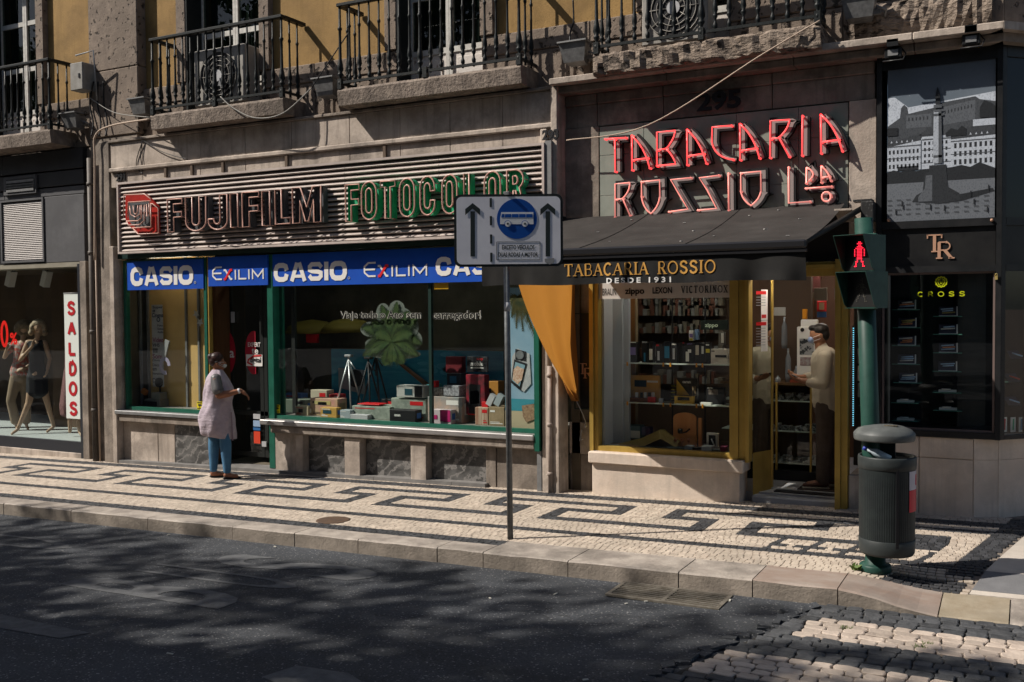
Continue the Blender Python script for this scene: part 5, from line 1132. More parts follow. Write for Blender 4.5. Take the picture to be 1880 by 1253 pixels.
# window: gilt frames
gx0, gx1, gx2, gx3 = PX(1084, 600, 10.1), PX(1098, 600, 10.1), PX(1341, 600, 10.1), PX(1377, 600, 10.1)
gb = PZ_(1220, 832, 10.1)
m = MB(); m.box(gx0, gx0 + .045, 10.06, 10.2, gb - .02, 2.98); m.box(gx0 + .047, gx1, 10.09, 10.2, gb - .02, 2.98); tp('gilt_post', m, GOLD)
m = MB(); m.box(gx2, gx2 + .09, 10.06, 10.2, gb - .04, 2.98); m.box(gx2 + .092, gx2 + .16, 10.08, 10.2, gb - .04, 2.98); m.box(gx2 + .162, gx3, 10.05, 10.2, gb - .04, 2.98, .004); tp('gilt_post', m, GOLD)
m = MB(); m.box(gx1 + .001, gx2 - .001, 10.09, 10.18, gb - .02, gb + .035); m.box(gx1 + .001, gx2 - .001, 10.06, 10.18, gb - .055, gb - .021); tp('gilt_sill', m, GOLD)
m = MB(); m.box(gx1, gx2, 10.14, 10.148, gb + .036, 2.95); tp('window_glass', m, glass('tobacco_glass', (.94, .96, .95), .0))
m = MB(); m.box(gx3 + .01, PX(1366, 845, 10.05) + .04, 10.02, 10.3, gb - .05, gb - .045) if False else None
sx_ = PX(1366, 845, 10.02)
m = MB(); m.box(PX(1080, 840, 10.0), sx_, 9.99, 10.3, .36, .50 - .012, .012); tp('sill_stone', m, LIMEP)
m = MB(); m.box(PX(1087, 870, 10.04), sx_ - .05, 10.04, 10.35, -.12, .358, .008); tp('plinth_stone', m, LIMEP)
# brand strip
t = thing('brand_strip', 'white strip over the tobacco window lettered BRAUN zippo LEXON VICTORINOX', 'sign', (-3.5, 10.12, 2.2)); Yq = 10.12
bx0, bx1 = gx1 + .002, gx2 - .002; bz1, bz0 = 2.36, PZ_(1220, 548, Yq)
m = MB(); m.box(bx0, bx1, Yq, Yq + .012, bz0, bz1); part('board', m, M('cream_board', (.50, .47, .44), .5), t)
m = MB(); F = front(Yq - .002); zl, zh = bz0 + .045, bz0 + .125
ptext(m, 'zippo', 1147, 530, 1183, 544, Yq - .004, .03, y0r=528); ptext(m, 'LEXON', 1198, 528, 1234, 540, Yq - .004, .03, y0r=527, y1r=539)
ptext(m, 'BRAUN', 1106, 530, 1131, 543, Yq - .004, .0)
word(m, 'VICTORINOX', PX(1251, 532, Yq), PX(1336, 532, Yq), PZ_(1294, 538, Yq), PZ_(1294, 525, Yq), .13, .06, F, .002, .24, serif=True, out=(BLACK, t))
part('lettering', m, BLACK, t)
# display interior
m = MB(); m.box(gx1 - .1, gx3 + .3, 11.7, 11.8, 0, 3.0); m.box(gx1 - .12, gx1 - .1, 10.2, 11.7, 0, 3.0); m.box(gx1 - .1, gx2 + .05, 10.21, 11.1, .5, .535); tp('display_room', m, M('dark_wood_room', (.07, .045, .03), .7))
m = MB(); m.box(gx1 + .004, gx1 + .03, 10.2, 10.5, .5, 3.0); a, b = P(1114, 600, 10.45), P(1142, 600, 10.45); m.box(a.x, b.x, 10.45, 10.52, .5, 3.0); m.box(b.x + .005, b.x + .06, 10.5, 10.56, .5, 3.0); tp('white_column', m, M('column_white', (.34, .35, .37), .6))
a, b = P(1151, 600, 10.7), P(1166, 600, 10.7); m = MB(); m.box(a.x, b.x, 10.7, 10.74, .5, 3.0); tp('wood_post', m, M('wood_post', (.20, .08, .02), .5)); m = MB(); m.box(b.x + .002, b.x + .02, 10.69, 10.74, .5, 3.0); tp('pale_strip', m, KR)
YSH = 10.5; SHG = M('shelf_edge', (.45, .50, .46), .3); AMB = M('amber_clip', (.55, .22, .01), .4)
shz = [PZ_(1240, 668, YSH), PZ_(1240, 742, YSH)]
for z, w0 in zip(shz, (1135, 1137)):
    m = MB(); m.box(PX(w0, 668, YSH), gx2 - .0, YSH, YSH + .32, z - .012, z); tp('glass_shelf', m, SHG)
    for v in (1139, 1152, 1218, 1231, 1279, 1290): 
        c = P(v, 670, YSH); m = MB(); m.box(c.x - .008, c.x + .008, YSH - .012, YSH - .001, z - .035, z + .008); tp('shelf_clip', m, AMB)
for v in (1146, 1222, 1283):
    c = P(v, 670, YSH + .1); m = MB(); m.box(c.x - .006, c.x + .006, YSH + .33, YSH + .342, .5, 3.0); tp('shelf_upright', m, BLACK)
def item(x0, y0, x1, y1, Y, dep, mat, label, cat='box', prints=(), name=None, zb=None, grp=None):
    a, b = P(x0, y0, Y), P(x1, y1, Y); z0 = b.z if zb is None else zb
    t = thing(name or cat.replace(' ', '_'), label, cat, ((a.x + b.x) / 2, Y + dep / 2, z0), grp)
    m = MB(); m.box(a.x, b.x, Y, Y + dep, z0, a.z, .002); part('pack', m, mat, t)
    for e in prints:
        m = MB()
        if isinstance(e[0], str): ptext(m, e[0], *e[1:5], Y - .004, .03)
        else: aa, bb = P(e[0], e[1], Y), P(e[2], e[3], Y); m.box(aa.x, bb.x, Y - .003, Y - .001, bb.z, aa.z)
        part('print', m, e[-1], t, fix=False)
    return t
W2 = M('pack_white', (.62, .62, .58), .4); SIL = M('pack_silver', (.50, .52, .55), .3, metal=.3); BLP = M('pack_blue', (.02, .16, .28), .4); PUR = M('pack_violet', (.16, .12, .30), .5); YEL = M('pack_yellow', (.45, .38, .02), .5)
z = shz[0]
sh1 = [(1144, 628, 1170, 'trimmer carton with a violet picture, at the left end of the top shelf', [(1149, 628, 1168, 630, W2), (1157, 638, 1167, 652, PUR)]),
       (1178, 630, 1189, 'black shaver pack with slim blue item, second on the top shelf', [('BRAUN', 1179, 627, 1188, 630, W2), (1182, 648, 1185, 664, BLP)]),
       (1191, 628, 1199, 'black pack with a white oval remote-like shaver on the top shelf', [(1192, 641, 1198, 661, W2)]),
       (1204, 632, 1217, 'black pack with red heading left of the bright blue panel', [(1205, 633, 1210, 636, RED), (1207, 645, 1211, 662, SIL)]),
       (1218, 628, 1230, 'pack with a bright blue angled panel, middle of the top shelf', [(1220, 636, 1229, 658, BLP)]),
       (1232, 630, 1243, 'black pack with silver dots right of the blue panel', [('BRAUN', 1233, 631, 1242, 634, W2), (1235, 640, 1239, 660, SIL)]),
       (1246, 630, 1257, 'black pack with a dim red mark on the top shelf', [(1253, 629, 1256, 631, RED)]),
       (1257, 630, 1274, 'black pack showing a large white curved shaver', [('BRAUN', 1262, 630, 1271, 633, PUR), (1259, 646, 1265, 664, W2), (1263, 642, 1269, 648, W2)]),
       (1275, 630, 1286, 'black pack with a beige upright shaver on the top shelf', [(1277, 634, 1283, 652, M('shav_beige', (.42, .38, .32), .4))]),
       (1286, 632, 1295, 'narrow black pack with a grey shaver next to the beige one', [(1288, 636, 1292, 650, SIL)]),
       (1295, 630, 1304, 'black pack with a yellow square beneath the zippo sign', [(1296, 641, 1303, 648, YEL), (1296, 632, 1302, 635, W2)])]
for x0, y0, x1, lb, pr in sh1: item(x0, y0, x1, 668, YSH + .05, .08, BLACK, lb, 'shaver pack', pr, zb=z + .001)
item(1305, 641, 1336, 668, YSH + .04, .1, M('pale_carton', (.58, .55, .50), .5), 'pale carton with a black hair-clipper picture at the right end of the top shelf', 'box', [(1313, 652, 1334, 657, BLACK), (1306, 644, 1312, 646, BLACK)], zb=z + .001)
item(1265, 607, 1273, 626, YSH + .15, .06, W2, 'white and violet pack standing above the shelf row, left of the blue one', 'packet', [(1266, 613, 1272, 620, PUR), (1266, 622, 1272, 625, YEL)])
item(1275, 605, 1282, 624, YSH + .15, .06, M('pack_sky', (.14, .22, .36), .5), 'pale blue rounded pack above the shelf row', 'packet')
item(1145, 655, 1151, 666, YSH + .02, .03, AMB, 'small orange cup at the left end of the top shelf', 'cup', zb=z + .001)
item(1319, 610, 1330, 634, YSH + .2, .06, M('dim_frame', (.14, .13, .12), .5), 'dim grey framed item hanging high at the right of the window', 'picture', [(1324, 612, 1329, 630, W2)])
m = MB(); ptext(m, 'zippo', 1294, 594, 1318, 603, 10.8, .03); o = solo('zippo_lettering'.replace('zippo', 'glowing'), m, M('letter_pale_green', (.45, .55, .42), .4), 'pale green lettering zippo on the dark board above the shelf', 'lettering')
a, b = P(1286, 588, 10.82), P(1337, 606, 10.82); m = MB(); m.box(a.x, b.x, 10.82, 10.84, b.z, a.z); tag(part('dark_board', m, M('dark_green_board', (.012, .018, .015), .5)), 'dark board carrying the pale zippo lettering', 'board')
z = shz[1]
item(1157, 689, 1211, 742, YSH + .12, .04, M('tan_leather', (.48, .27, .09), .5, (.38, .20, .06), 6), 'tan leather display stand with a dark blue screen-like square', 'display stand', [(1165, 698, 1187, 711, M('navy_patch', (.02, .04, .07), .4)), (1188, 699, 1208, 703, SIL)], zb=z + .001)
item(1153, 730, 1190, 740, YSH + .03, .08, M('brown_stand', (.06, .02, .012), .5), 'low brown stand holding slim lighters on the middle shelf', 'stand', zb=z + .001)
for i, v in enumerate((1166, 1175, 1182, 1189, 1196)):
    item(v, 721, v + 4.5, 731 + i % 2, YSH + .06, .03, [SIL, BLACK, SIL, BLACK, SIL][i], ['silver lighter, first from the left on the brown stand', 'black lighter between two silver ones on the brown stand', 'silver lighter in the middle of the brown stand', 'black lighter right of the middle silver one', 'silver lighter nearest the red case'][i], 'lighter')
item(1189, 729, 1203, 740, YSH + .02, .04, M('red_case', (.28, .012, .015), .4), 'red lighter case on the middle shelf', 'case', zb=z + .001)
item(1209, 732, 1217, 740, YSH + .02, .03, M('grey_card', (.20, .22, .26), .5), 'small grey card right of the red case', 'card', zb=z + .001)
c = [P(x, y, YSH + .13) for x, y in ((1242, 697), (1242, 726), (1265, 726))]; t = thing('knife_display', 'charcoal board with a big mustard triangle and white heading on the middle shelf', 'display stand', (c[1].x, YSH + .15, z))
a, b = P(1243, 694, YSH + .15), P(1282, 742, YSH + .15); m = MB(); m.box(a.x, b.x, YSH + .15, YSH + .18, z, a.z); part('board', m, M('charcoal', (.045, .04, .035), .6), t)
MUS = M('mustard', (.52, .33, .05), .5); m = MB(); m.prism(c, (0, .01, 0)); part('triangle', m, MUS, t)
m = MB(); ptext(m, 'caran', 1253, 700, 1268, 704, YSH + .14, .03); part('heading', m, W2, t, fix=False)
m = MB(); img(m, 1271, 710, 1273, 727, YSH + .145); img(m, 1275, 710, 1277, 727, YSH + .145); part('pens', m, KR, t)
item(1238, 727, 1273, 742, YSH + .05, .05, MUS, 'mustard carton with black panel in front of the triangle board', 'box', [(1244, 729, 1266, 736, BLACK)], zb=z + .001)
for i in range(5): item(1232, 706 + i * 6.2, 1240, 710 + i * 6.2, YSH + .1, .04, M('black_yellow', (.03, .03, .01), .5), 'slim yellow-banded black packet, %s of the stack on the middle shelf' % ['topmost', 'second from the top', 'middle one', 'second from the bottom', 'lowest'][i], 'packet', [(1232, 708.6 + i * 6.2, 1240, 709.6 + i * 6.2, YEL)], grp='yellow-banded packets stacked on the middle shelf')
item(1297, 712, 1329, 742, YSH + .1, .08, BLACK, 'black booklet display with a small photo at the right of the middle shelf', 'display stand', [('swiss', 1299, 711, 1309, 714, W2), (1301, 715, 1318, 725, M('photo_grey', (.20, .17, .15), .5, (.08, .06, .05), 50))], zb=z + .001)
item(1286, 739, 1306, 742, YSH + .01, .04, W2, 'flat white case lying at the front of the middle shelf', 'case', zb=z + .001)
# floor of the window
fz = .536
item(1143, 781, 1175, 807, 10.55, .15, M('teal_white_box', (.10, .16, .17), .5), 'teal carton with a snowy white band low in the tobacco window', 'box', [(1143, 790, 1175, 805, W2)])
for i, (x0, x1, y1) in enumerate(((1176, 1184, 800), (1186, 1194, 803))): item(x0, 785, x1, y1, 10.6, .1, [M('violet_white', (.28, .25, .34), .5), M('dark_violet', (.08, .05, .12), .5)][i], ['white and violet slim carton beside the teal carton', 'dark violet slim carton beside the teal carton'][i], 'box')
t = thing('wooden_pipe_stand', 'arched wooden stand holding a black smoking pipe', 'display stand', P(1257, 828, 10.5)); ox, oz = P(1236, 826, 10.5).x, fz
wa, wb = P(1236, 0, 10.5).x if False else PX(1236, 800, 10.5), PX(1278, 800, 10.5); top = PZ_(1257, 758, 10.5); hz_ = PZ_(1257, 768, 10.5)
m = MB(); m.prism([(wa, 10.5, fz), (wb, 10.5, fz), (wb, 10.5, hz_)] + [((wa + wb) / 2 + (wb - wa) / 2 * math.cos(q), 10.5, hz_ + (top - hz_) * math.sin(q)) for q in [i * math.pi / 10 for i in range(1, 10)]] + [(wa, 10.5, hz_)], (0, .03, 0)); part('arched_board', m, M('orange_wood', (.52, .24, .09), .5, (.44, .18, .06), 8, stretch=(1, 1, .2)), t)
c = P(1252, 792, 10.46); m = MB(); m.lathe([(.012, 0), (.028, .01), (.03, .04), (.024, .055)], (c.x - .02, 10.46, c.z - .03), 10); m.tube([(c.x - .0, 10.46, c.z - .02), (c.x + .05, 10.46, c.z - .005), (c.x + .09, 10.46, c.z + .03)], .009, 6); part('pipe', m, M('pipe_black', (.02, .015, .012), .25), t)
m = MB(); m.box(PX(1282, 800, 10.5), PX(1288, 800, 10.5), 10.5, 10.53, fz, PZ_(1285, 768, 10.5)); part('side_post', m, M('orange_wood', (0, 0, 0)), t)
t = thing('folded_cloth', 'olive folded cloth draped in a peak along the window floor', 'cloth', P(1180, 825, 10.35)); m = MB(); CL = M('olive_cloth', (.16, .12, .035), .8, (.13, .095, .025), 12)
cp_ = [P(x, y, 10.38) for x, y in ((1122, 818), (1150, 812), (1175, 806), (1210, 790), (1222, 800), (1245, 813))]; lo_ = [P(x, y, 10.30) for x, y in ((1125, 826), (1152, 826), (1176, 822), (1213, 806), (1224, 812), (1242, 824))]
m.add(cp_ + lo_ + [p + Vector((0, .16, .0)) for p in cp_], [(i, i + 1, 7 + i, 6 + i) for i in range(5)] + [(12 + i, 13 + i, i + 1, i) for i in range(5)]); part('cloth', m, CL, t, fix=False)
for i, (x0, y0, x1, y1, mt, lb, ct) in enumerate(((1104, 817, 1132, 825, M('grey_case', (.20, .21, .22), .5), 'long pale grey case at the left corner of the window floor', 'case'), (1142, 820, 1170, 827, M('brown_case', (.10, .05, .02), .5), 'brown pen case on the window floor beneath the olive cloth', 'case'), (1173, 820, 1218, 829, M('navy_case', (.015, .035, .06), .5), 'long navy case on the window floor', 'case'), (1220, 821, 1256, 831, M('slate_case', (.03, .045, .055), .5), 'slate blue case right of the navy one', 'case'), (1257, 819, 1270, 829, LB, 'pale blue square case near the pipe stand', 'case'), (1271, 822, 1286, 831, BLACK, 'black pen box right of the pale blue case', 'case'), (1288, 819, 1306, 828, SIL, 'silver knife case low in the window', 'case'), (1298, 825, 1322, 833, M('lead', (.14, .15, .16), .4), 'grey knife box at the front right of the window floor', 'case'), (1322, 820, 1332, 832, M('berry', (.22, .03, .08), .5), 'small berry-red tin at the right corner of the window', 'tin'))):
    item(x0, y0, x1, y1, 10.24 + .01 * (i % 3), .1, mt, lb, ct, zb=fz)
t = item(1297, 795, 1318, 822, 10.42, .04, W2, 'white framed card with a leaning silver knife', 'frame', [(1301, 799, 1314, 820, BLACK)]); m = MB(); a, b = P(1306, 806, 10.41), P(1312, 820, 10.41); m.tube([a, b], .008, 6); part('knife', m, SIL, t)
for i in range(3):
    c = P(1240 + i * 12, 812, 10.36); m = MB(); m.tube([(c.x, 10.36, fz), (c.x, 10.36, c.z)], .004, 5); m.lathe([(.004, 0), (.018, .01), (.02, .035), (.017, .036)], (c.x, 10.36, c.z - .0), 8); solo('pipe_holder', m, M('copper', (.30, .10, .05), .4), ['small copper pipe on a thin holder, leftmost beneath the arched stand', 'small copper pipe on a thin holder, middle one beneath the arched stand', 'small copper pipe on a thin holder, rightmost beneath the arched stand'][i], 'pipe')
# dim merchandise deep inside (upper part)
for r_, (yy0, yy1) in enumerate(((550, 561), (566, 580), (600, 612), (640, 655), (690, 705))):
    m = MB()
    for k in range(22):
        x = 1170 + k * 7.3; c = P(x, yy1, 11.5); w = rs.uniform(.02, .05); m.mi = k % 3; m.box(c.x - w, c.x + w * .6, 11.5, 11.6, c.z, c.z + rs.uniform(.06, .17))
    tag(part('dim_merchandise', m, [M('dim1', (.11, .095, .07), .6), M('dim2', (.10, .04, .025), .6), M('dim3', (.16, .16, .15), .6)]), 'dim row of goods on the tobacco shop back wall, %s from top' % ['first', 'second', 'third', 'fourth', 'fifth'][r_], 'goods')
# ---- door
dxl, dxr = PX(1403, 700, 10.2), PX(1537, 700, 10.2); dgx = PX(1559, 700, 10.2)
m = MB(); m.box(dxr, dxr + .05, 10.07, 10.25, .03, 2.52); m.box(dxr + .052, dgx, 10.11, 10.25, .03, 2.52); tp('gilt_post', m, GOLD)
m = MB(); m.box(gx3 + .002, dxr - .002, 10.1, 10.22, 2.36, 2.50); m.box(gx3 + .002, dxr - .002, 10.06, 10.2, 2.43, 2.47); tp('gilt_header', m, GOLD)
m = MB(); m.box(gx3 + .002, dgx, 10.2, 10.3, 2.505, 3.05); tp('dark_transom', m, DARKROOM)
m = MB(); m.box(dxl - .012, dxl + .012, 10.52, 10.56, .15, 2.36); tp('gilt_edge', m, GOLD)
m = MB(); m.add([(gx3 + .004, 10.2, .55), (dxl - .0, 10.52, .55), (dxl, 10.52, 2.36), (gx3 + .004, 10.2, 2.36)], [(0, 1, 2, 3)]); tp('mirror_pane', m, M('mirror', (.55, .58, .55), .02, metal=1), fix=False)
m = MB(); m.add([(gx3 + .004, 10.2, .1), (dxl - .0, 10.52, .1), (dxl, 10.52, .549), (gx3 + .004, 10.2, .549)], [(0, 1, 2, 3)]); tp('kick_panel', m, GOLD, fix=False)
for i, (y0, y1) in enumerate(((532, 588), (589, 646))):
    f_ = lambda x, y: Vector((gx3 + (dxl - gx3) * ((x - 1378) / 25), 0, 0))
    t_a, t_b = .10, .80; a = Vector((gx3 + (dxl - gx3) * t_a, 10.2 + .32 * t_a - .006, 0)); b = Vector((gx3 + (dxl - gx3) * t_b, 10.2 + .32 * t_b - .006, 0)); z1, z0 = PZ_(1388, y0, 10.3), PZ_(1388, y1, 10.3)
    t = thing('door_notice', ['upper white notice with a red heading on the glass beside the shop door', 'lower white notice with a red heading on the glass beside the shop door'][i], 'notice', (a.x, a.y, z0))
    m = MB(); m.add([(a.x, a.y, z0), (b.x, b.y, z0), (b.x, b.y, z1), (a.x, a.y, z1)], [(0, 1, 2, 3)]); part('paper', m, WHITE, t, fix=False)
    m = MB(); q = Vector((0, -.004, 0)); lerp = lambda u, v: a + (b - a) * u + q + Vector((0, 0, z0 + (z1 - z0) * v)); m.add([lerp(.15, .84), lerp(.9, .84), lerp(.9, .95), lerp(.15, .95)], [(0, 1, 2, 3)])
    if i == 0: m.add([lerp(.55, .06), lerp(.9, .06), lerp(.9, .18), lerp(.55, .18)], [(0, 1, 2, 3)])
    part('red_heading', m, RED, t, fix=False)
    m = MB()
    for k in range(7 if i else 4): v = .74 - k * .09; m.add([lerp(.15, v), lerp(.85, v), lerp(.85, v + .02), lerp(.15, v + .02)], [(0, 1, 2, 3)])
    part('text_lines', m, M('grey_ink', (.25, .25, .27), .6), t, fix=False)
# interior behind the door
m = MB(); m.box(gx3 - .1, -1.3, 13.2, 13.3, 0, 3); m.box(-1.42, -1.4, 10.3, 13.2, 0, 3); m.box(gx3 - .1, -1.3, 10.3, 13.2, 2.75, 2.8); tp('shop_room', m, M('brown_room', (.10, .048, .028), .6))
m = MB(); m.box(gx3 - .5, -1.4, 10.30, 13.2, .02, .13); m.box(gx3, dxr, 10.16, 10.298, .0, .115, .012); tp('shop_floor', m, M('shop_floor', (.36, .36, .37), .35, (.28, .28, .29), 4))
m = MB(); m.box(dxl + .06, dxr - .06, 10.36, 10.50, .131, .139); solo('door_mat', m, BLACK, 'narrow black mat set in the tobacco shop threshold', 'mat')
m = MB()
for i in range(4): m.box(dxl + .25, dxr - .03, 10.60 + i * .12, 10.68 + i * .12, .131, .139)
solo('door_mat', m, M('mat_brown', (.04, .03, .025), .9), 'striped brown mat under the feet of the customer', 'mat')
t = thing('glass_counter', 'glass display counter with gilt edges along the left side inside the shop', 'counter', (-2.75, 11.2, .13))
ca, cb = P(1403, 700, 11.15), P(1505, 700, 11.15); ctz = PZ_(1450, 703, 11.15)
m = MB(); m.box(ca.x - .5, cb.x, 11.15, 11.75, ctz - .03, ctz); part('top', m, M('counter_top', (.10, .06, .03), .2), t)
m = MB(); m.box(ca.x - .5, cb.x, 11.15, 11.155, .3, ctz - .03); part('front_glass', m, GLASS, t)
for v in (1426, 1489): x = PX(v, 800, 11.14); m = MB(); m.box(x - .01, x + .01, 11.12, 11.15, .2, ctz); part('gilt_edge', m, GOLD, t)
m = MB(); m.box(ca.x - .5, cb.x, 11.1, 11.75, .13, .24); part('base', m, BLACK, t)
SPK = M('counter_goods', (.30, .31, .32), .3, (.03, .035, .04), 26, thr=(.48, .56))
for i, yy_ in enumerate((735, 790, 848)):
    z = PZ_(1450, yy_, 11.3); m = MB(); m.box(ca.x - .5, cb.x - .02, 11.2, 11.7, z - .01, z); part('shelf', m, SHG, t)
    m = MB()
    for k in range(16): x = ca.x + k * (cb.x - ca.x - .04) / 16; h = rs.uniform(.02, .09); m.box(x, x + rs.uniform(.02, .05), 11.25, 11.35, z + .001, z + h)
    o = tag(part('counter_goods', m, SPK), ['small glittering goods on the top shelf of the glass counter', 'small glittering goods on the middle shelf of the glass counter', 'small glittering goods on the bottom shelf of the glass counter'][i], 'goods')
t = thing('dispenser_tower', 'white acrylic display tower standing on the counter in front of the customer', 'display stand', P(1475, 700, 11.3))
a, b = P(1463, 600, 11.3), P(1497, 700, 11.3); m = MB(); m.box(a.x, b.x, 11.3, 11.34, b.z, a.z, .01); a2, b2 = P(1470, 587, 11.32), P(1502, 602, 11.32); m.box(a2.x, b2.x, 11.32, 11.36, b2.z, a2.z, .01); part('frame', m, M('acrylic_white', (.62, .62, .60), .3), t)
m = MB(); img(m, 1468, 622, 1494, 652, 11.295); part('goods', m, SPK, t); m = MB(); img(m, 1469, 656, 1494, 672, 11.295); part('lower_goods', m, M('tower_goods2', (.2, .12, .12), .4, (.3, .3, .3), 30), t)
m = MB(); c = P(1473, 606, 11.29); disc(m, (c.x, c.z), .022, .022, 11.29); part('round_badge', m, BLACK, t)
def simple(x0, y0, x1, y1, Y, dep, mat, name, label, cat): a, b = P(x0, y0, Y), P(x1, y1, Y); m = MB(); m.box(a.x, b.x, Y, Y + dep, b.z, a.z, .003); return solo(name, m, mat, label, cat)
simple(1473, 568, 1481, 586, 11.5, .05, AMB, 'orange_card', 'upright orange card behind the white display tower', 'card')
t = simple(1500, 553, 1517, 572, 12.2, .02, RED, 'safety_sign', 'red safety sign with a pale symbol high on the far wall inside', 'sign')
m = MB(); a, b = P(1504, 556, 12.19), P(1513, 569, 12.19); m.box(a.x, b.x, 12.19, 12.198, b.z, a.z); part('symbol', m, KR, None).parent = t; bpy.data.objects[-1] if False else None
for ch in t.children: ch.location = -Vector(t.location)
simple(1500, 573, 1517, 583, 12.2, .02, M('sign_blue', (.02, .08, .22), .5), 'blue_sign', 'small blue sign directly below the red safety sign', 'sign')
simple(1403, 565, 1442, 580, 11.0, .02, M('dim_panel', (.20, .20, .19), .5), 'counter_placard', 'pale rounded placard Tabacaria hanging left inside the shop', 'sign')
simple(1494, 529, 1518, 552, 12.0, .05, M('dim_box', (.14, .12, .09), .6), 'wall_box', 'dim beige switch box high on the inner wall', 'box')
simple(1532, 529, 1544, 550, 12.0, .03, M('dim_paper', (.18, .18, .17), .6), 'framed_paper', 'pale framed paper at the right edge inside the door', 'frame')
t = thing('wall_clock', 'big dark clock with pale hands over the inner doorway', 'clock', P(1456, 525, 12.3)); c = P(1456, 522, 12.3); m = MB(); m.box(c.x - .32, c.x + .32, 12.3, 12.33, c.z - .10, c.z + .16); part('case', m, M('clock_brown', (.05, .012, .01), .5), t)
m = MB(); [m.tube([(c.x, 12.29, c.z - .06), (c.x + .2 * math.cos(R(q)), 12.29, c.z - .06 + .2 * math.sin(R(q)))], .006, 5) for q in (25, 55, 90, 125, 155)]; part('hands', m, W2, t)
simple(1418, 538, 1500, 548, 12.4, .1, M('beam', (.16, .13, .08), .6), 'inner_beam', 'pale beam with small dark numerals under the clock', 'beam')
simple(1411, 548, 1495, 600, 12.9, .1, WOODB, 'brown_cabinet', 'brown wooden cabinet on the back wall behind the counter', 'cabinet')
# shopkeeper behind glass as blurry blue figure is added with the people
TUBE = M('added_tube_light', (1.0, .92, .80), .3, emit=42)  # tubes added to brighten the shop interior and the customer
for i, (x0_, y0_, x1_, y1_, z_, lb) in enumerate(((-2.45, 10.36, -1.75, 10.40, 2.43, 'added warm tube lamp lighting the customer just inside the tobacco shop doorway'), (-2.5, 12.1, -1.6, 12.16, 2.70, 'added warm tube lamp deeper inside the tobacco shop'), (-4.1, 10.30, -2.85, 10.33, 2.80, 'added tube lamp over the tobacco shop window display'))):
    m = MB(); m.box(x0_, x1_, y0_, y1_, z_, z_ + .02); solo('added_tube_lamp', m, TUBE, lb, 'lamp')
# goods hanging in the dark bay (bottles) left inside
for i, (x, y0, y1) in enumerate(((1440, 582, 640), (1447, 640, 702), (1428, 690, 706), (1462, 672, 704))):
    c = P(x, y1, 11.35); h = PZ_(x, y0, 11.35) - c.z; m = MB(); m.lathe([(.03, 0), (.035, h * .2), (.03, h * .7), (.012, h * .85), (.012, h)], (c.x, 11.35, c.z), 10)
    solo('glass_bottle', m, M('bottle_grey', (.20, .22, .24), .15, metal=.3), ['tall grey glass piece high behind the counter', 'tall glass bottle standing on the counter beside the post', 'short silver cup at the left of the counter', 'short bottle in front of the white tower'][i], 'bottle')
simple(1450, 697, 1478, 704, 11.2, .1, M('tray_red', (.20, .04, .02), .5), 'counter_tray', 'small red tray on the counter beneath the white tower', 'tray')

# ================================================================= AWNING
aw = thing('awning', 'dark grey fabric awning lettered TABACARIA ROSSIO DESDE 1931', 'awning', (-3.1, 9.2, 2.3))
FAB = M('awning_fabric', (.050, .046, .043), .9, (.034, .031, .029), 3, bump=.2, bscale=260, dirt=.35, spec=.1); FABV = M('valance_fabric', (.022, .021, .020), .8, (.014, .014, .014), 5, spec=.15)
YF = 8.22; xA, xB = -4.64, -1.63
m = MB(); n1, n2 = 24, 14; vs = []
for j in range(n2 + 1):
    v = j / n2
    for i in range(n1 + 1):
        u = i / n1; sag = -.035 * math.sin(math.pi * v) - .010 * math.sin(u * 9 * math.pi) * math.sin(math.pi * v) * .3
        vs.append((xA + (xB - xA) * u, 10.12 + (YF + .04 - 10.12) * v, 3.065 + (2.60 - 3.065) * v + sag))
m.add(vs, [(j * (n1 + 1) + i, j * (n1 + 1) + i + 1, (j + 1) * (n1 + 1) + i + 1, (j + 1) * (n1 + 1) + i) for j in range(n2) for i in range(n1)], True); part('canopy', m, FAB, aw)
for u in (.33, .66):
    m = MB(); m.tube([(xA + (xB - xA) * u, 10.12 + (YF + .04 - 10.12) * v, 3.065 + (2.60 - 3.065) * v - .035 * math.sin(math.pi * v) + .002) for v in [k / 14 for k in range(15)]], .004, 5); part('seam', m, FABV, aw)
m = MB(); m.box(xA - .01, xB + .01, YF - .03, YF + .04, 2.53, 2.60, .015); m.box(xA - .01, xB + .01, YF - .015, YF + .03, 2.50, 2.529); part('front_bar', m, M('bar_black', (.03, .03, .033), .25, metal=.4), aw)
def vw(u, v):
    w = (.010 * math.sin(u * 23) + .007 * math.sin(u * 51 + 1) + .004 * math.sin(u * 97)) * v
    return w + (.03 * math.sin((u - .8) * 38) * v if u > .80 else 0)
m = MB(); n = 90; vs = []
for j in range(7):
    v = j / 6
    for i in range(n + 1):
        u = i / n; x = xA + (xB - xA) * u; w = vw(u, v)
        vs.append((x, YF + .005 + w, 2.50 - .225 * v + (.006 * math.sin(u * 17)) * v))
m.add(vs, [(j * (n + 1) + i, j * (n + 1) + i + 1, (j + 1) * (n + 1) + i + 1, (j + 1) * (n + 1) + i) for j in range(6) for i in range(n)], True); part('valance', m, FABV, aw)
m = MB(); Yv = YF; F = lambda x, z, d: (x, YF + .005 + vw((x - xA) / (xB - xA), (2.50 - z) / .225) - .004 - d, z)
zt0, zt1 = PZ_(1175, 504.5, Yv), PZ_(1175, 481.5, Yv)
x0, xe = PX(1036, 500, Yv), PX(1314, 488, Yv); xm1 = PX(1190, 500, Yv); xm2 = PX(1207, 490, Yv)
GLM = M('gold_letter', (.50, .26, .055), .6)
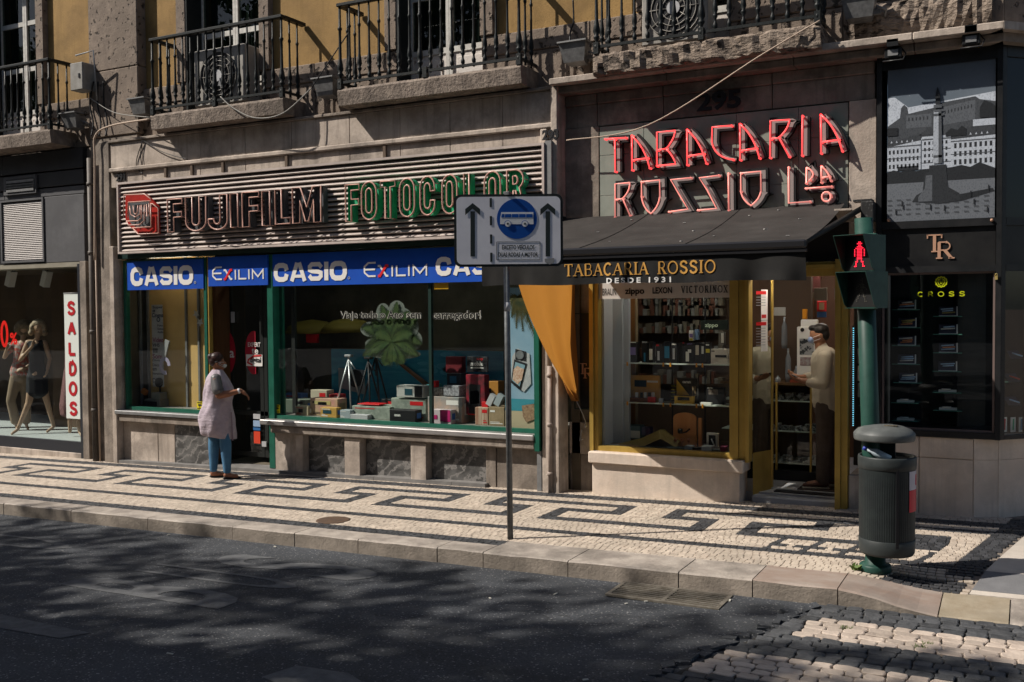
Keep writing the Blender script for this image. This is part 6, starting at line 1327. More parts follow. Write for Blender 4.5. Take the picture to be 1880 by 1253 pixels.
for wd, a_, b_, gp_ in (('TABACARIA', x0, xm1, .10), ('ROSSIO', xm2, xe, .12)):
    ws = [WID.get(c_, .8) for c_ in wd]; k_ = (b_ - a_) / (sum(ws) + gp_ * (len(wd) - 1)); x_ = a_
    for c_, w_ in zip(wd, ws): m = MB(); glyph(m, c_, x_, zt0, w_ * k_, zt1 - zt0, .15 * (zt1 - zt0), .06 * (zt1 - zt0), F, .002, True); part('gold_letter', m, GLM, aw); x_ += (w_ + gp_) * k_
xa_, xb_ = PX(1114, 515, YF), PX(1231, 515, YF); za_, zb_ = PZ_(1172, 520, YF), PZ_(1172, 509.5, YF)
m = MB(); text_map(m, 'DESDE 1931', lambda u, v: F(xa_ + (xb_ - xa_) * u, za_ + (zb_ - za_) * v, .001), .03, 1.5); part('white_lettering', m, WHITE, aw, fix=False)
m = MB(); m.tube([(-1.47, 10.02, 2.99), (-1.62, 9.1, 2.74), (-1.70, 8.26, 2.56)], .028, 8); part('arm', m, IRON, aw)
m = MB(); m.tube([(-4.56, 10.02, 2.99), (-4.55, 9.1, 2.72), (-4.5, 8.26, 2.56)], .024, 8); part('arm', m, IRON, aw)
m = MB(); c = P(1592, 388, 10.0); m.box(c.x - .05, c.x + .07, 9.93, 10.12, c.z - .10, c.z + .09, .01); m.box(c.x - .12, c.x + .05, 9.94, 10.1, c.z + .09, c.z + .11); m.obox((c.x + .0, 9.93, c.z - .14), (.10, .08, .06), .3, .2); part('bracket', m, M('bracket_black', (.02, .02, .02), .5, (.10, .10, .10), 50, thr=(.55, .7)), aw)
m = MB(); m.obox((-1.60, 9.95, 2.93), (.16, .3, .02), 0, -.3); part('end_cap', m, LIMED, aw)
m = MB(); m.box(-4.7, -4.62, 10.0, 10.12, 2.98, 3.08); part('bracket', m, IRON, aw)
# droppings on the canopy
m = MB()
for u, v in ((.25, .45), (.38, .8), (.52, .3), (.6, .55), (.63, .9), (.72, .2), (.8, .1), (.83, .6), (.9, .35), (.3, .15), (.93, .85), (.7, .75)):
    x = xA + (xB - xA) * u; y = 10.12 + (YF + .04 - 10.12) * v; z = 3.065 + (2.60 - 3.065) * v - .035 * math.sin(math.pi * v) + .006; m.obox((x, y, z), (rs.uniform(.01, .03), rs.uniform(.015, .03), .003), rs.uniform(0, 3))
part('speck', m, WHITE, aw)
# orange side cloth
def cloth_mat():
    m = bpy.data.materials.new('orange_cloth'); m.use_nodes = True; nt = m.node_tree; N = nt.nodes; b = N['Principled BSDF']; b.inputs['Base Color'].default_value = (.50, .23, .05, 1); b.inputs['Roughness'].default_value = .85
    tr = N.new('ShaderNodeBsdfTranslucent'); tr.inputs[0].default_value = (.46, .20, .035, 1); mx = N.new('ShaderNodeMixShader'); mx.inputs[0].default_value = .55; o = N['Material Output']
    n = N.new('ShaderNodeTexNoise'); n.inputs['Scale'].default_value = 3; g = N.new('ShaderNodeNewGeometry'); lnk(nt, g.outputs['Position'], n.inputs['Vector']); mm = N.new('ShaderNodeMix'); mm.data_type = 'RGBA'; mm.inputs[6].default_value = (.52, .24, .055, 1); mm.inputs[7].default_value = (.38, .16, .035, 1); lnk(nt, n.outputs['Fac'], mm.inputs[0]); lnk(nt, mm.outputs[2], b.inputs['Base Color'])
    lnk(nt, b.outputs[0], mx.inputs[1]); lnk(nt, tr.outputs[0], mx.inputs[2]); lnk(nt, mx.outputs[0], o.inputs[0]); return m
t = thing('side_cloth', 'orange cloth side curtain gathered to a point and tied to the wall', 'curtain', (-4.5, 9.8, 1.02)); OC = cloth_mat()
m = MB(); vs = []; nu, nv = 26, 30
for j in range(nv + 1):
    v = j / nv; z = 2.50 - 1.48 * v
    yl = 8.62 + 1.47 * v ** 1.30; yr = 10.10 + .02 * v
    for i in range(nu + 1):
        u = i / nu; y = yl + (yr - yl) * u; x = -4.50 + .035 * math.sin(u * 11 + v * 2) * (.3 + v) * (1 - u * .3) + .02 * math.sin(u * 23 + v * 5) * v
        vs.append((x, y, z - .05 * math.sin(u * math.pi) * (1 - v) * 0 - (.10 * (1 - u) ** 2) * math.sin(v * math.pi) + .02 * v * u))
m.add(vs, [(j * (nu + 1) + i, j * (nu + 1) + i + 1, (j + 1) * (nu + 1) + i + 1, (j + 1) * (nu + 1) + i) for j in range(nv) for i in range(nu)], True); part('cloth', m, OC, t, fix=False)
m = MB(); a = P(1049, 718, 10.02); m.box(a.x - .0, a.x + .002, 9.98, 10.06, a.z - .03, a.z + .03); part('eyelet_patch', m, WOODB, t)
m = MB(); m.tube([(-4.5, 10.10, 1.03), (-4.45, 10.14, .9), P(1078, 782, 10.18)], .005, 6); part('string', m, DWHITE, t)
m = MB(); a = P(1077, 783, 10.17); m.tube([a, a + Vector((0, -.04, 0))], .012, 6); a = P(1068, 790, 10.17); m.tube([a, a + Vector((-.02, -.01, -.12)), a + Vector((.02, -.01, -.10))], .006, 6); part('hook', m, DWHITE, t)
# TR monogram on the black side panel and on the pen shop fascia
def TR(mb, x, z, s, F, th=.003):
    glyph(mb, 'T', x, z + s * .28, s * .62, s * .72, s * .12, s * .05, F, th, True); glyph(mb, 'R', x + s * .36, z - .0 * s, s * .66, s * .70, s * .12, s * .05, F, th * 2, True)
CU = M('copper_letter', (.42, .24, .16), .45)
c = P(1066, 695, 10.2); m = MB(); TR(m, c.x - .03, c.z - .0, .17, front(10.207)); solo('monogram', m, CU, 'copper TR monogram on the narrow black panel behind the orange cloth', 'monogram')
# drainpipe between shops
m = MB(); xx = PX(1010, 800, 9.93); m.tube([(xx, 9.93, gz(-5)), (xx, 9.93, 1.42)], .028, 8)
for z in (.2, .75, 1.3): m.tube([(xx, 9.93, z), (xx, 9.93, z + .04)], .036, 8)
solo('drainpipe', m, M('pipe_beige', (.34, .28, .24), .6, (.26, .21, .18), 12), 'short beige pipe at the foot of the pilaster between the two shops', 'pipe')
# ================================================================= CLOTHES SHOP (left)
cs = thing('clothes_shopfront', 'dark clothes shop front with louvres and a mannequin window at the left edge', 'shopfront', (-14, 10.2, -.2))
def cp(name, m, mat, fix=True): return part(name, m, mat, cs, fix=fix)
YL = 10.12
def px_box(x0, y0, x1, y1, Y, dep, m=None): a, b = P(x0, y0, Y), P(x1, y1, Y); m = m or MB(); m.box(a.x, b.x, Y, Y + dep, b.z, a.z); return m
FAS = M('fascia_dark', (.035, .035, .038), .6, (.02, .02, .022), 4, dirt=.3); xL = -21.0; xr_ = PX(154, 400, YL)
zz = [PZ_(80, v, YL) for v in (283, 318, 347, 358)]
for i, (y0, y1) in enumerate(((279, 315), (317, 344), (346, 361))):
    x = xL
    for b in (-17.6, -14.3, xr_): m = MB(); m.box(x, b - .004, YL + .01 * i, 10.5, PZ_(80, y1, YL) , PZ_(80, y0, YL) - .004, .004); cp('fascia_board', m, FAS if i < 2 else CONC); x = b
m = px_box(6, 327, 66, 354, YL - .02, .03); cp('vent_frame', m, CONC)
for i in range(4): m = px_box(11, 333.5 + i * 4.6, 61, 335.8 + i * 4.6, YL - .035, .014); cp('vent_slat', m, GREY)
m = px_box(11, 331, 61, 351, YL - .021, .0005); cp('vent_opening', m, BLACK)
zt_, zb_2 = PZ_(80, 362, YL), PZ_(80, 483, YL)
m = MB(); a = PX(80, 420, YL); m.box(a, xr_ - .02, YL + .02, 10.5, zb_2, zt_, .006); cp('dark_slab', m, CONC)
m = MB(); m.box(xL, a - .005, YL + .05, 10.5, zb_2, zt_); cp('louvre_back', m, BLACK)
l0, l1 = PX(3, 420, YL), PX(78, 420, YL); m = MB(); fr(m, l0 - .03, l1 + .02, zb_2 + .02, zt_ - .0, YL + .0, .03, .05); cp('louvre_frame', m, CONC)
nl = 32
for i in range(nl):
    z = zb_2 + .055 + (zt_ - zb_2 - .09) * i / nl; m = MB(); m.obox(((l0 + l1) / 2, YL + .03, z), (l1 - l0 - .02, .004, .040), 0, -.55); cp('louvre_slat', m, M('louvre_paint', (.36, .33, .31), .6))
m = MB(); m.box(xL, xr_ - .06, YL + .02, 10.5, PZ_(80, 492, YL), zb_2 - .005); cp('header', m, M('header_beige', (.26, .24, .19), .6, (.2, .18, .14), 5))
gz1 = PZ_(80, 494, 10.2); gz0 = PZ_(80, 806, 10.2)
m = MB(); xg = PX(148, 650, 10.15); m.box(xg, xg + .07, YL, 10.3, -.15, gz1 + .05); m.box(xL, xg, YL + .02, 10.3, gz0 - .16, gz0 + .0); m.box(-16.6, -16.5, YL, 10.3, gz0, gz1); cp('window_frame', m, M('navy_frame', (.02, .022, .028), .4))
m = MB(); m.box(xL, xg, 10.2, 10.208, gz0 + .001, gz1 + .02); cp('window_glass', m, GLASS)
m = MB(); m.box(xL, xg + .07, YL + .01, 10.4, -.4, gz0 - .162, .01); cp('base_stone', m, LIME)
m = MB(); m.box(xg + .072, xg + .21, YL - .02, 10.4, -.3, zb_2, .006); cp('side_stone', m, LIMED)
m = MB(); m.box(xL - .1, xg + .1, 12.6, 12.7, 0, 3); m.box(xg + .05, xg + .1, 10.3, 12.6, 0, 3); m.box(xL, xg, 10.3, 12.6, gz1 + .05, gz1 + .1); m.box(xL - .1, xL, 10.1, 12.6, 0, 3); cp('room', m, M('shop_dark_brown', (.06, .04, .025), .8, (.09, .055, .03), 1.5))
m = MB(); m.box(xL, xg, 10.21, 12.6, gz0 - .03, gz0 + .005); cp('window_floor', m, M('pale_floor', (.42, .45, .45), .5))
m = MB(); m.box(PX(95, 600, 11.4), xg, 11.4, 11.45, gz0, gz1); cp('inner_panel', m, M('inner_brown', (.09, .055, .03), .8))
for i, v in enumerate((20, 85)):
    c = P(v, 512, 10.6); t = thing('spot_lamp', ['white tube spot lamp hanging at the left in the clothes window', 'white tube spot lamp hanging at the right in the clothes window'][i], 'lamp', c); m = MB(); m.obox(c, (.11, .11, .26), 0, 0, .35); part('lamp_body', m, WHITE, t); m = MB(); m.tube([c + Vector((.04, 0, .1)), c + Vector((.04, 0, .26))], .01, 5); part('stem', m, GREY, t)
t = thing('sale_banner', 'tall white hanging banner with red letters SALDOS in the clothes window', 'banner', P(132, 770, 10.17)); YB = 10.16
a, b = P(117, 539, YB), P(149, 770, YB); m = MB(); m.box(a.x, b.x - .01, YB, YB + .01, b.z, a.z); part('cloth', m, M('banner_white', (.62, .66, .62), .6), t)
m = MB(); m.tube([(a.x, YB, a.z), (b.x, YB, a.z)], .008, 6); part('rod', m, GREY, t)
RL = M('red_paint_letter', (.40, .008, .015), .5)
F = front(YB - .002); cxs = (a.x + b.x) / 2 - .0; hz = (a.z - b.z) / 6.25
for i, ch in enumerate('SALDOS'):
    m = MB(); zc0 = a.z - .09 - (i + .82) * hz * 1.0; glyph(m, ch, cxs - .09, zc0, .18, hz * .74, .048, .048, F, .003); part('letter', m, RL, t)
t = thing('discount_sign', 'red 0% discount lettering on the clothes shop glass', 'lettering', P(15, 640, 10.19)); m = MB(); F = front(10.192)
zo1, zo0 = PZ_(8, 588, 10.19), PZ_(8, 639, 10.19); m.ribbon([(PX(8, 610, 10.19) + .07 * math.cos(q), (zo0 + zo1) / 2 + (zo1 - zo0) * .42 * math.sin(q)) for q in [i * math.pi / 10 for i in range(20)]], .055, F, .003, closed=True); part('zero', m, M('red_vinyl', (.65, .01, .005), .4), t)
m = MB(); ptext(m, '%', 18, 611, 32, 633, 10.19, .03); part('percent', m, M('red_vinyl', (0, 0, 0)), t, fix=False)
# wall slice, pipes between clothes shop and photo shop
m = MB(); m.box(-12.52, -12.30, 10.2, 10.6, -.3, 4.5, .006); o = part('side_wall', m, LIMED, bld)
m = MB(); m.box(-12.295, -11.985, 10.05, 10.6, -.3, 4.19, .01); part('pilaster_stone', m, LIMED, bld)
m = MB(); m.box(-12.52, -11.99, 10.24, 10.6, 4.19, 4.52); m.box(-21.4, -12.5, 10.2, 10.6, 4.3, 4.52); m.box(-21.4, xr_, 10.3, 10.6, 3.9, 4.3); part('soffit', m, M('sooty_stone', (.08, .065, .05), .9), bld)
xx = PX(171, 600, 10.0); m = MB(); m.tube([(xx, 10.0, -.2), (xx, 10.0, 4.3)], .042, 10)
for z in (.6, 1.75, 2.9, 3.9): m.tube([(xx, 10.0, z), (xx, 10.0, z + .05)], .052, 10)
solo('drainpipe', m, M('pipe_dark', (.07, .06, .055), .6, (.10, .085, .07), 12), 'tall dark drainpipe between the clothes shop and the photo shop', 'pipe')
xx = PX(178.5, 600, 9.98); m = MB(); m.tube([(xx, 9.98, -.2), (xx, 9.98, 3.2)], .013, 7); solo('conduit', m, CB, 'thin pale conduit running beside the tall dark drainpipe', 'pipe')

# ================================================================= PEN SHOP (right, chamfered corner)
pn = thing('pen_shopfront', 'black corner shop front with glass shelves of pens and a stone plinth', 'shopfront', (-.7, 10.2, 0))
def np_(name, m, mat, fix=True): return part(name, m, mat, pn, fix=fix)
YN = 10.15; n0, n1 = -1.335, PX(1838, 600, YN); nzp = PZ_(1720, 802, YN)
BF = M('black_frame', (.012, .013, .014), .35, (.02, .02, .021), 8)
m = MB(); m.box(n0, n0 + .045, 10.08, 10.5, nzp, 4.42); m.box(n1 - .045, n1, 10.08, 10.5, nzp, 4.42); m.box(n0 + .045, n1 - .045, 10.1, 10.5, 4.30, 4.42); m.box(n0 + .045, n1 - .045, 10.1, 10.5, 2.79, 2.86); m.box(n0 + .045, n1 - .045, 10.1, 10.5, 2.37, 2.43); m.box(n0 + .045, n1 - .045, 10.1, 10.5, nzp, nzp + .06); np_('black_frame', m, BF)
m = MB(); m.box(n0 + .05, n1 - .05, 10.13, 10.5, 2.43, 2.79); np_('fascia_panel', m, BLACKP)
m = MB(); m.box(n0 + .05, n1 - .05, 10.20, 10.5, 4.25, 4.30); np_('top_panel', m, BLACKP)
c = P(1722, 472, YN); m = MB(); TR(m, c.x - .10, c.z - .02, .20 * 1.15, front(10.125)); solo('monogram', m, CU, 'copper TR monogram on the black fascia under the monument photograph', 'monogram')
# monument photo
t = thing('square_photograph', 'large black and white photograph of a city square with a tall monument column', 'picture', P(1727, 405, 10.12)); YM = 10.115
p0, p1 = P(1630, 105, YM), P(1826, 404, YM); mz1 = (PZ_(1630, 118, YM) + PZ_(1826, 92, YM)) / 2; mz0 = (PZ_(1630, 406, YM) + PZ_(1826, 403, YM)) / 2
mw_, mh = p1.x - p0.x, mz1 - mz0
def q_(u, v): return (p0.x + mw_ * u, v)   # u,v: 0..1, v from top
def gm(g, name=None): return M(name or 'photo_grey_%02d' % int(g * 100), (g * .92, g, g * 1.12), .35, (g * .62, g * .68, g * .78), 55, thr=(.5, .62), stretch=(1.6, 1, 1))
SKYM = gm(.11); m = MB(); m.box(p0.x, p1.x, YM, YM + .01, mz0, mz1); part('print_sky', m, M('photo_sky', (.10, .125, .155), .35, (.13, .155, .185), 2), t)
lay = [0]
def ply(pts, g):
    lay[0] += 1; m = MB(); Yl = YM - .0006 * lay[0]; m.add([(p0.x + mw_ * u, Yl, mz1 - mh * v) for u, v in pts], [tuple(range(len(pts)))]); return m, g
def multi(name, lst, g):
    lay[0] += 1; m = MB(); Yl = YM - .0006 * lay[0]
    for pts in lst: m.add([(p0.x + mw_ * u, Yl, mz1 - mh * v) for u, v in pts], [tuple(range(len(pts)))])
    part(name, m, gm(g * (1.25 if g > .25 else .7)), t, fix=False, kind='stuff')
rc = lambda a, b, c, d: [(a, b), (c, b), (c, d), (a, d)]
multi('print_cloud', [[(0, .22), (.07, .22), (.2, .29), (1, .24), (1, .5), (0, .5)]], .40)
multi('print_hill_castle', [[(0, .40), (.12, .35), (.13, .29), (.16, .27), (.19, .29), (.2, .33), (.5, .30), (.5, .28), (.82, .26), (.86, .28), (1, .30), (1, .46), (0, .50)]], .10)
multi('print_fort_walls', [rc(.18, .34, .42, .42), [(.5, .31), (.82, .28), (.82, .40), (.5, .42)]], .17)
multi('print_fort_windows', [rc(.20 + i * .035, .355, .212 + i * .035, .375) for i in range(6)] + [rc(.54 + i * .03, .33 - i * .003, .55 + i * .03, .35 - i * .003) for i in range(9)], .05)
multi('print_roofs', [[(0, .50), (.32, .46), (.32, .50), (0, .53)], [(.6, .49), (.78, .44), (1, .44), (1, .50), (.6, .51)], [(.3, .47), (.4, .42), (.5, .47)]], .08)
multi('print_facades', [[(0, .53), (.32, .50), (.32, .68), (0, .68)], [(.33, .48), (.6, .48), (.6, .68), (.33, .68)], [(.6, .51), (1, .50), (1, .70), (.6, .68)], rc(.8, .40, 1, .44)], .36)
multi('print_windows', [rc(.015 + i * .038, .55 + j * .045, .033 + i * .038, .575 + j * .045) for i in range(8) for j in range(3)] + [rc(.35 + i * .04, .512 + j * .038, .368 + i * .04, .532 + j * .038) for i in range(6) for j in range(4)] + [rc(.63 + i * .046, .535 + j * .05, .652 + i * .046, .565 + j * .05) for i in range(8) for j in range(3)] + [rc(.1, .655, .3, .68)], .05)
multi('print_cornices', [rc(0, .525, .32, .532), rc(.33, .495, .6, .502), rc(.6, .52, 1, .526), rc(0, .60, .32, .604), rc(.33, .56, .6, .564), rc(.6, .60, 1, .604), rc(.33, .64, .6, .644)], .12)
multi('print_dormers', [[(.62 + i * .05, .49), (.63 + i * .05, .475), (.64 + i * .05, .49)] for i in range(7)] + [[(.03 + i * .05, .505), (.04 + i * .05, .49), (.05 + i * .05, .505)] for i in range(5)], .34)
multi('print_far_trees', [[(.55, .47), (.6, .44), (.66, .455), (.7, .43), (.74, .45), (.74, .49), (.55, .49)], [(.86, .33), (.9, .29), (.97, .31), (1, .33), (1, .40), (.86, .39)], rc(.0, .41, .1, .46)], .04)
multi('print_trees', [[(0, .69), (.06, .675), (.13, .69), (.2, .675), (.28, .69), (.36, .68), (.6, .68), (.7, .67), (.78, .685), (.86, .66), (.93, .68), (1, .70), (1, .76), (0, .76)]], .03)
multi('print_square', [[(0, .76), (1, .76), (1, 1), (0, 1)]], .20)
multi('print_tiles', [[(-.0 + i * .09, .86 + j * .03), (.045 + i * .09, .86 + j * .03), (.055 + i * .09, .872 + j * .03), (.01 + i * .09, .872 + j * .03)] for i in range(11) for j in range(4)], .09)
multi('print_shadow', [[(.55, .86), (.98, .82), (1, .84), (.7, .89), (.5, .9)]], .04)
multi('print_pedestal', [[(.24, .88), (.28, .84), (.34, .82), (.36, .70), (.56, .70), (.58, .80), (.68, .84), (.7, .88), (.5, .90)], [(.40, .66), (.56, .66), (.56, .70), (.40, .70)]], .05)
multi('print_pedestal_light', [[(.30, .85), (.36, .80), (.37, .72), (.43, .72), (.43, .88), (.30, .88)]], .15)
multi('print_column', [[(.44, .33), (.51, .33), (.525, .65), (.435, .65)]], .30)
multi('print_column_shade', [[(.485, .33), (.51, .33), (.525, .65), (.487, .65)], rc(.425, .345, .53, .36), rc(.44, .60, .52, .615)], .12)
multi('print_capital', [rc(.44, .29, .515, .31), [(.43, .32), (.53, .32), (.51, .335), (.45, .335)]], .14)
multi('print_statue', [[(.46, .29), (.455, .24), (.465, .20), (.475, .18), (.485, .20), (.50, .23), (.50, .29)]], .03)
multi('print_people', [rc(.08 + a, .90 + b, .092 + a, .935 + b) for a, b in ((0, .02), (.06, -.03), (.07, -.01), (.33, .0), (.46, .01), (.70, -.07), (.73, -.02), (.86, -.10), (.85, .03))], .03)
for i, v in enumerate((1632, 1821)):
    a = P(v, 405, 10.1); m = MB(); m.tube([(a.x, 10.12, a.z), (a.x, 10.06, a.z)], .014, 8); part('stud', m, CU, t)
# lamps over the photo
for i, (px_, py_) in enumerate(((1640, 95), (1783, 70))):
    c = P(px_, py_, 9.93); t = thing('sign_lamp', ['small caged floodlight above the left corner of the monument photograph', 'small caged floodlight above the right side of the monument photograph'][i], 'lamp', c)
    m = MB(); m.box(c.x - .075, c.x + .075, 9.90, 9.97, c.z - .065, c.z + .03, .008); part('housing', m, BF, t); m = MB(); m.box(c.x - .045, c.x + .045, 9.893, 9.899, c.z - .045, c.z + .01); part('lens', m, GREY, t)
    m = MB(); m.tube([(c.x - .09, 9.9, c.z - .09), (c.x + .09, 9.9, c.z - .09), (c.x + .11, 9.93, c.z - .03), (c.x + .06, 9.95, c.z + .04)], .007, 5); m.box(c.x - .05, c.x + .05, 9.86, 9.96, c.z + .035, c.z + .10); part('bracket', m, BF, t)
# glass and display
w0, w1 = n0 + .05, n1 - .05; wzt = 2.37; wzb = nzp + .06
m = MB(); m.box(w0, w1, 10.16, 10.167, wzb, wzt); np_('window_glass', m, glass('pen_glass', (.93, .95, .95), .0))
m = MB(); fr(m, w0, w1, wzb, wzt, 10.13, .018, .03); np_('thin_trim', m, M('trim_pinkish', (.16, .12, .11), .4))
m = MB(); m.box(w0, w1 + .4, 10.75, 10.8, .7, 4.4); m.box(w0, w1, 10.17, 10.75, wzb - .02, wzb + .001); m.box(w0, w1, 10.17, 10.75, wzt, wzt + .02); m.box(-1.34, -1.3, 10.17, 10.75, .7, 2.4); np_('display_case', m, BLACKP)
m = MB()
for x0 in (1664, 1781): m.box(PX(x0, 700, 10.6) - .01, PX(x0, 700, 10.6) + .01, 10.74, 10.749, wzb, wzt)
np_('rail', m, BF)
YW = M('yellow_vinyl', (.42, .46, .01), .4)
t = thing('window_logo', 'yellow-green CROSS lettering and round lion emblem on the pen shop window', 'lettering', P(1728, 548, 10.158)); F = front(10.156)
m = MB(); word(m, 'CROSS', PX(1684, 540, 10.156), PX(1772, 540, 10.156), PZ_(1728, 545, 10.156), PZ_(1728, 535.5, 10.156), .19, .15, F, .002, .7, wid={'C': 1, 'R': 1, 'O': 1.05, 'S': 1}, out=(YW, t))
c = P(1728, 518, 10.156); m = MB(); m.ribbon([(c.x + .048 * (1 + .07 * math.cos(12 * q)) * math.cos(q), c.z + .046 * (1 + .07 * math.cos(12 * q)) * math.sin(q)) for q in [i * math.pi / 30 for i in range(60)]], .010, F, .002, closed=True)
for s in (-1, 1):
    m.ribbon([(c.x + s * .004, c.z + .03), (c.x + s * .024, c.z + .022), (c.x + s * .030, c.z), (c.x + s * .020, c.z - .024), (c.x + s * .003, c.z - .036)], .007, F, .002); m.ribbon([(c.x + s * .008, c.z + .010), (c.x + s * .020, c.z + .008)], .005, F, .002); m.ribbon([(c.x + s * .006, c.z + .004), (c.x + s * .007, c.z - .014), (c.x + s * .001, c.z - .018)], .005, F, .002)
part('emblem', m, YW, t)
GLS = M('shelf_green_edge', (.10, .26, .20), .2, emit=0); TRY = M('pen_tray', (.05, .045, .06), .5); CRM = M('tray_cream', (.78, .75, .68), .5); OR_ = M('pen_orange', (.80, .30, .14), .35); BL_ = M('pen_blue', (.45, .62, .80), .3); YG = M('pen_gold', (.55, .42, .15), .3, metal=.5)
def tray(px_, py_, label, cols, Y=10.42, w=.155, full=True):
    c = P(px_, py_, Y); t = thing('pen_box', label, 'pen box', (c.x, Y + .05, c.z - .05), 'open pen boxes on the glass shelves')
    m = MB(); m.add([(c.x - w / 2 - .05, Y - .03, c.z - .052), (c.x + w / 2 + .05, Y - .03, c.z - .052), (c.x + w / 2 + .05, Y + .2, c.z - .052), (c.x - w / 2 - .05, Y + .2, c.z - .052)], [(0, 1, 2, 3)]); m.box(c.x - w / 2 - .05, c.x + w / 2 + .05, Y - .034, Y - .03, c.z - .057, c.z - .050); part('glass_shelf', m, GLS, t)
    if full:
        m = MB(); m.add([(c.x - w / 2, Y - .0, c.z - .045), (c.x + w / 2, Y - .0, c.z - .045), (c.x + w / 2 - .004, Y + .05, c.z + .04), (c.x - w / 2 - .004, Y + .05, c.z + .04)], [(0, 1, 2, 3)]); part('tray', m, TRY, t, fix=False)
        m = MB(); m.box(c.x - w / 2, c.x + w / 2 + .004, Y - .014, Y - .002, c.z - .052, c.z - .044); m.add([(c.x + w / 2, Y - .01, c.z - .05), (c.x + w / 2 + .012, Y - .01, c.z - .05), (c.x + w / 2 + .008, Y + .04, c.z + .042), (c.x + w / 2 - .004, Y + .04, c.z + .042)], [(0, 1, 2, 3)]); part('tray_edge', m, CRM, t, fix=False)
        for i, mt in enumerate(cols):
            zz_ = c.z + .018 - i * .018; l = rs.uniform(.6, .85); yy_ = Y + .03 - i * .008; x0 = c.x - w * l / 2 + rs.uniform(-.01, .01); m = MB(); m.tube([(x0, yy_ - .008, zz_ - .004), (x0 + w * l, yy_ - .008, zz_ + .004)], .0065, 6); part('pen', m, mt, t)
    else:
        m = MB(); m.box(c.x - w / 2, c.x + w / 2, Y, Y + .08, c.z - .049, c.z - .03); part('tray_edge', m, CRM, t); m = MB(); m.tube([(c.x - .05, Y, c.z - .022), (c.x + .03, Y, c.z - .022)], .007, 6); part('pen', m, CRM, t)
ordn = ['topmost', 'second', 'third', 'fourth', 'fifth', 'sixth', 'lowest']
for i, (a, b, cl_, f_) in enumerate(((1664, 559, [CRM, OR_, BL_], 1), (1665, 592, [YG, YG, OR_], 1), (1664, 625, [CRM, OR_, OR_], 1), (1664, 659, [BL_, BL_, CRM], 1), (1666, 693, [CRM, BL_, BL_], 1), (1662, 730, [], 0), (1662, 763, [], 0))): tray(a, b, 'pen box, %s in the left column of the pen window' % ordn[i], cl_, full=f_)
ordn = ['topmost', 'second', 'third', 'fourth', 'fifth', 'lowest']
for i, (a, b, cl_, f_) in enumerate(((1740, 571, [BL_, BL_, YG], 1), (1740, 604, [BL_, CRM], 1), (1740, 638, [BL_, OR_, BL_], 1), (1739, 672, [BL_, BL_], 1), (1739, 711, [], 0), (1740, 744, [], 0))): tray(a, b, 'pen box, %s in the middle column of the pen window' % ordn[i], cl_, full=f_)
# LED strip bay left of pen shop behind the signal pole
m = MB(); e0, e1 = PX(1560, 700, 10.2), -1.345; m.box(e0, e1, 10.45, 10.5, .45, 2.45); np_('bay_back', m, BLACKP)
m = MB(); a = P(1567, 600, 10.2); m.box(a.x - .012, a.x + .012, 10.19, 10.2, PZ_(1567, 782, 10.2), PZ_(1567, 598, 10.2)); np_('led_channel', m, DGREY)
LB1 = M('led_cyan', (.25, .75, 1.0), .3, emit=.7); m = MB()
for k in range(46): z = PZ_(1567, 782, 10.2) + k * (PZ_(1567, 600, 10.2) - PZ_(1567, 782, 10.2)) / 46; m.box(a.x - .005, a.x + .007, 10.185, 10.1895, z, z + .010)
np_('led_strip', m, LB1)
for i, (y0, y1, mt, lb) in enumerate(((600, 612, W2, 'white tag at the top of the lit side bay behind the signal pole'), (640, 668, M('pk1', (.32, .28, .30), .5), 'pale blister pack high in the lit side bay'), (672, 700, W2, 'white blister pack in the middle of the lit side bay'), (704, 730, M('pk2', (.22, .25, .25), .5), 'grey-green blister pack low in the lit side bay'), (745, 775, BLACK, 'black framed item at the bottom of the lit side bay'))): simple(1575, y0, 1590, y1, 10.35, .03, mt, 'blister_pack', lb, 'packet')
# plinth
m = MB(); e = n1 - .10
for a, b, Y in ((-1.34, -.95, 10.12), (-.945, -.48, 10.12)):
    m = MB(); m.box(a, b, Y, 10.6, .62, nzp - .002, .006); np_('plinth_stone', m, LIMEP); m = MB(); m.box(a, b, Y + .005, 10.6, -.1, .617, .006); np_('plinth_stone', m, LIMEP)
C0 = Vector((-.475, 10.12)); C1 = Vector((-.27, 10.22)); C2 = Vector((2.3, 12.8))
def seg(a, b, z0, z1, mat, name, th=.3):
    d = (b - a).normalized(); n = Vector((-d.y, d.x)); m = MB(); a2, b2 = a + d * .002, b - d * .002
    m.prism([(a2.x, a2.y, z0), (b2.x, b2.y, z0), (b2.x + n.x * th, b2.y + n.y * th, z0), (a2.x + n.x * th, a2.y + n.y * th, z0)], (0, 0, z1 - z0)); np_(name, m, mat)
seg(C0, C1, .62, nzp - .002, LIMEP, 'plinth_stone'); seg(C0 + Vector((0, .004)), C1 + Vector((0, .004)), -.1, .617, LIMEP, 'plinth_stone')
D45 = (C2 - C1).normalized(); K = [C1 + D45 * v for v in (0, .8, 1.7, 2.6, 3.6)]
for a, b in zip(K[:-1], K[1:]): seg(a, b, .62, nzp - .002, LIMEP, 'plinth_stone'); seg(a, b, -.1, .617, LIMEP, 'plinth_stone')
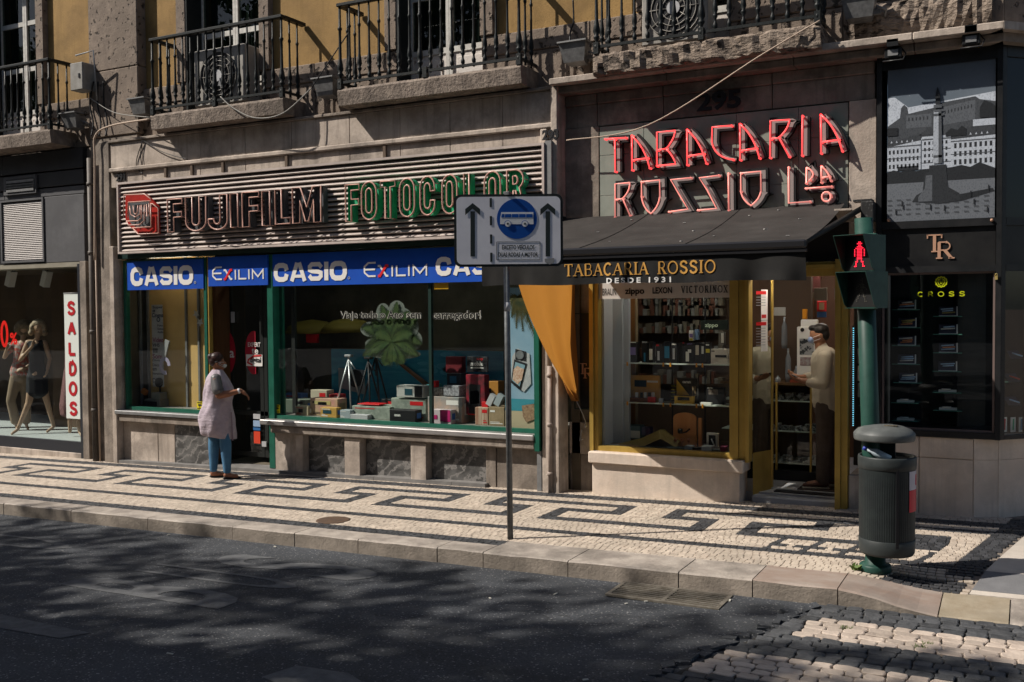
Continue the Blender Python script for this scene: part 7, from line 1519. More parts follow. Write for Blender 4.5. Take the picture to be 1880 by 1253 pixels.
# chamfer face: frames, glass, cornice
n45 = Vector((-D45.y, D45.x)); B0 = Vector((n1 + .0, 10.12))
seg(B0, B0 + D45 * .05, nzp, 4.42, BF, 'black_frame', .05); seg(B0 + D45 * .05, B0 + D45 * 3.6, 2.79, 2.86, BF, 'black_frame', .05); seg(B0 + D45 * .05, B0 + D45 * 3.6, 2.37, 2.43, BF, 'black_frame', .05); seg(B0 + D45 * .05, B0 + D45 * 3.6, nzp, nzp + .04, BF, 'black_frame', .05); seg(B0 + D45 * .05, B0 + D45 * 3.6, 4.32, 4.42, BF, 'black_frame', .05)
q0 = B0 + n45 * .02
seg(q0 + D45 * .05, q0 + D45 * 1.3, nzp + .04, 2.37, glass('side_glass', (.90, .93, .93), .03), 'window_glass', .006); seg(q0 + D45 * .05, q0 + D45 * 1.3, 2.86, 4.32, M('black_mirror', (.012, .014, .016), .06), 'upper_glass', .006); seg(q0 + D45 * .05, q0 + D45 * 1.3, 2.43, 2.79, BLACKP, 'fascia_panel', .02); seg(q0 + D45 * .32, q0 + D45 * .36, nzp, 4.3, BF, 'black_frame', .05)
q1 = B0 + n45 * .55; seg(q1, q1 + D45 * 3.4, .7, 4.4, BLACKP, 'display_case', .05)
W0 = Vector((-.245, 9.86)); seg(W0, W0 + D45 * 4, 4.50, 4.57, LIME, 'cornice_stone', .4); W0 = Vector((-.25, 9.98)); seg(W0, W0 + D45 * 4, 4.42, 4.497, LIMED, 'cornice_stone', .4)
def side_tray(px_, py_, label, col):
    d = ray(px_, py_); o = B0 + n45 * .22; t_ = ((o.x * D45.y - o.y * D45.x)) / (d.x * D45.y - d.y * D45.x); c = Vector((t_ * d.x, t_ * d.y, CH + t_ * d.z)); u = Vector((D45.x, D45.y, 0)); nn = Vector((n45.x, n45.y, 0))
    t = thing('pen_box', label, 'pen box', c, 'open pen boxes on the glass shelves'); w = .07
    m = MB(); m.add([c - u * .1 - nn * .05 + Vector((0, 0, -.045)), c + u * .12 - nn * .05 + Vector((0, 0, -.045)), c + u * .12 + nn * .15 + Vector((0, 0, -.045)), c - u * .1 + nn * .15 + Vector((0, 0, -.045))], [(0, 1, 2, 3)]); part('glass_shelf', m, GLS, t)
    m = MB(); m.add([c - u * w - nn * .03 + Vector((0, 0, -.035)), c + u * w - nn * .03 + Vector((0, 0, -.035)), c + u * w + nn * .03 + Vector((0, 0, .04)), c - u * w + nn * .03 + Vector((0, 0, .04))], [(0, 1, 2, 3)]); part('tray', m, TRY, t, fix=False)
    m = MB(); m.tube([c - u * w * .7 - nn * .02 + Vector((0, 0, .02)), c + u * w * .8 - nn * .035 + Vector((0, 0, -.012))], .007, 6); part('pen', m, col, t)
side_tray(1863, 652, 'pen box with silver-blue pens, uppermost behind the angled corner glass', BL_); side_tray(1858, 694, 'pen box with a single orange-red pen behind the angled corner glass', M('pen_red', (.55, .05, .02), .35)); side_tray(1858, 737, 'pen box with a pale blue pen, lowest behind the angled corner glass', BL_)
for i, v in enumerate((1844, 1860, 1875)):
    d = ray(v, 780); o = B0 + n45 * .12; t_ = ((o.x * D45.y - o.y * D45.x)) / (d.x * D45.y - d.y * D45.x); c = Vector((t_ * d.x, t_ * d.y, CH + t_ * d.z)); u = Vector((D45.x, D45.y, 0)); m = MB(); m.mi = 0
    m.add([c - u * .03 + Vector((0, 0, -.07)), c + u * .03 + Vector((0, 0, -.07)), c + u * .03 + Vector((0, 0, .07)), c - u * .03 + Vector((0, 0, .07))], [(0, 1, 2, 3)]); m.mi = 1; e_ = Vector((n45.x, n45.y, 0)) * -.004
    m.add([c - u * .012 + e_ + Vector((0, 0, -.05)), c + u * .008 + e_ + Vector((0, 0, -.05)), c + u * .012 + e_ + Vector((0, 0, .055)), c - u * .006 + e_ + Vector((0, 0, .055))], [(0, 1, 2, 3)])
    solo('pen_pack', m, [CRM, [RED, FGREEN, BLP][i]], ['white pen pack with a red stripe in a row of three at the bottom corner', 'white pen pack with a green stripe in a row of three at the bottom corner', 'white pen pack with a blue stripe in a row of three at the bottom corner'][i], 'packet')
m = MB(); c = P(1829, 508, 10.07); m.box(c.x - .012, c.x + .012, 10.05, 10.075, c.z - .03, c.z + .005); m.tube([(c.x - .008, 10.06, c.z), (c.x - .008, 10.06, c.z + .025), (c.x + .008, 10.06, c.z + .025), (c.x + .008, 10.06, c.z)], .003, 5); solo('padlock', m, YG, 'small brass padlock at the top right corner of the pen window', 'padlock')
# the rest of the upper wall round the corner and a solid back
m = MB(); a = Vector((-.25, 10.24)); seg(a, a + D45 * 4, 5.2, 9.0, OCHRE, 'upper_wall', .4) if False else None
b2 = MB(); d = D45; n = n45; aa = Vector((-.25, 10.24)); bb = aa + d * 4
b2.prism([(aa.x, aa.y, 4.571), (bb.x, bb.y, 4.571), (bb.x + n.x * .4, bb.y + n.y * .4, 4.571), (aa.x + n.x * .4, aa.y + n.y * .4, 4.571)], (0, 0, 4.4)); part('corner_wall', b2, PITTED, bld)
m = MB(); vs = []; 
for i in range(30):
    x = -1.55 + 1.2 * i / 29
    for k, (dy, z) in enumerate(((0, 4.575), (-.02, 4.64), (-.05, 4.74), (-.05, 4.86), (-.02, 4.93), (0, 4.96))): vs.append((x, 10.17 + dy + rs.uniform(-.025, .025), z + rs.uniform(-.01, .01)))
m.add(vs, [(i * 6 + k, (i + 1) * 6 + k, (i + 1) * 6 + k + 1, i * 6 + k + 1) for i in range(29) for k in range(5)]); part('eroded_stone', m, ROUGHST, bld, fix=False)

# ================================================================= STREET FURNITURE
# traffic sign (faces the road user, square to the view)
GP = M('sign_pole', (.15, .16, .165), .45, (.10, .105, .11), 20, metal=.5)
gp = G(937, 990); gp.z = pz(gp.x, gp.y); U = Vector((cyw, syw, 0)); Nn = Vector((-syw, cyw, 0))
t = thing('traffic_sign', 'bus lane sign plate with arrows and blue bus disc on a thin grey pole', 'traffic sign', gp)
tilt = Vector((-.03, 0, 0))
topc = gp + Vector((0, 0, 3.0)) + U * -.02
m = MB(); m.tube([gp, topc], .027, 12); part('pole', m, GP, t)
m = MB()
for z in (.62, 1.9, 2.33): 
    pass
m.tube([gp + U * -.012 + Vector((0, 0, 2.02)), gp + U * -.0122 + Vector((0, 0, 2.10))], .0285, 12); part('tape', m, DWHITE, t)
org = gp + U * -.02 - Nn * .05
def SPt(x, y, o=0):
    d = ray(x, y); base = org - Nn * o; k = (base - Vector((0, 0, CH))).dot(Nn) / d.dot(Nn); return Vector((0, 0, CH)) + d * k
tl, tr, br, bl_ = SPt(833.5, 357), SPt(1033.5, 357), SPt(1033.5, 490), SPt(833.5, 490)
cc = (tl + br) / 2; hw = (tr - tl).length / 2; hh = (tl - bl_).length / 2
def rrect(hw, hh, r, o, n=6): return [cc + U * (sx * (hw - r) + r * math.cos(a)) + Vector((0, 0, 1)) * (sz * (hh - r) + r * math.sin(a)) - Nn * o for sx, sz, a0 in ((1, 1, 0), (-1, 1, 90), (-1, -1, 180), (1, -1, 270)) for a in [R(a0 + 90 * i / n) for i in range(n + 1)]]
plate = MB(); plate.prism(rrect(hw, hh, .06, -.012), -Nn * .020); pl = part('plate_border', plate, M('sign_black', (.02, .024, .024), .4), t)
m = MB(); m.prism(rrect(hw - .022, hh - .022, .045, .0085), -Nn * .002); part('face', m, M('sign_face', (.76, .75, .78), .45, (.68, .67, .71), 5, dirt=.12), t)
SK = M('sign_print_dark', (.022, .03, .03), .45); 
def sp2(x, y): return SPt(800 + x / 6.596, 330 + y / 6.596, .0112)
def spoly(mb, pts, o=.0112): mb.prism([SPt(800 + x / 6.596, 330 + y / 6.596, o) for x, y in pts], -Nn * .0012)
for i, x in enumerate((447, 1357)):
    m = MB(); spoly(m, [(x - 26, 932), (x - 26, 385), (x + 28, 385), (x + 28, 932)]); spoly(m, [(x, 285), (x + 90, 358), (x + 90, 432), (x, 352), (x - 90, 432), (x - 90, 358)], .0125); part('arrow', m, SK, t)
for y0 in (224, 443, 665, 886): m = MB(); k = (y0 - 224) * .009; spoly(m, [(653 + k, y0), (680 + k, y0), (681 + k, y0 + 111), (654 + k, y0 + 111)]); part('dash', m, SK, t)
m = MB(); c = SPt(800 + 983 / 6.596, 330 + 476 / 6.596, .0112); r_ = (SPt(800 + 1226 / 6.596, 330 + 476 / 6.596, .0112) - c).length
m.prism([c + U * r_ * math.cos(q) + Vector((0, 0, r_ * math.sin(q))) for q in [i * math.pi / 24 for i in range(48)]], -Nn * .0012); part('blue_disc', m, M('sign_blue_disc', (.005, .065, .30), .4), t)
SW = M('sign_white', (.66, .66, .66), .45); SB = M('sign_blue_disc', (0, 0, 0))
m = MB(); spoly(m, [(793, 395), (1182, 395), (1184, 542), (780, 540), (780, 470)], .0128); part('bus_body', m, SW, t)
m = MB(); 
for q in ([(800, 418), (833, 418), (831, 460), (793, 460)], [(840, 418), (915, 418), (915, 460), (838, 460)], [(923, 418), (1003, 418), (1003, 460), (923, 460)], [(1010, 418), (1088, 418), (1088, 460), (1010, 460)], [(1096, 418), (1172, 418), (1172, 460), (1096, 460)]): spoly(m, q, .0142)
part('bus_windows', m, SB, t)
for cx in (873, 1080):
    m = MB()
    for rr, mt, o in ((41, 0, .0150), (35, 1, .0162), (12, 2, .0176)):
        m.mi = mt; c = SPt(800 + cx / 6.596, 330 + 536 / 6.596, o); rad = rr / 6.596 / 207; m.prism([c + U * rad * math.cos(q) + Vector((0, 0, rad * math.sin(q))) for q in [i * math.pi / 12 for i in range(24)]], -Nn * .001)
    part('bus_wheel', m, [SB, SW, SK], t)
m = MB(); fr_pts = [(742, 757), (1262, 757), (1262, 970), (742, 970)]
for a, b, c_, d_ in ((740, 752, 1264, 757), (740, 968, 1264, 974), (734, 756, 740, 970), (1260, 756, 1266, 970)): spoly(m, [(a, b), (c_, b), (c_, d_), (a, d_)])
part('text_border', m, SK, t)
m = MB()
for s, x0, y0, x1, y1 in (('EXCETO VEÍCULOS', 803, 780, 1195, 848), ('DUAS RODAS A MOTOR', 757, 882, 1238, 936)): text_map(m, s, lambda u, v: SPt(800 + (x0 + (x1 - x0) * u) / 6.596, 330 + (y1 + (y0 - y1) * v) / 6.596, .012), .03)
part('lettering', m, SK, t, fix=False)
m = MB(); spoly(m, [(1320, 958), (1435, 950), (1436, 1005), (1380, 1030), (1322, 1000)]); part('worn_patch', m, M('worn_patch', (.25, .25, .25), .7), t)
m = MB(); c = SPt(932, 355, -.01); m.box(c.x - .03, c.x + .03, c.y - .03, c.y + .03, c.z - .02, c.z + .012, .005); part('clamp', m, GP, t)
for zz_ in (2.55, 2.92): m = MB(); m.tube([gp + U * -.02 + Vector((0, 0, zz_)) - Nn * .03 - U * .07, gp + U * -.02 + Vector((0, 0, zz_)) - Nn * .03 + U * .07], .01, 6); part('clamp', m, GP, t)
# pedestrian signal
PG = M('signal_green', (.012, .050, .038), .5, (.020, .065, .050), 12, dirt=.3, bump=.1)
gb_ = G(1607, 1046); gb_.z = pz(gb_.x, gb_.y); st = thing('pedestrian_signal', 'dark green pedestrian signal pole showing a red standing figure', 'traffic light', gb_)
ptop = P(1590, 560, gb_.y + .02); 
m = MB(); m.tube([gb_ + Vector((0, .0, .02)), gb_ + (ptop - gb_) * .5, ptop + Vector((-.02, 0, .65))], .066, 18); part('pole', m, PG, st)
m = MB(); m.lathe([(.112, 0), (.116, .01), (.116, .045), (.108, .055), (.074, .06), (.072, .20), (.068, .21)], gb_, 22); part('base', m, PG, st)
hn = Vector((-math.sin(R(26)), -math.cos(R(26)), 0)); hu = Vector((math.cos(R(26)), -math.sin(R(26)), 0)); UP = Vector((0, 0, 1))
LEDR = M('red_led', (1.0, .02, .05), .3, emit=1.8); LEDO = M('dim_led', (.10, .095, .08), .4)
MAN = ["...##...", "..####..", "...##...", "..####..", ".######.", "#.####.#", "#.####.#", "#.####.#", "#.####.#", "#.####.#", "..####..", "..####..", "..#..#..", ".##..##.", ".#....#.", ".#....#.", "##....##"]
WALK = ["....#...", "...##...", "....#...", "...##...", "..####..", ".#.###..", "#..####.", "#..##..#", "...##...", "...###..", "..#.##..", "..#..#..", ".#...##.", ".#....#.", "#.....#.", "#.....##"]
def head(cx, cy, bitmap, led, nm):
    c = P(cx, cy, gb_.y - .10); w = .128; h = .135
    b = lambda u, v, d: c + hu * u + UP * v + hn * d
    m = MB(); m.prism([b(-w, -h, 0), b(w, -h, 0), b(w, h, 0), b(-w, h, 0)], -hn * .13); part('housing', m, PG, st)
    m = MB(); m.prism([b(-w + .01, -h + .01, .001), b(w - .01, -h + .01, .001), b(w - .01, h - .01, .001), b(-w + .01, h - .01, .001)], hn * .003); ln = part('lens', m, M('lens_black', (.018, .018, .018), .3), st)
    m = MB(); th = .004; k = .15
    m.prism([b(-w, h, 0), b(w, h, 0), b(w, h, k), b(-w, h, k)], UP * -th)
    for s in (-1, 1): m.prism([b(s * w, h - th, 0), b(s * w, h - th, k), b(s * w, -h + .03, .04), b(s * w, -h, .0)], hu * (-s * th))
    m.prism([b(-w, -h, 0), b(w, -h, 0), b(w, -h, .035), b(-w, -h, .035)], UP * th); part('visor', m, PG, st)
    m = MB(); n_r = len(bitmap)
    for r_, row in enumerate(bitmap):
        for q, chh in enumerate(row):
            if chh == '#': p = b((q - 3.5) * .0115, .085 - r_ * .0112, .006); m.prism([p + hu * .0040 * math.cos(a) + UP * .0040 * math.sin(a) for a in [i * math.pi / 3 for i in range(6)]], hn * .003)
    part(nm, m, led, ln)
head(1579, 466, MAN, LEDR, 'red_figure'); head(1583, 533, WALK, LEDO, 'walking_figure')
m = MB(); m.box(ptop.x - .05, ptop.x + .09, gb_.y - .09, gb_.y + .04, PZ_(1600, 568, gb_.y), PZ_(1600, 430, gb_.y), .01); part('mount', m, PG, st)
# litter bin
bc = Vector((gb_.x + .085, gb_.y - .04, gb_.z)); bt = thing('litter_bin', 'dark grey round litter bin with a domed lid strapped to the signal pole', 'litter bin', bc)
m = MB(); n = 150; vs = []; prof = [(.160, .165), (.183, .175), (.191, .20), (.194, .27), (.197, .56), (.199, .80), (.199, .875)]
for i, (r_, z) in enumerate(prof):
    for j in range(n):
        q = 2 * math.pi * j / n; rib = .0016 * (j % 2) if 3 <= i <= 4 else 0; vs.append((bc.x + (r_ + rib) * math.cos(q), bc.y + (r_ + rib) * math.sin(q), bc.z + z))
m.add(vs, [(i * n + j, i * n + (j + 1) % n, (i + 1) * n + (j + 1) % n, (i + 1) * n + j) for i in range(len(prof) - 1) for j in range(n)] + [tuple(range(n))[::-1]])
m.lathe([(.19, .86), (.19, .60), (.01, .60)], bc, 30); body = part('body', m, DGREY, bt, fix=False)
m = MB(); m.lathe([(.197, .79), (.204, .795), (.206, .83), (.206, .875), (.202, .885), (.190, .885), (.190, .80)], bc, 40); part('rim_band', m, M('bin_band', (.034, .040, .040), .5, (.025, .030, .030), 10, dirt=.3), bt, fix=False)
m = MB(); m.lathe([(.150, .150), (.186, .156), (.196, .175), (.201, .27), (.199, .272)], bc, 40); part('lower_band', m, M('bin_band', (0, 0, 0)), bt, fix=False)
m = MB(); q = R(-62); m.obox((bc.x + .200 * math.cos(q), bc.y + .200 * math.sin(q), bc.z + .53), (.008, .022, .60), q); part('slot', m, BLACK, bt)
lc = bc + Vector((-.02, 0, 0)); m = MB(); m.lathe([(.20, 1.0), (.212, 1.0), (.216, 1.01), (.218, 1.045), (.214, 1.055), (.19, 1.08), (.14, 1.10), (.07, 1.112), (.001, 1.115)], lc, 44); part('lid', m, M('bin_lid', (.10, .108, .105), .5, (.065, .07, .069), 9, dirt=.4), bt)
m = MB(); m.obox((lc.x + .05, lc.y - .05, lc.z + 1.112), (.09, .05, .008), .2, -.12); part('ash_plate', m, M('ash_plate', (.22, .18, .12), .5, (.05, .045, .04), 60), bt)
m = MB(); m.box(bc.x - .10, bc.x + .05, bc.y + .05, bc.y + .09, bc.z + .80, bc.z + 1.01); m.box(bc.x - .085, bc.x + .0, bc.y + .09, gb_.y + .05, bc.z + .5, bc.z + .56); part('strut', m, DGREY, bt)
q0, q1 = R(-14), R(8); 
for i, (z0, z1, mt, nm) in enumerate(((.49, .65, M('sticker_red', (.48, .012, .03), .45), 'red_label'), (.651, .788, M('sticker_white', (.45, .42, .46), .5), 'white_label'))):
    m = MB(); k = 6; vs = []
    for j in range(k + 1):
        q = R(-34) + (R(44)) * j / k; vs += [(bc.x + .2025 * math.cos(q), bc.y + .2025 * math.sin(q), bc.z + z0), (bc.x + .2025 * math.cos(q), bc.y + .2025 * math.sin(q), bc.z + z1)]
    m.add(vs, [(2 * j, 2 * j + 2, 2 * j + 3, 2 * j + 1) for j in range(k)]); part(nm, m, mt, bt, fix=False)
m = MB(); k = 3; vs = []
for j in range(k + 1):
    q = R(-10) + R(10) * j / k; vs += [(bc.x + .2032 * math.cos(q), bc.y + .2032 * math.sin(q), bc.z + .68), (bc.x + .2032 * math.cos(q), bc.y + .2032 * math.sin(q), bc.z + .76)]
m.add(vs, [(2 * j, 2 * j + 2, 2 * j + 3, 2 * j + 1) for j in range(k)]); part('red_mark', m, M('sticker_red', (0, 0, 0)), bt, fix=False)
m = MB(); a = Vector((bc.x - .13, bc.y - .10, bc.z + .935)); m.tube([a, a + Vector((.03, .0, -.01)), a + Vector((.06, .0, -.02)), a + Vector((.16, .02, -.07))], [.014, .016, .030, .030], 10); m.mi = 1; m.tube([a + Vector((-.025, 0, .012)), a], .017, 10)
solo('plastic_bottle', m, [M('bottle_clear', (.30, .38, .42), .12, (.45, .5, .55), 30), M('cap_blue', (.03, .05, .30), .4)], 'crumpled clear bottle with a blue cap sticking out of the litter bin', 'bottle')
m = MB(); m.lathe([(.17, 0), (.17, .05), (.02, .09)], (bc.x, bc.y, bc.z + .76), 14); solo('rubbish', m, M('rubbish_dark', (.03, .03, .03), .8, (.25, .22, .18), 18, thr=(.6, .62)), 'dark rubbish filling the top of the litter bin', 'rubbish')
# ================================================================= PEOPLE
def blob(name, shapes, voxel, mat, parent, smooth=8, label=None):
    """shapes: (p0, r0, p1, r1) tapered limbs or (centre, (rx, ry, rz)) ellipsoids -> one continuous surface"""
    bm = bmesh.new()
    ico = bmesh.new(); bmesh.ops.create_icosphere(ico, subdivisions=2, radius=1.0); IV = [v.co.copy() for v in ico.verts]; IF = [[v.index for v in f.verts] for f in ico.faces]; ico.free()
    for s in shapes:
        if len(s) >= 4:
            k = s[4] if len(s) > 4 else (1, 1, 1); b2 = bmesh.new()
            for c, r in ((s[0], s[1]), (s[2], s[3])):
                for v in IV: b2.verts.new(Vector(c) + Vector((v.x * r * k[0], v.y * r * k[1], v.z * r * k[2])))
            h = bmesh.ops.convex_hull(b2, input=b2.verts[:], use_existing_faces=False)
            b2.verts.index_update(); mp = {}
            for f in b2.faces:
                for v in f.verts:
                    if v.index not in mp: mp[v.index] = bm.verts.new(v.co)
            for f in b2.faces: bm.faces.new([mp[v.index] for v in f.verts])
            b2.free()
        else:
            vs = []
            for v in IV:
                q = Vector((v.x * s[1][0], v.y * s[1][1], v.z * s[1][2])); q = s[2] @ q if len(s) > 2 else q; vs.append(bm.verts.new(Vector(s[0]) + q))
            for f in IF: bm.faces.new([vs[i] for i in f])
    me = bpy.data.meshes.new(name); bm.to_mesh(me); bm.free()
    ob = bpy.data.objects.new(name, me); COL.objects.link(ob)
    md = ob.modifiers.new('r', 'REMESH'); md.mode = 'VOXEL'; md.voxel_size = voxel; md.use_smooth_shade = True
    sm_ = ob.modifiers.new('s', 'SMOOTH'); sm_.factor = .5; sm_.iterations = smooth
    dg = bpy.context.evaluated_depsgraph_get(); dg.update(); me2 = bpy.data.meshes.new_from_object(ob.evaluated_get(dg))
    bpy.data.objects.remove(ob); bpy.data.meshes.remove(me); me2.name = name
    for mt in (mat if isinstance(mat, list) else [mat]): me2.materials.append(mt)
    for p in me2.polygons: p.use_smooth = True
    o = bpy.data.objects.new(name, me2); COL.objects.link(o); o.parent = parent
    if label: o['label'] = label
    return o
def hand(wrist, dirv, palmn, s=1.0, curl=.5, spread=.16):
    """palm, four bent fingers and a thumb; dirv along fingers, palmn out of the palm"""
    w = Vector(wrist); d = Vector(dirv).normalized(); n = Vector(palmn); n = (n - d * n.dot(d)).normalized(); sd = d.cross(n)
    L = .085 * s; out = [(w, .020 * s, w + d * L * .5, .026 * s), (w + d * L * .35 + sd * .018 * s, .016 * s, w + d * L + sd * .026 * s, .013 * s), (w + d * L * .35 - sd * .018 * s, .016 * s, w + d * L - sd * .026 * s, .013 * s), (w + d * L * .4, .017 * s, w + d * L, .015 * s)]
    for i, ln in enumerate((.068, .078, .072, .056)):
        o = (1.5 - i) * .0175 * s; b = w + d * L + sd * o; dd = (d + sd * (1.5 - i) * spread * .3).normalized()
        j1 = b + dd * ln * .5 * s + n * .01 * curl; j2 = j1 + (dd * (1 - curl * .6) + n * curl).normalized() * ln * .32 * s; j3 = j2 + (dd * (1 - curl) + n * curl * 1.5).normalized() * ln * .25 * s
        out += [(b, .0095 * s, j1, .0088 * s), (j1, .0088 * s, j2, .008 * s), (j2, .008 * s, j3, .007 * s)]
    tb = w + d * .025 * s + sd * .024 * s; t1 = tb + (d * .6 + sd * .8 + n * .3).normalized() * .038 * s; t2 = t1 + (d * .9 + sd * .25 + n * .4).normalized() * .03 * s
    out += [(tb, .013 * s, t1, .010 * s), (t1, .010 * s, t2, .008 * s)]
    return out
V = Vector
# ---- woman in a lilac overall
wp = G(405, 879); wp.z = pz(wp.x, wp.y); wm = thing('person', 'woman in lilac overall and blue jeans on the pavement, one arm held out', 'person', wp); wm.rotation_euler = (0, 0, R(42))
JEANS = M('blue_jeans', (.035, .105, .20), .85, (.06, .16, .27), 9, bump=.3, bscale=120, stretch=(1, 1, .5)); LIL = M('lilac_cotton', (.40, .34, .38), .9, (.31, .26, .30), 6, bump=.6, bscale=13, bdist=.03, stretch=(1, 1, 1.6))
hipz = .80
body = [((-.01, 0, 1.485), (.083, .075, .105)), (V((.055, 0, 1.455)), .045, V((.03, 0, 1.43)), .05), ((-.02, 0, 1.33), .058, (-.012, 0, 1.45), .052), ((.080, .0, 1.475), (.016, .012, .02)), ((-.015, -.076, 1.475), (.018, .010, .028)), ((-.015, .076, 1.475), (.018, .010, .028)),
        (V((-.03, -.15, 1.285)), .062, V((-.03, .15, 1.285)), .062), (V((-.02, 0, 1.25)), .12, V((-.03, 0, 1.0)), .15), (V((-.03, 0, 1.0)), .15, V((-.04, 0, .80)), .16),
        # legs to ankle and feet
        (V((-.06, .07, .76)), .08, V((-.075, .09, .42)), .058), (V((-.075, .09, .42)), .062, V((-.085, .09, .08)), .036), (V((.055, -.07, .76)), .08, V((.07, -.09, .42)), .058), (V((.07, -.09, .42)), .062, V((.085, -.09, .08)), .036),
        (V((-.10, .09, .055)), .034, V((.03, .10, .035)), .026), (V((.07, -.09, .055)), .034, V((.20, -.10, .035)), .026),
        # right arm forward, left arm bent behind
        (V((-.03, -.185, 1.27)), .058, V((.01, -.225, 1.085)), .050), (V((.01, -.225, 1.085)), .050, V((.12, -.235, 1.10)), .044), (V((.12, -.235, 1.10)), .044, V((.27, -.23, 1.135)), .026),
        (V((-.05, .185, 1.27)), .056, V((-.17, .20, 1.07)), .046), (V((-.17, .20, 1.07)), .046, V((-.17, .10, .93)), .030), (V((-.17, .10, .93)), .03, V((-.14, .03, .91)), .022)]
body += hand((.275, -.23, 1.135), (.75, .02, -.65), (-.4, 0, -.7), 1.0, .55)
blob('body', body, .0085, SKIN, wm, 3)
jn = [(V((-.04, 0, .82)), .165, V((-.03, 0, .74)), .15), (V((-.06, .075, .72)), .09, V((-.075, .09, .45)), .074), (V((-.075, .09, .45)), .078, V((-.082, .09, .34)), .068), (V((-.082, .09, .34)), .068, V((-.088, .09, .11)), .050), (V((.055, -.075, .72)), .088, V((.07, -.09, .45)), .074), (V((.07, -.09, .45)), .078, V((.076, -.09, .34)), .068), (V((.076, -.09, .34)), .068, V((.085, -.09, .11)), .050)]
blob('jeans', jn, .012, JEANS, wm, 2)
# overall: lofted garment with folds
m = MB(); n = 64; vs = []; rings = [(.535, -.005, .200, .18), (.58, -.012, .215, .20), (.66, -.022, .222, .21), (.76, -.030, .226, .215), (.84, -.030, .214, .21), (.92, -.022, .196, .195), (1.0, -.012, .176, .186), (1.08, -.015, .176, .190), (1.16, -.012, .170, .190), (1.24, -.018, .155, .185), (1.30, -.022, .128, .165), (1.345, -.022, .095, .125), (1.385, -.018, .068, .078), (1.395, -.016, .060, .064)]
for k, (z, cx, rx, ry) in enumerate(rings):
    for j in range(n):
        q = 2 * math.pi * j / n; ex = 1.0; fold = (.012 * math.sin(q * 5 + z * 5) + .008 * math.sin(q * 9 - z * 19)) * (1 if z < 1.2 else .4) * (1.25 - z * .4); fold += .013 * math.sin(z * 60 + q * 2) * max(0, 1 - abs(z - .97) / .14)
        tilt_ = .03 * math.cos(q) if k == 0 else 0
        if 1.03 < z < 1.22: rx2 = rx + (.03 if abs(q) < .9 or q > 5.4 else 0) * math.cos(q) 
        else: rx2 = rx
        vs.append((cx + (rx2 + fold) * math.cos(q), (ry + fold) * math.sin(q), z - tilt_))
fs = [(k * n + j, k * n + (j + 1) % n, (k + 1) * n + (j + 1) % n, (k + 1) * n + j) for k in range(len(rings) - 1) for j in range(n)]
m.add(vs, fs, True)
me = m.mesh('overall', LIL); o = bpy.data.objects.new('overall', me); COL.objects.link(o); o.parent = wm
md = o.modifiers.new('s', 'SUBSURF'); md.levels = 1; md.render_levels = 1
m = MB(); m.prism([(.15, -.150, .50), (.17, -.145, .50), (.155, -.16, .86), (.145, -.16, .86)], (0, -.006, 0)); m2 = M('seam_lilac', (.20, .15, .18), .9); mm = m.mesh('seam', m2); o2 = bpy.data.objects.new('seam', mm); COL.objects.link(o2); o2.parent = o
# sleeves: black with white stripes
def stripes():
    mt = bpy.data.materials.new('striped_sleeve'); mt.use_nodes = True; nt = mt.node_tree; w = nt.nodes.new('ShaderNodeTexWave'); tc_ = nt.nodes.new('ShaderNodeTexCoord'); w.inputs['Scale'].default_value = 22; w.bands_direction = 'X'
    lnk(nt, tc_.outputs['Object'], w.inputs[0]); r_ = nt.nodes.new('ShaderNodeMapRange'); r_.inputs[1].default_value = .86; r_.inputs[2].default_value = .95; lnk(nt, w.outputs['Fac'], r_.inputs[0]); x = nt.nodes.new('ShaderNodeMix'); x.data_type = 'RGBA'; x.inputs[6].default_value = (.02, .02, .022, 1); x.inputs[7].default_value = (.35, .33, .34, 1); lnk(nt, r_.outputs[0], x.inputs[0]); lnk(nt, x.outputs[2], nt.nodes['Principled BSDF'].inputs['Base Color']); return mt
ST = stripes()
blob('sleeve', [(V((-.03, -.165, 1.285)), .070, V((-.012, -.215, 1.165)), .072), (V((-.012, -.215, 1.165)), .072, V((-.008, -.22, 1.15)), .074)], .010, ST, wm, 2)
blob('sleeve', [(V((-.04, .165, 1.285)), .068, V((-.11, .195, 1.16)), .068)], .010, ST, wm, 2)
blob('hair', [((-.025, 0, 1.535), (.090, .082, .085)), ((-.055, 0, 1.50), (.072, .074, .075)), ((-.095, 0, 1.555), (.045, .05, .05))], .010, M('dark_hair', (.018, .010, .008), .45, (.04, .015, .012), 30), wm, 2)
m = MB(); m.tube([(-.085, 0, 1.50), (-.03, -.082, 1.49), (.04, -.078, 1.515)], .007, 6); m.prism([(.045, -.055, 1.425), (.095, -.03, 1.432), (.098, .03, 1.432), (.045, .055, 1.425), (.05, .06, 1.46), (.10, .03, 1.475), (.10, -.03, 1.475), (.05, -.06, 1.46)], (0, 0, 0)) if False else None
mo = m.mesh('hair_band', BLACK); o = bpy.data.objects.new('hair_band', mo); COL.objects.link(o); o.parent = wm
blob('face_mask', [((.062, 0, 1.442), (.040, .050, .036))], .006, M('mask_pale', (.42, .46, .46), .7), wm, 1)
m = MB(); m.tube([(.05, -.05, 1.455), (.0, -.082, 1.48)], .0025, 5); m.tube([(.05, -.05, 1.43), (.0, -.08, 1.462)], .0025, 5); mo = m.mesh('mask_strap', M('mask_pale', (0, 0, 0))); o = bpy.data.objects.new('mask_strap', mo); COL.objects.link(o); o.parent = wm
m = MB(); m.tube([(.235, -.2305, 1.128), (.262, -.23, 1.134)], .034, 12); m.mi = 0; mo = m.mesh('wristwatch', M('watch_white', (.50, .50, .52), .35)); o = bpy.data.objects.new('wristwatch', mo); COL.objects.link(o); o.parent = wm
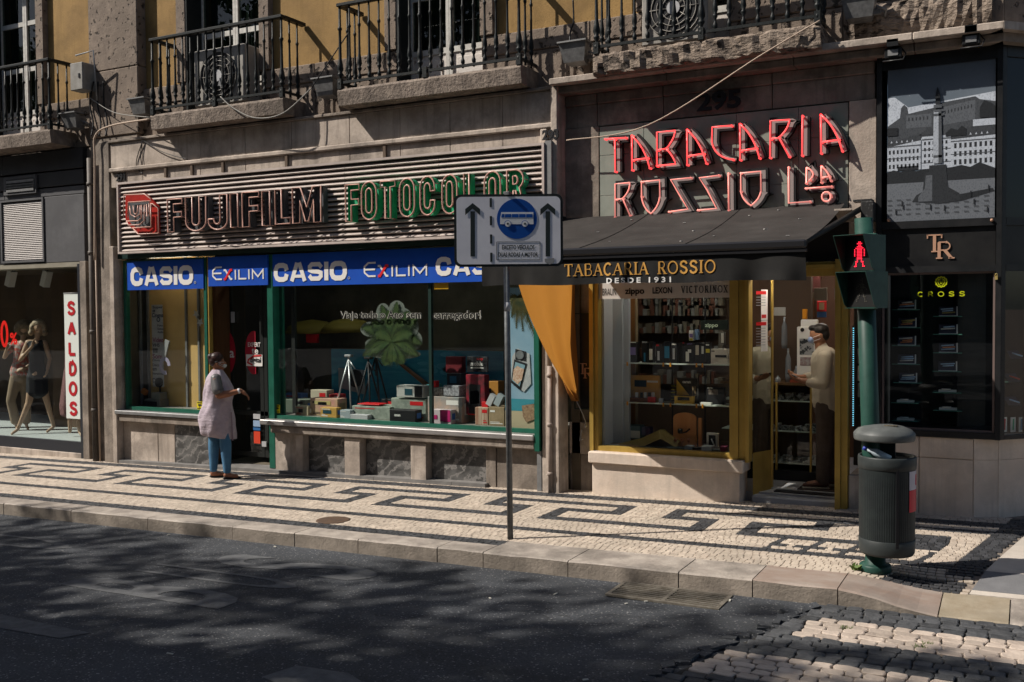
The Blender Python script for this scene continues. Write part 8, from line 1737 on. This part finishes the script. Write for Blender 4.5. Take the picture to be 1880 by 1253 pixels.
m = MB(); m.obox((.058, -.068, 1.487), (.002, .03, .018)); m.tube([(.055, -.05, 1.487), (.0, -.083, 1.487)], .003, 5); mo = m.mesh('glasses', SIL); o = bpy.data.objects.new('glasses', mo); COL.objects.link(o); o.parent = wm
SH = M('black_shoe', (.015, .013, .012), .4)
for dx, dy in ((-.075, .095), (.095, -.095)):
    blob('shoe', [(V((dx - .04, dy, .022)), .028, V((dx + .03, dy + .005, .02)), .032, (1, 1, .7)), (V((dx + .03, dy + .005, .02)), .032, V((dx + .13, dy + .01, .014)), .026, (1.1, 1, .6))], .007, SH, wm, 2)
# ---- customer in the doorway
mp_ = P(1497, 888, 10.82); mp_.z = .14; mn = thing('person', 'masked man in beige shirt looking down at his phone in the tobacco shop doorway', 'person', mp_); mn.rotation_euler = (0, 0, R(16))
BSH = M('beige_linen', (.52, .46, .36), .85, (.44, .39, .30), 7, bump=.4, bscale=14, bdist=.02); TRO = M('brown_trousers', (.12, .09, .075), .85, (.085, .063, .05), 7, bump=.35, bscale=14, bdist=.02)
mb_ = [((.03, .02, 1.615), (.092, .080, .112), Matrix.Rotation(R(-18), 3, 'Y')), (V((.06, .02, 1.44)), .062, V((.04, .02, 1.58)), .058), ((-.055, .01, 1.585), (.02, .016, .022)), ((.04, -.062, 1.60), (.018, .010, .030)), ((.03, .09, 1.60), (.018, .010, .030)),
       (V((.09, -.15, 1.40)), .075, V((.09, .18, 1.40)), .075), (V((.10, .0, 1.30)), .14, V((.12, 0, 1.0)), .14), (V((.10, -.08, .92)), .10, V((.08, -.09, .5)), .065), (V((.08, -.09, .5)), .065, V((.06, -.09, .1)), .045), (V((.14, .10, .92)), .10, V((.17, .11, .5)), .065), (V((.17, .11, .5)), .065, V((.19, .11, .1)), .045),
       (V((.07, -.09, .06)), .04, V((-.08, -.10, .04)), .032), (V((.2, .11, .06)), .04, V((.05, .1, .04)), .032),
       (V((.07, -.20, 1.38)), .065, V((.05, -.26, 1.12)), .052), (V((.05, -.26, 1.12)), .052, V((-.14, -.20, 1.14)), .032), (V((.10, .20, 1.38)), .06, V((.02, .26, 1.15)), .05), (V((.02, .26, 1.15)), .05, V((-.16, .06, 1.16)), .03)]
mb_ += hand((-.145, -.20, 1.14), (-.9, .25, .25), (.2, .3, .9), 1.05, .55) + hand((-.165, .05, 1.165), (-.8, -.5, .25), (.2, -.2, .9), 1.05, .7)
blob('body', mb_, .0095, M('skin_tan', (.34, .17, .10), .55, (.30, .14, .08), 30), mn, 3)
shirt = [(V((.09, -.135, 1.41)), .085, V((.095, .16, 1.41)), .085, (1, 1, .85)), (V((.095, 0, 1.34)), .165, V((.11, 0, 1.1)), .165, (.92, 1.25, 1)), (V((.11, 0, 1.1)), .165, V((.125, 0, .93)), .17, (.95, 1.22, 1)), (V((.125, 0, .93)), .17, V((.13, 0, .86)), .165, (.98, 1.2, .5)), (V((.065, .02, 1.47)), .068, V((.06, .02, 1.49)), .066),
         (V((.07, -.20, 1.375)), .082, V((.05, -.262, 1.12)), .070), (V((.05, -.262, 1.12)), .070, V((-.075, -.222, 1.125)), .052), (V((.10, .20, 1.375)), .078, V((.02, .262, 1.15)), .066), (V((.02, .262, 1.15)), .066, V((-.09, .14, 1.155)), .05)]
blob('shirt', shirt, .011, BSH, mn, 3)
tr_ = [(V((.12, 0, .92)), .155, V((.12, 0, .86)), .15, (1, 1.15, 1)), (V((.10, -.08, .88)), .115, V((.085, -.09, .5)), .090), (V((.085, -.09, .5)), .090, V((.065, -.09, .09)), .072), (V((.14, .09, .88)), .115, V((.17, .11, .5)), .088), (V((.17, .11, .5)), .088, V((.19, .11, .09)), .072)]
blob('trousers', tr_, .012, TRO, mn, 3)
blob('hair', [((.045, .02, 1.665), (.098, .086, .078), Matrix.Rotation(R(-18), 3, 'Y')), ((.085, .02, 1.62), (.062, .078, .075)), ((-.03, .02, 1.69), (.045, .065, .035))], .009, M('black_hair', (.010, .009, .008), .5, (.025, .02, .018), 40), mn, 2)
blob('face_mask', [((-.045, .015, 1.565), (.036, .052, .042))], .006, M('mask_blue', (.25, .33, .52), .7), mn, 1)
def lpart(name, mbb, mat, par): mo = mbb.mesh(name, mat); o = bpy.data.objects.new(name, mo); COL.objects.link(o); o.parent = par; return o
m = MB(); m.tube([(-.035, -.045, 1.59), (.035, -.075, 1.62)], .003, 5); m.tube([(-.03, -.045, 1.55), (.04, -.073, 1.58)], .003, 5); lpart('mask_strap', m, WHITE, mn)
BS = M('brown_shoe', (.12, .05, .035), .5); SO = M('shoe_sole', (.40, .35, .28), .6)
for dx, dy in ((.02, -.10), (.15, .10)):
    s_ = blob('shoe', [(V((dx + .07, dy, .045)), .038, V((dx + .0, dy, .05)), .040, (1, 1, .9)), (V((dx + .0, dy, .045)), .038, V((dx - .13, dy, .03)), .034, (1, 1, .7))], .008, BS, mn, 2)
    m = MB(); m.box(dx - .165, dx + .11, dy - .04, dy + .04, .0, .014, .006); lpart('sole', m, SO, s_)
m = MB(); m.obox((-.235, -.14, 1.19), (.075, .15, .009), .5, .2, .3); po = solo('phone', m, BLACK, 'black phone held in the hands of the customer', 'phone')
mwm = Matrix.Translation(mp_) @ Matrix.Rotation(R(16), 4, 'Z'); po.location = mwm @ Vector(po.location)
po.rotation_euler = (0, 0, R(16))
# ---- shopkeeper behind the counter (seen dimly)
sp_ = P(1424, 800, 11.95); sp_.z = .13; sk = thing('person', 'dim shopkeeper in a blue shirt leaning over the counter behind the glass', 'person', sp_)
blob('body', [((.10, -.05, 1.60), (.085, .08, .11)), (V((.05, 0, 1.40)), .06, V((.09, -.03, 1.56)), .055), (V((-.1, 0, 1.1)), .14, V((.0, 0, 1.35)), .14), (V((.15, 0, 1.34)), .06, V((.30, -.12, 1.16)), .045), (V((.30, -.12, 1.16)), .045, V((.42, -.35, 1.2)), .03), (V((-.1, 0, 1.1)), .14, V((-.1, 0, .5)), .13), (V((-.1, 0, .5)), .13, V((-.1, 0, .06)), .10)] + hand((.42, -.36, 1.2), (.6, -.6, .3), (-.3, .2, -.8), 1, .4), .012, SKIN, sk, 3)
blob('shirt', [(V((-.1, 0, 1.0)), .17, V((.0, 0, 1.33)), .16, (1, 1.2, 1)), (V((.12, 0, 1.36)), .075, V((.27, -.09, 1.19)), .065), (V((.0, 0, 1.36)), .13, V((.03, 0, 1.40)), .10)], .014, M('dusty_blue_shirt', (.13, .15, .24), .8), sk, 3)
blob('hair', [((.10, -.03, 1.66), (.09, .085, .07))], .012, M('black_hair', (0, 0, 0)), sk, 2)
# ---- mannequins
MSK = M('mannequin_skin', (.40, .27, .18), .45); BLO = M('blond_wig', (.42, .33, .22), .6, (.20, .15, .09), 30, bump=.8, bscale=60); GRW = M('ash_wig', (.22, .17, .11), .7, (.12, .09, .06), 30, bump=.8, bscale=60)
def mann(px_, py_, Y, label, rz): p = P(px_, py_, Y); p.z = gz0 + .005; t = thing('mannequin', label, 'mannequin', p); t.rotation_euler = (0, 0, rz); return t
k = 1.0
a = mann(68, 803, 10.62, 'blonde mannequin in a black sleeveless dress striding beside the sale banner', R(40))
bd = [((.06, 0, 1.72), (.072, .085, .105)), ((.055, -.082, 1.71), (.012, .018, .018)), (V((.03, 0, 1.50)), .042, V((.05, 0, 1.66)), .042), (V((-.10, 0, 1.47)), .05, V((.14, 0, 1.46)), .05), (V((.02, 0, 1.42)), .10, V((.03, 0, 1.15)), .085), (V((.03, 0, 1.1)), .10, V((.02, 0, .95)), .13),
      (V((-.03, 0, .92)), .085, V((-.10, -.05, .50)), .052), (V((-.10, -.05, .50)), .052, V((-.26, -.10, .09)), .028), (V((-.26, -.10, .08)), .028, V((-.33, -.18, .02)), .022), (V((.07, 0, .92)), .085, V((.16, .02, .50)), .050), (V((.16, .02, .50)), .05, V((.24, .06, .10)), .028), (V((.24, .06, .09)), .028, V((.16, -.02, .02)), .022),
      (V((-.11, 0, 1.46)), .045, V((-.20, -.08, 1.20)), .034), (V((-.20, -.08, 1.20)), .034, V((.0, -.16, 1.42)), .024), (V((.15, 0, 1.45)), .045, V((.22, .0, 1.20)), .034), (V((.22, 0, 1.20)), .034, V((.20, -.08, 1.04)), .024)]
bd += hand((.0, -.165, 1.42), (.25, -.1, .9), (.6, -.2, 0), .9, .5) + hand((.20, -.08, 1.03), (-.2, -.3, -.8), (-.8, 0, 0), .9, .5)
blob('body', bd, .011, MSK, a, 2)
blob('dress', [(V((-.07, 0, 1.45)), .065, V((.10, 0, 1.45)), .065), (V((.02, 0, 1.38)), .13, V((.025, 0, 1.15)), .115, (1, .9, 1)), (V((.025, 0, 1.15)), .115, V((.02, 0, .92)), .155, (1, .85, 1)), (V((.02, 0, .92)), .155, V((.02, 0, .66)), .165, (1.05, .85, .6))], .013, M('black_dress', (.012, .013, .016), .7), a, 2)
blob('wig', [((.055, .02, 1.77), (.105, .10, .09)), ((-.035, .02, 1.70), (.05, .08, .10)), ((.14, .02, 1.70), (.045, .08, .10)), ((-.05, -.02, 1.63), (.045, .05, .05)), ((.155, -.02, 1.62), (.045, .05, .05)), ((.05, .06, 1.68), (.1, .06, .12))], .012, BLO, a, 2)
m = MB(); m.box(-.01, .01, -.14, -.13, 1.30, 1.31); [m.obox((.03 + s * .028, -.078, 1.735), (.026, .006, .007)) for s in (-1, 1)]; m.obox((.055, -.083, 1.665), (.03, .006, .008)); lpart('face_paint', m, M('face_paint', (.08, .02, .02), .5), a)
b = mann(42, 803, 10.80, 'mannequin in a red floral blouse and beige trousers at the far left', R(40))
bd = [((.06, .0, 1.70), (.075, .085, .105)), (V((.03, 0, 1.48)), .042, V((.05, 0, 1.62)), .042), (V((-.10, 0, 1.44)), .05, V((.16, 0, 1.44)), .05), (V((.03, 0, 1.40)), .10, V((.0, 0, 1.12)), .09), (V((-.02, 0, .95)), .12, V((-.02, 0, .92)), .12),
      (V((-.08, 0, .9)), .085, V((-.16, -.05, .50)), .05), (V((-.16, -.05, .5)), .05, V((-.10, .0, .09)), .03), (V((-.10, .0, .08)), .026, V((-.04, -.10, .02)), .022), (V((.05, 0, .9)), .085, V((.06, .02, .50)), .05), (V((.06, .02, .5)), .05, V((.05, .03, .09)), .03), (V((.05, .03, .08)), .026, V((.1, -.07, .02)), .022),
      (V((-.12, 0, 1.43)), .045, V((-.24, -.05, 1.22)), .034), (V((-.24, -.05, 1.22)), .034, V((-.18, -.14, 1.36)), .024), (V((.17, 0, 1.43)), .045, V((.26, -.03, 1.2)), .034), (V((.26, -.03, 1.2)), .034, V((.10, -.14, 1.04)), .024)]
bd += hand((-.18, -.145, 1.36), (.3, -.3, .8), (.6, -.2, 0), .9, .5) + hand((.1, -.15, 1.04), (-.8, -.2, -.2), (0, .6, -.5), .9, .4)
blob('body', bd, .011, MSK, b, 2)
FLO = M('floral_print', (.40, .10, .08), .7, (.32, .28, .25), 22, thr=(.45, .55)); nt = FLO.node_tree
blob('blouse', [(V((-.08, 0, 1.42)), .07, V((.14, 0, 1.42)), .07), (V((.03, 0, 1.36)), .135, V((.0, 0, 1.12)), .12, (1.05, .9, 1)), (V((.0, 0, 1.12)), .12, V((-.02, 0, .97)), .15, (1.1, .9, 1)), (V((.16, 0, 1.42)), .06, V((.25, -.03, 1.24)), .052), (V((-.11, 0, 1.42)), .06, V((-.19, -.03, 1.32)), .055)], .013, FLO, b, 2)
blob('trousers', [(V((-.02, 0, .98)), .135, V((-.02, 0, .90)), .14, (1.05, .9, 1)), (V((-.08, 0, .88)), .10, V((-.16, -.05, .50)), .075), (V((-.16, -.05, .50)), .075, V((-.11, .0, .16)), .078), (V((.05, 0, .88)), .10, V((.06, .02, .50)), .075), (V((.06, .02, .50)), .075, V((.05, .03, .16)), .078)], .013, M('beige_trousers', (.25, .19, .13), .8, (.21, .155, .105), 8, bump=.3, bscale=14), b, 2)
blob('wig', [((.055, .0, 1.75), (.125, .11, .10)), ((-.04, .0, 1.69), (.06, .09, .10)), ((.15, .0, 1.69), (.06, .09, .10)), ((.055, .03, 1.66), (.11, .09, .13))], .013, GRW, b, 2)
c = mann(140, 806, 10.55, 'legs and pink lace skirt of a mannequin hidden behind the sale banner', R(40))
blob('legs', [(V((.03, 0, .95)), .09, V((.035, 0, .50)), .05), (V((.035, 0, .5)), .05, V((.05, 0, .08)), .028), (V((.05, 0, .08)), .026, V((.10, -.08, .02)), .022), (V((-.07, .05, .95)), .09, V((-.09, .05, .5)), .05), (V((-.09, .05, .5)), .05, V((-.1, .05, .08)), .028), (V((-.02, 0, 1.0)), .12, V((-.02, 0, 1.3)), .10), (V((-.02, 0, 1.4)), .09, V((-.02, 0, 1.3)), .10), (V((-.02, 0, 1.45)), .04, V((0, 0, 1.62)), .07)], .012, MSK, c, 2)
blob('skirt', [(V((-.02, 0, 1.35)), .12, V((-.02, 0, 1.05)), .13), (V((-.02, 0, 1.05)), .13, V((-.02, 0, .50)), .20, (1.1, .9, .5)), (V((-.02, 0, .50)), .20, V((-.02, 0, .36)), .19, (1.1, .9, .3))], .014, M('pink_lace', (.25, .12, .12), .8, (.10, .05, .05), 60), c, 2)

# ================================================================= BEHIND THE CAMERA: trees, parked car, far buildings (seen in glass, casting the shade)
LEAF = [M('leaf_%s' % n_, c_, .55) for n_, c_ in (('dark', (.035, .07, .014)), ('mid', (.06, .11, .02)), ('pale', (.09, .14, .03)))]
BARK = M('bark', (.12, .09, .065), .9, (.06, .045, .035), 12, bump=.8)
def tree(x, y, seed, hs, label, first=None):
    r = np.random.RandomState(seed); t = thing('street_tree', label, 'tree', (x, y, -.1), 'trees on the square behind the viewer')
    m = MB(); top = V((x + r.uniform(-.3, .3), y, 6.0 * hs)); m.tube([(x, y, -.2), (x + .05, y, 1.5), (x + .1, y + .1, 3.2 * hs), top], [.26, .20, .17, .10], 10); limbs = []
    for i in range(9):
        a = 2 * math.pi * i / 9 + r.uniform(-.3, .3); z0 = r.uniform(3.2, 5.5) * hs; s = V((x + .08, y + .08, z0)); e = s + V((math.cos(a) * r.uniform(2, 3.4), math.sin(a) * r.uniform(2, 3.4), r.uniform(1.2, 3.2))); m.tube([s, (s + e) / 2 + V((0, 0, .3)), e], [.09, .06, .025], 6); limbs.append(e)
    part('trunk', m, BARK, t)
    cl = [e + V(r.uniform(-.6, .6, 3)) for e in limbs for _ in range(3)] + [V((x, y, 8.2 * hs)) + V(r.uniform(-2.4, 2.4, 3)) for _ in range(22)]
    v = []; f = []; mi = []
    for c in cl:
        R0 = r.uniform(.8, 1.5)
        for _ in range(330):
            d = V(r.normal(size=3)).normalized() * R0 * r.uniform(.4, 1) ** .6; p = c + V((d.x, d.y, d.z * .75)); q = V(r.normal(size=3)).normalized(); w = q.orthogonal().normalized(); u = q.cross(w); s = r.uniform(.09, .17); o = len(v)
            v += [tuple(p - w * s), tuple(p + u * s * .6), tuple(p + w * s), tuple(p - u * s * .6)]; f.append((o, o + 1, o + 2, o + 3)); mi.append(int(r.randint(3)))
    mm = MB(); mm.v = v; mm.f = f; mm.m = mi; mm.sm = [False] * len(f); part('crown', mm, LEAF, t, fix=False)
TP = [(-20.5, -2.4, 3, 1.2), (-15, -2.7, 5, 1.25), (-9.9, -3.3, 8, 1.2), (-4.9, -3.9, 13, 1.2), (2.2, -4.2, 21, 1.2), (-10, -7, 31, 1.3)]
LN = ['first', 'second', 'third', 'fourth', 'fifth', 'sixth']
protos = []
for i, (x, y, s, hs) in enumerate(TP): tree(x, y, s, hs, 'broad street tree behind the viewer, %s from the left of the near row' % LN[i] if i < 5 else 'tall street tree in the middle of the second row behind the viewer')
src = [o for o in SC.objects if o.name.startswith('street_tree')]
for i in range(11):
    c_ = copy_tree(src[i % 5]); c_.location = (-27 - i * 6.4, -3.5 - (i % 3) * 2.5, -.5) if i < 7 else (-24 + (i - 7) * 9, -14, -.2)
    c_['label'] = 'street tree far along the row behind the viewer, %s beyond the near ones' % ['first', 'second', 'third', 'fourth', 'fifth', 'sixth', 'seventh'][i] if i < 7 else 'street tree of the rear row behind the viewer, %s from its left end' % LN[i - 7]
# car parked across the road, left out of frame
def car(x, y):
    t = thing('parked_car', 'silver-blue saloon car stopped on the near side of the road', 'car', (x, y, gz(x) - .13)); g = gz(x) - .13
    CP = M('car_paint', (.18, .25, .32), .25, metal=.6); prof = [(-2.15, .35), (-2.2, .62), (-2.05, .86), (-1.55, .93), (-.95, 1.33), (-.5, 1.42), (.45, 1.42), (.95, 1.30), (1.45, .95), (2.1, .80), (2.2, .55), (2.12, .33)]
    m = MB(); n = len(prof); vs = []
    for yy_, k in ((-.86, .97), (-.70, 1.0), (.70, 1.0), (.86, .97)): vs += [(x + p * (1 if abs(yy_) < .8 else .985), y + yy_ * (1 if z < .95 else .86), g + (z if abs(yy_) < .8 else .33 + (z - .33) * .97)) for p, z in prof]
    fs = [(k * n + i, k * n + (i + 1) % n, (k + 1) * n + (i + 1) % n, (k + 1) * n + i) for k in range(3) for i in range(n)] + [tuple(range(n)), tuple(3 * n + i for i in range(n))]; m.add(vs, fs, False); part('body', m, CP, t)
    for s in (-1, 1):
        yy_ = s * .755
        for pts in ([(-1.45, .97), (-.92, 1.29), (-.45, 1.36), (-.1, 1.36), (-.1, .97)], [(-.03, .97), (-.03, 1.36), (.42, 1.36), (.88, 1.26), (1.3, .98)]):
            m = MB(); m.prism([(x + p, y + yy_, g + z) for p, z in pts], (0, s * .012, 0)); part('side_window', m, BLACKP, t)
        for wx in (-1.35, 1.35):
            m = MB(); m.tube([(x + wx, y + s * .70, g + .32), (x + wx, y + s * .89, g + .32)], .32, 20); wl = part('wheel', m, M('tyre', (.015, .015, .015), .8), t); m = MB(); m.tube([(x + wx, y + s * .885, g + .32), (x + wx, y + s * .90, g + .32)], .20, 14); part('rim', m, SIL, wl)
    m = MB(); m.tube([(x - 1.2, y - .62, g + 1.30), (x - .5, y - .62, g + 1.45), (x + .45, y - .62, g + 1.45), (x + 1.1, y - .62, g + 1.26)], .014, 6); m.tube([(x - 1.2, y + .62, g + 1.30), (x - .5, y + .62, g + 1.45), (x + .45, y + .62, g + 1.45), (x + 1.1, y + .62, g + 1.26)], .02, 6); part('roof_rail', m, M('chrome', (.7, .7, .7), .15, metal=1), t)
    for s in (-1, 1): m = MB(); m.box(x - 2.2, x - 2.1, y + s * .55, y + s * .8, g + .6, g + .75); part('tail_lamp', m, RED, t)
car(-12.0, 2.0)
FARW = M('far_facade', (.36, .30, .22), .8, (.32, .27, .2), 1); FWIN = M('far_window', (.03, .035, .04), .2)
NB = ['one', 'two', 'three', 'four', 'five', 'six', 'seven', 'eight', 'nine', 'ten', 'eleven']
for i in range(11):
    x0 = -146 + i * 19; h = [15, 16.5, 14.5, 17, 15.5, 16, 15][i % 7]; t = thing('far_building', 'five-storey pale building across the square, number %s along its row' % NB[i], 'building', (x0 + 9, -52, -1))
    m = MB(); m.box(x0, x0 + 18.6, -64, -52, -2, h); part('wall', m, M('far_facade_%d' % (i % 3), [(.20, .16, .11), (.17, .155, .135), (.19, .135, .10)][i % 3], .8), t); m = MB(); m.prism([(x0 - .3, -51.7, h), (x0 - .3, -64.3, h), (x0 - .3, -58, h + 3)], (19.2, 0, 0)); part('roof', m, M('roof_tiles', (.25, .09, .05), .8), t)
    m = MB()
    for r_ in range(4):
        for k_ in range(7): m.box(x0 + 1.4 + k_ * 2.4, x0 + 2.5 + k_ * 2.4, -52, -51.95, 3.6 + r_ * 2.9, 5.6 + r_ * 2.9)
    part('window_row', m, FWIN, t, kind='stuff')
    m = MB(); m.box(x0 + .8, x0 + 17.8, -52, -51.9, 0, 2.7); part('shop_arcade', m, FWIN, t)
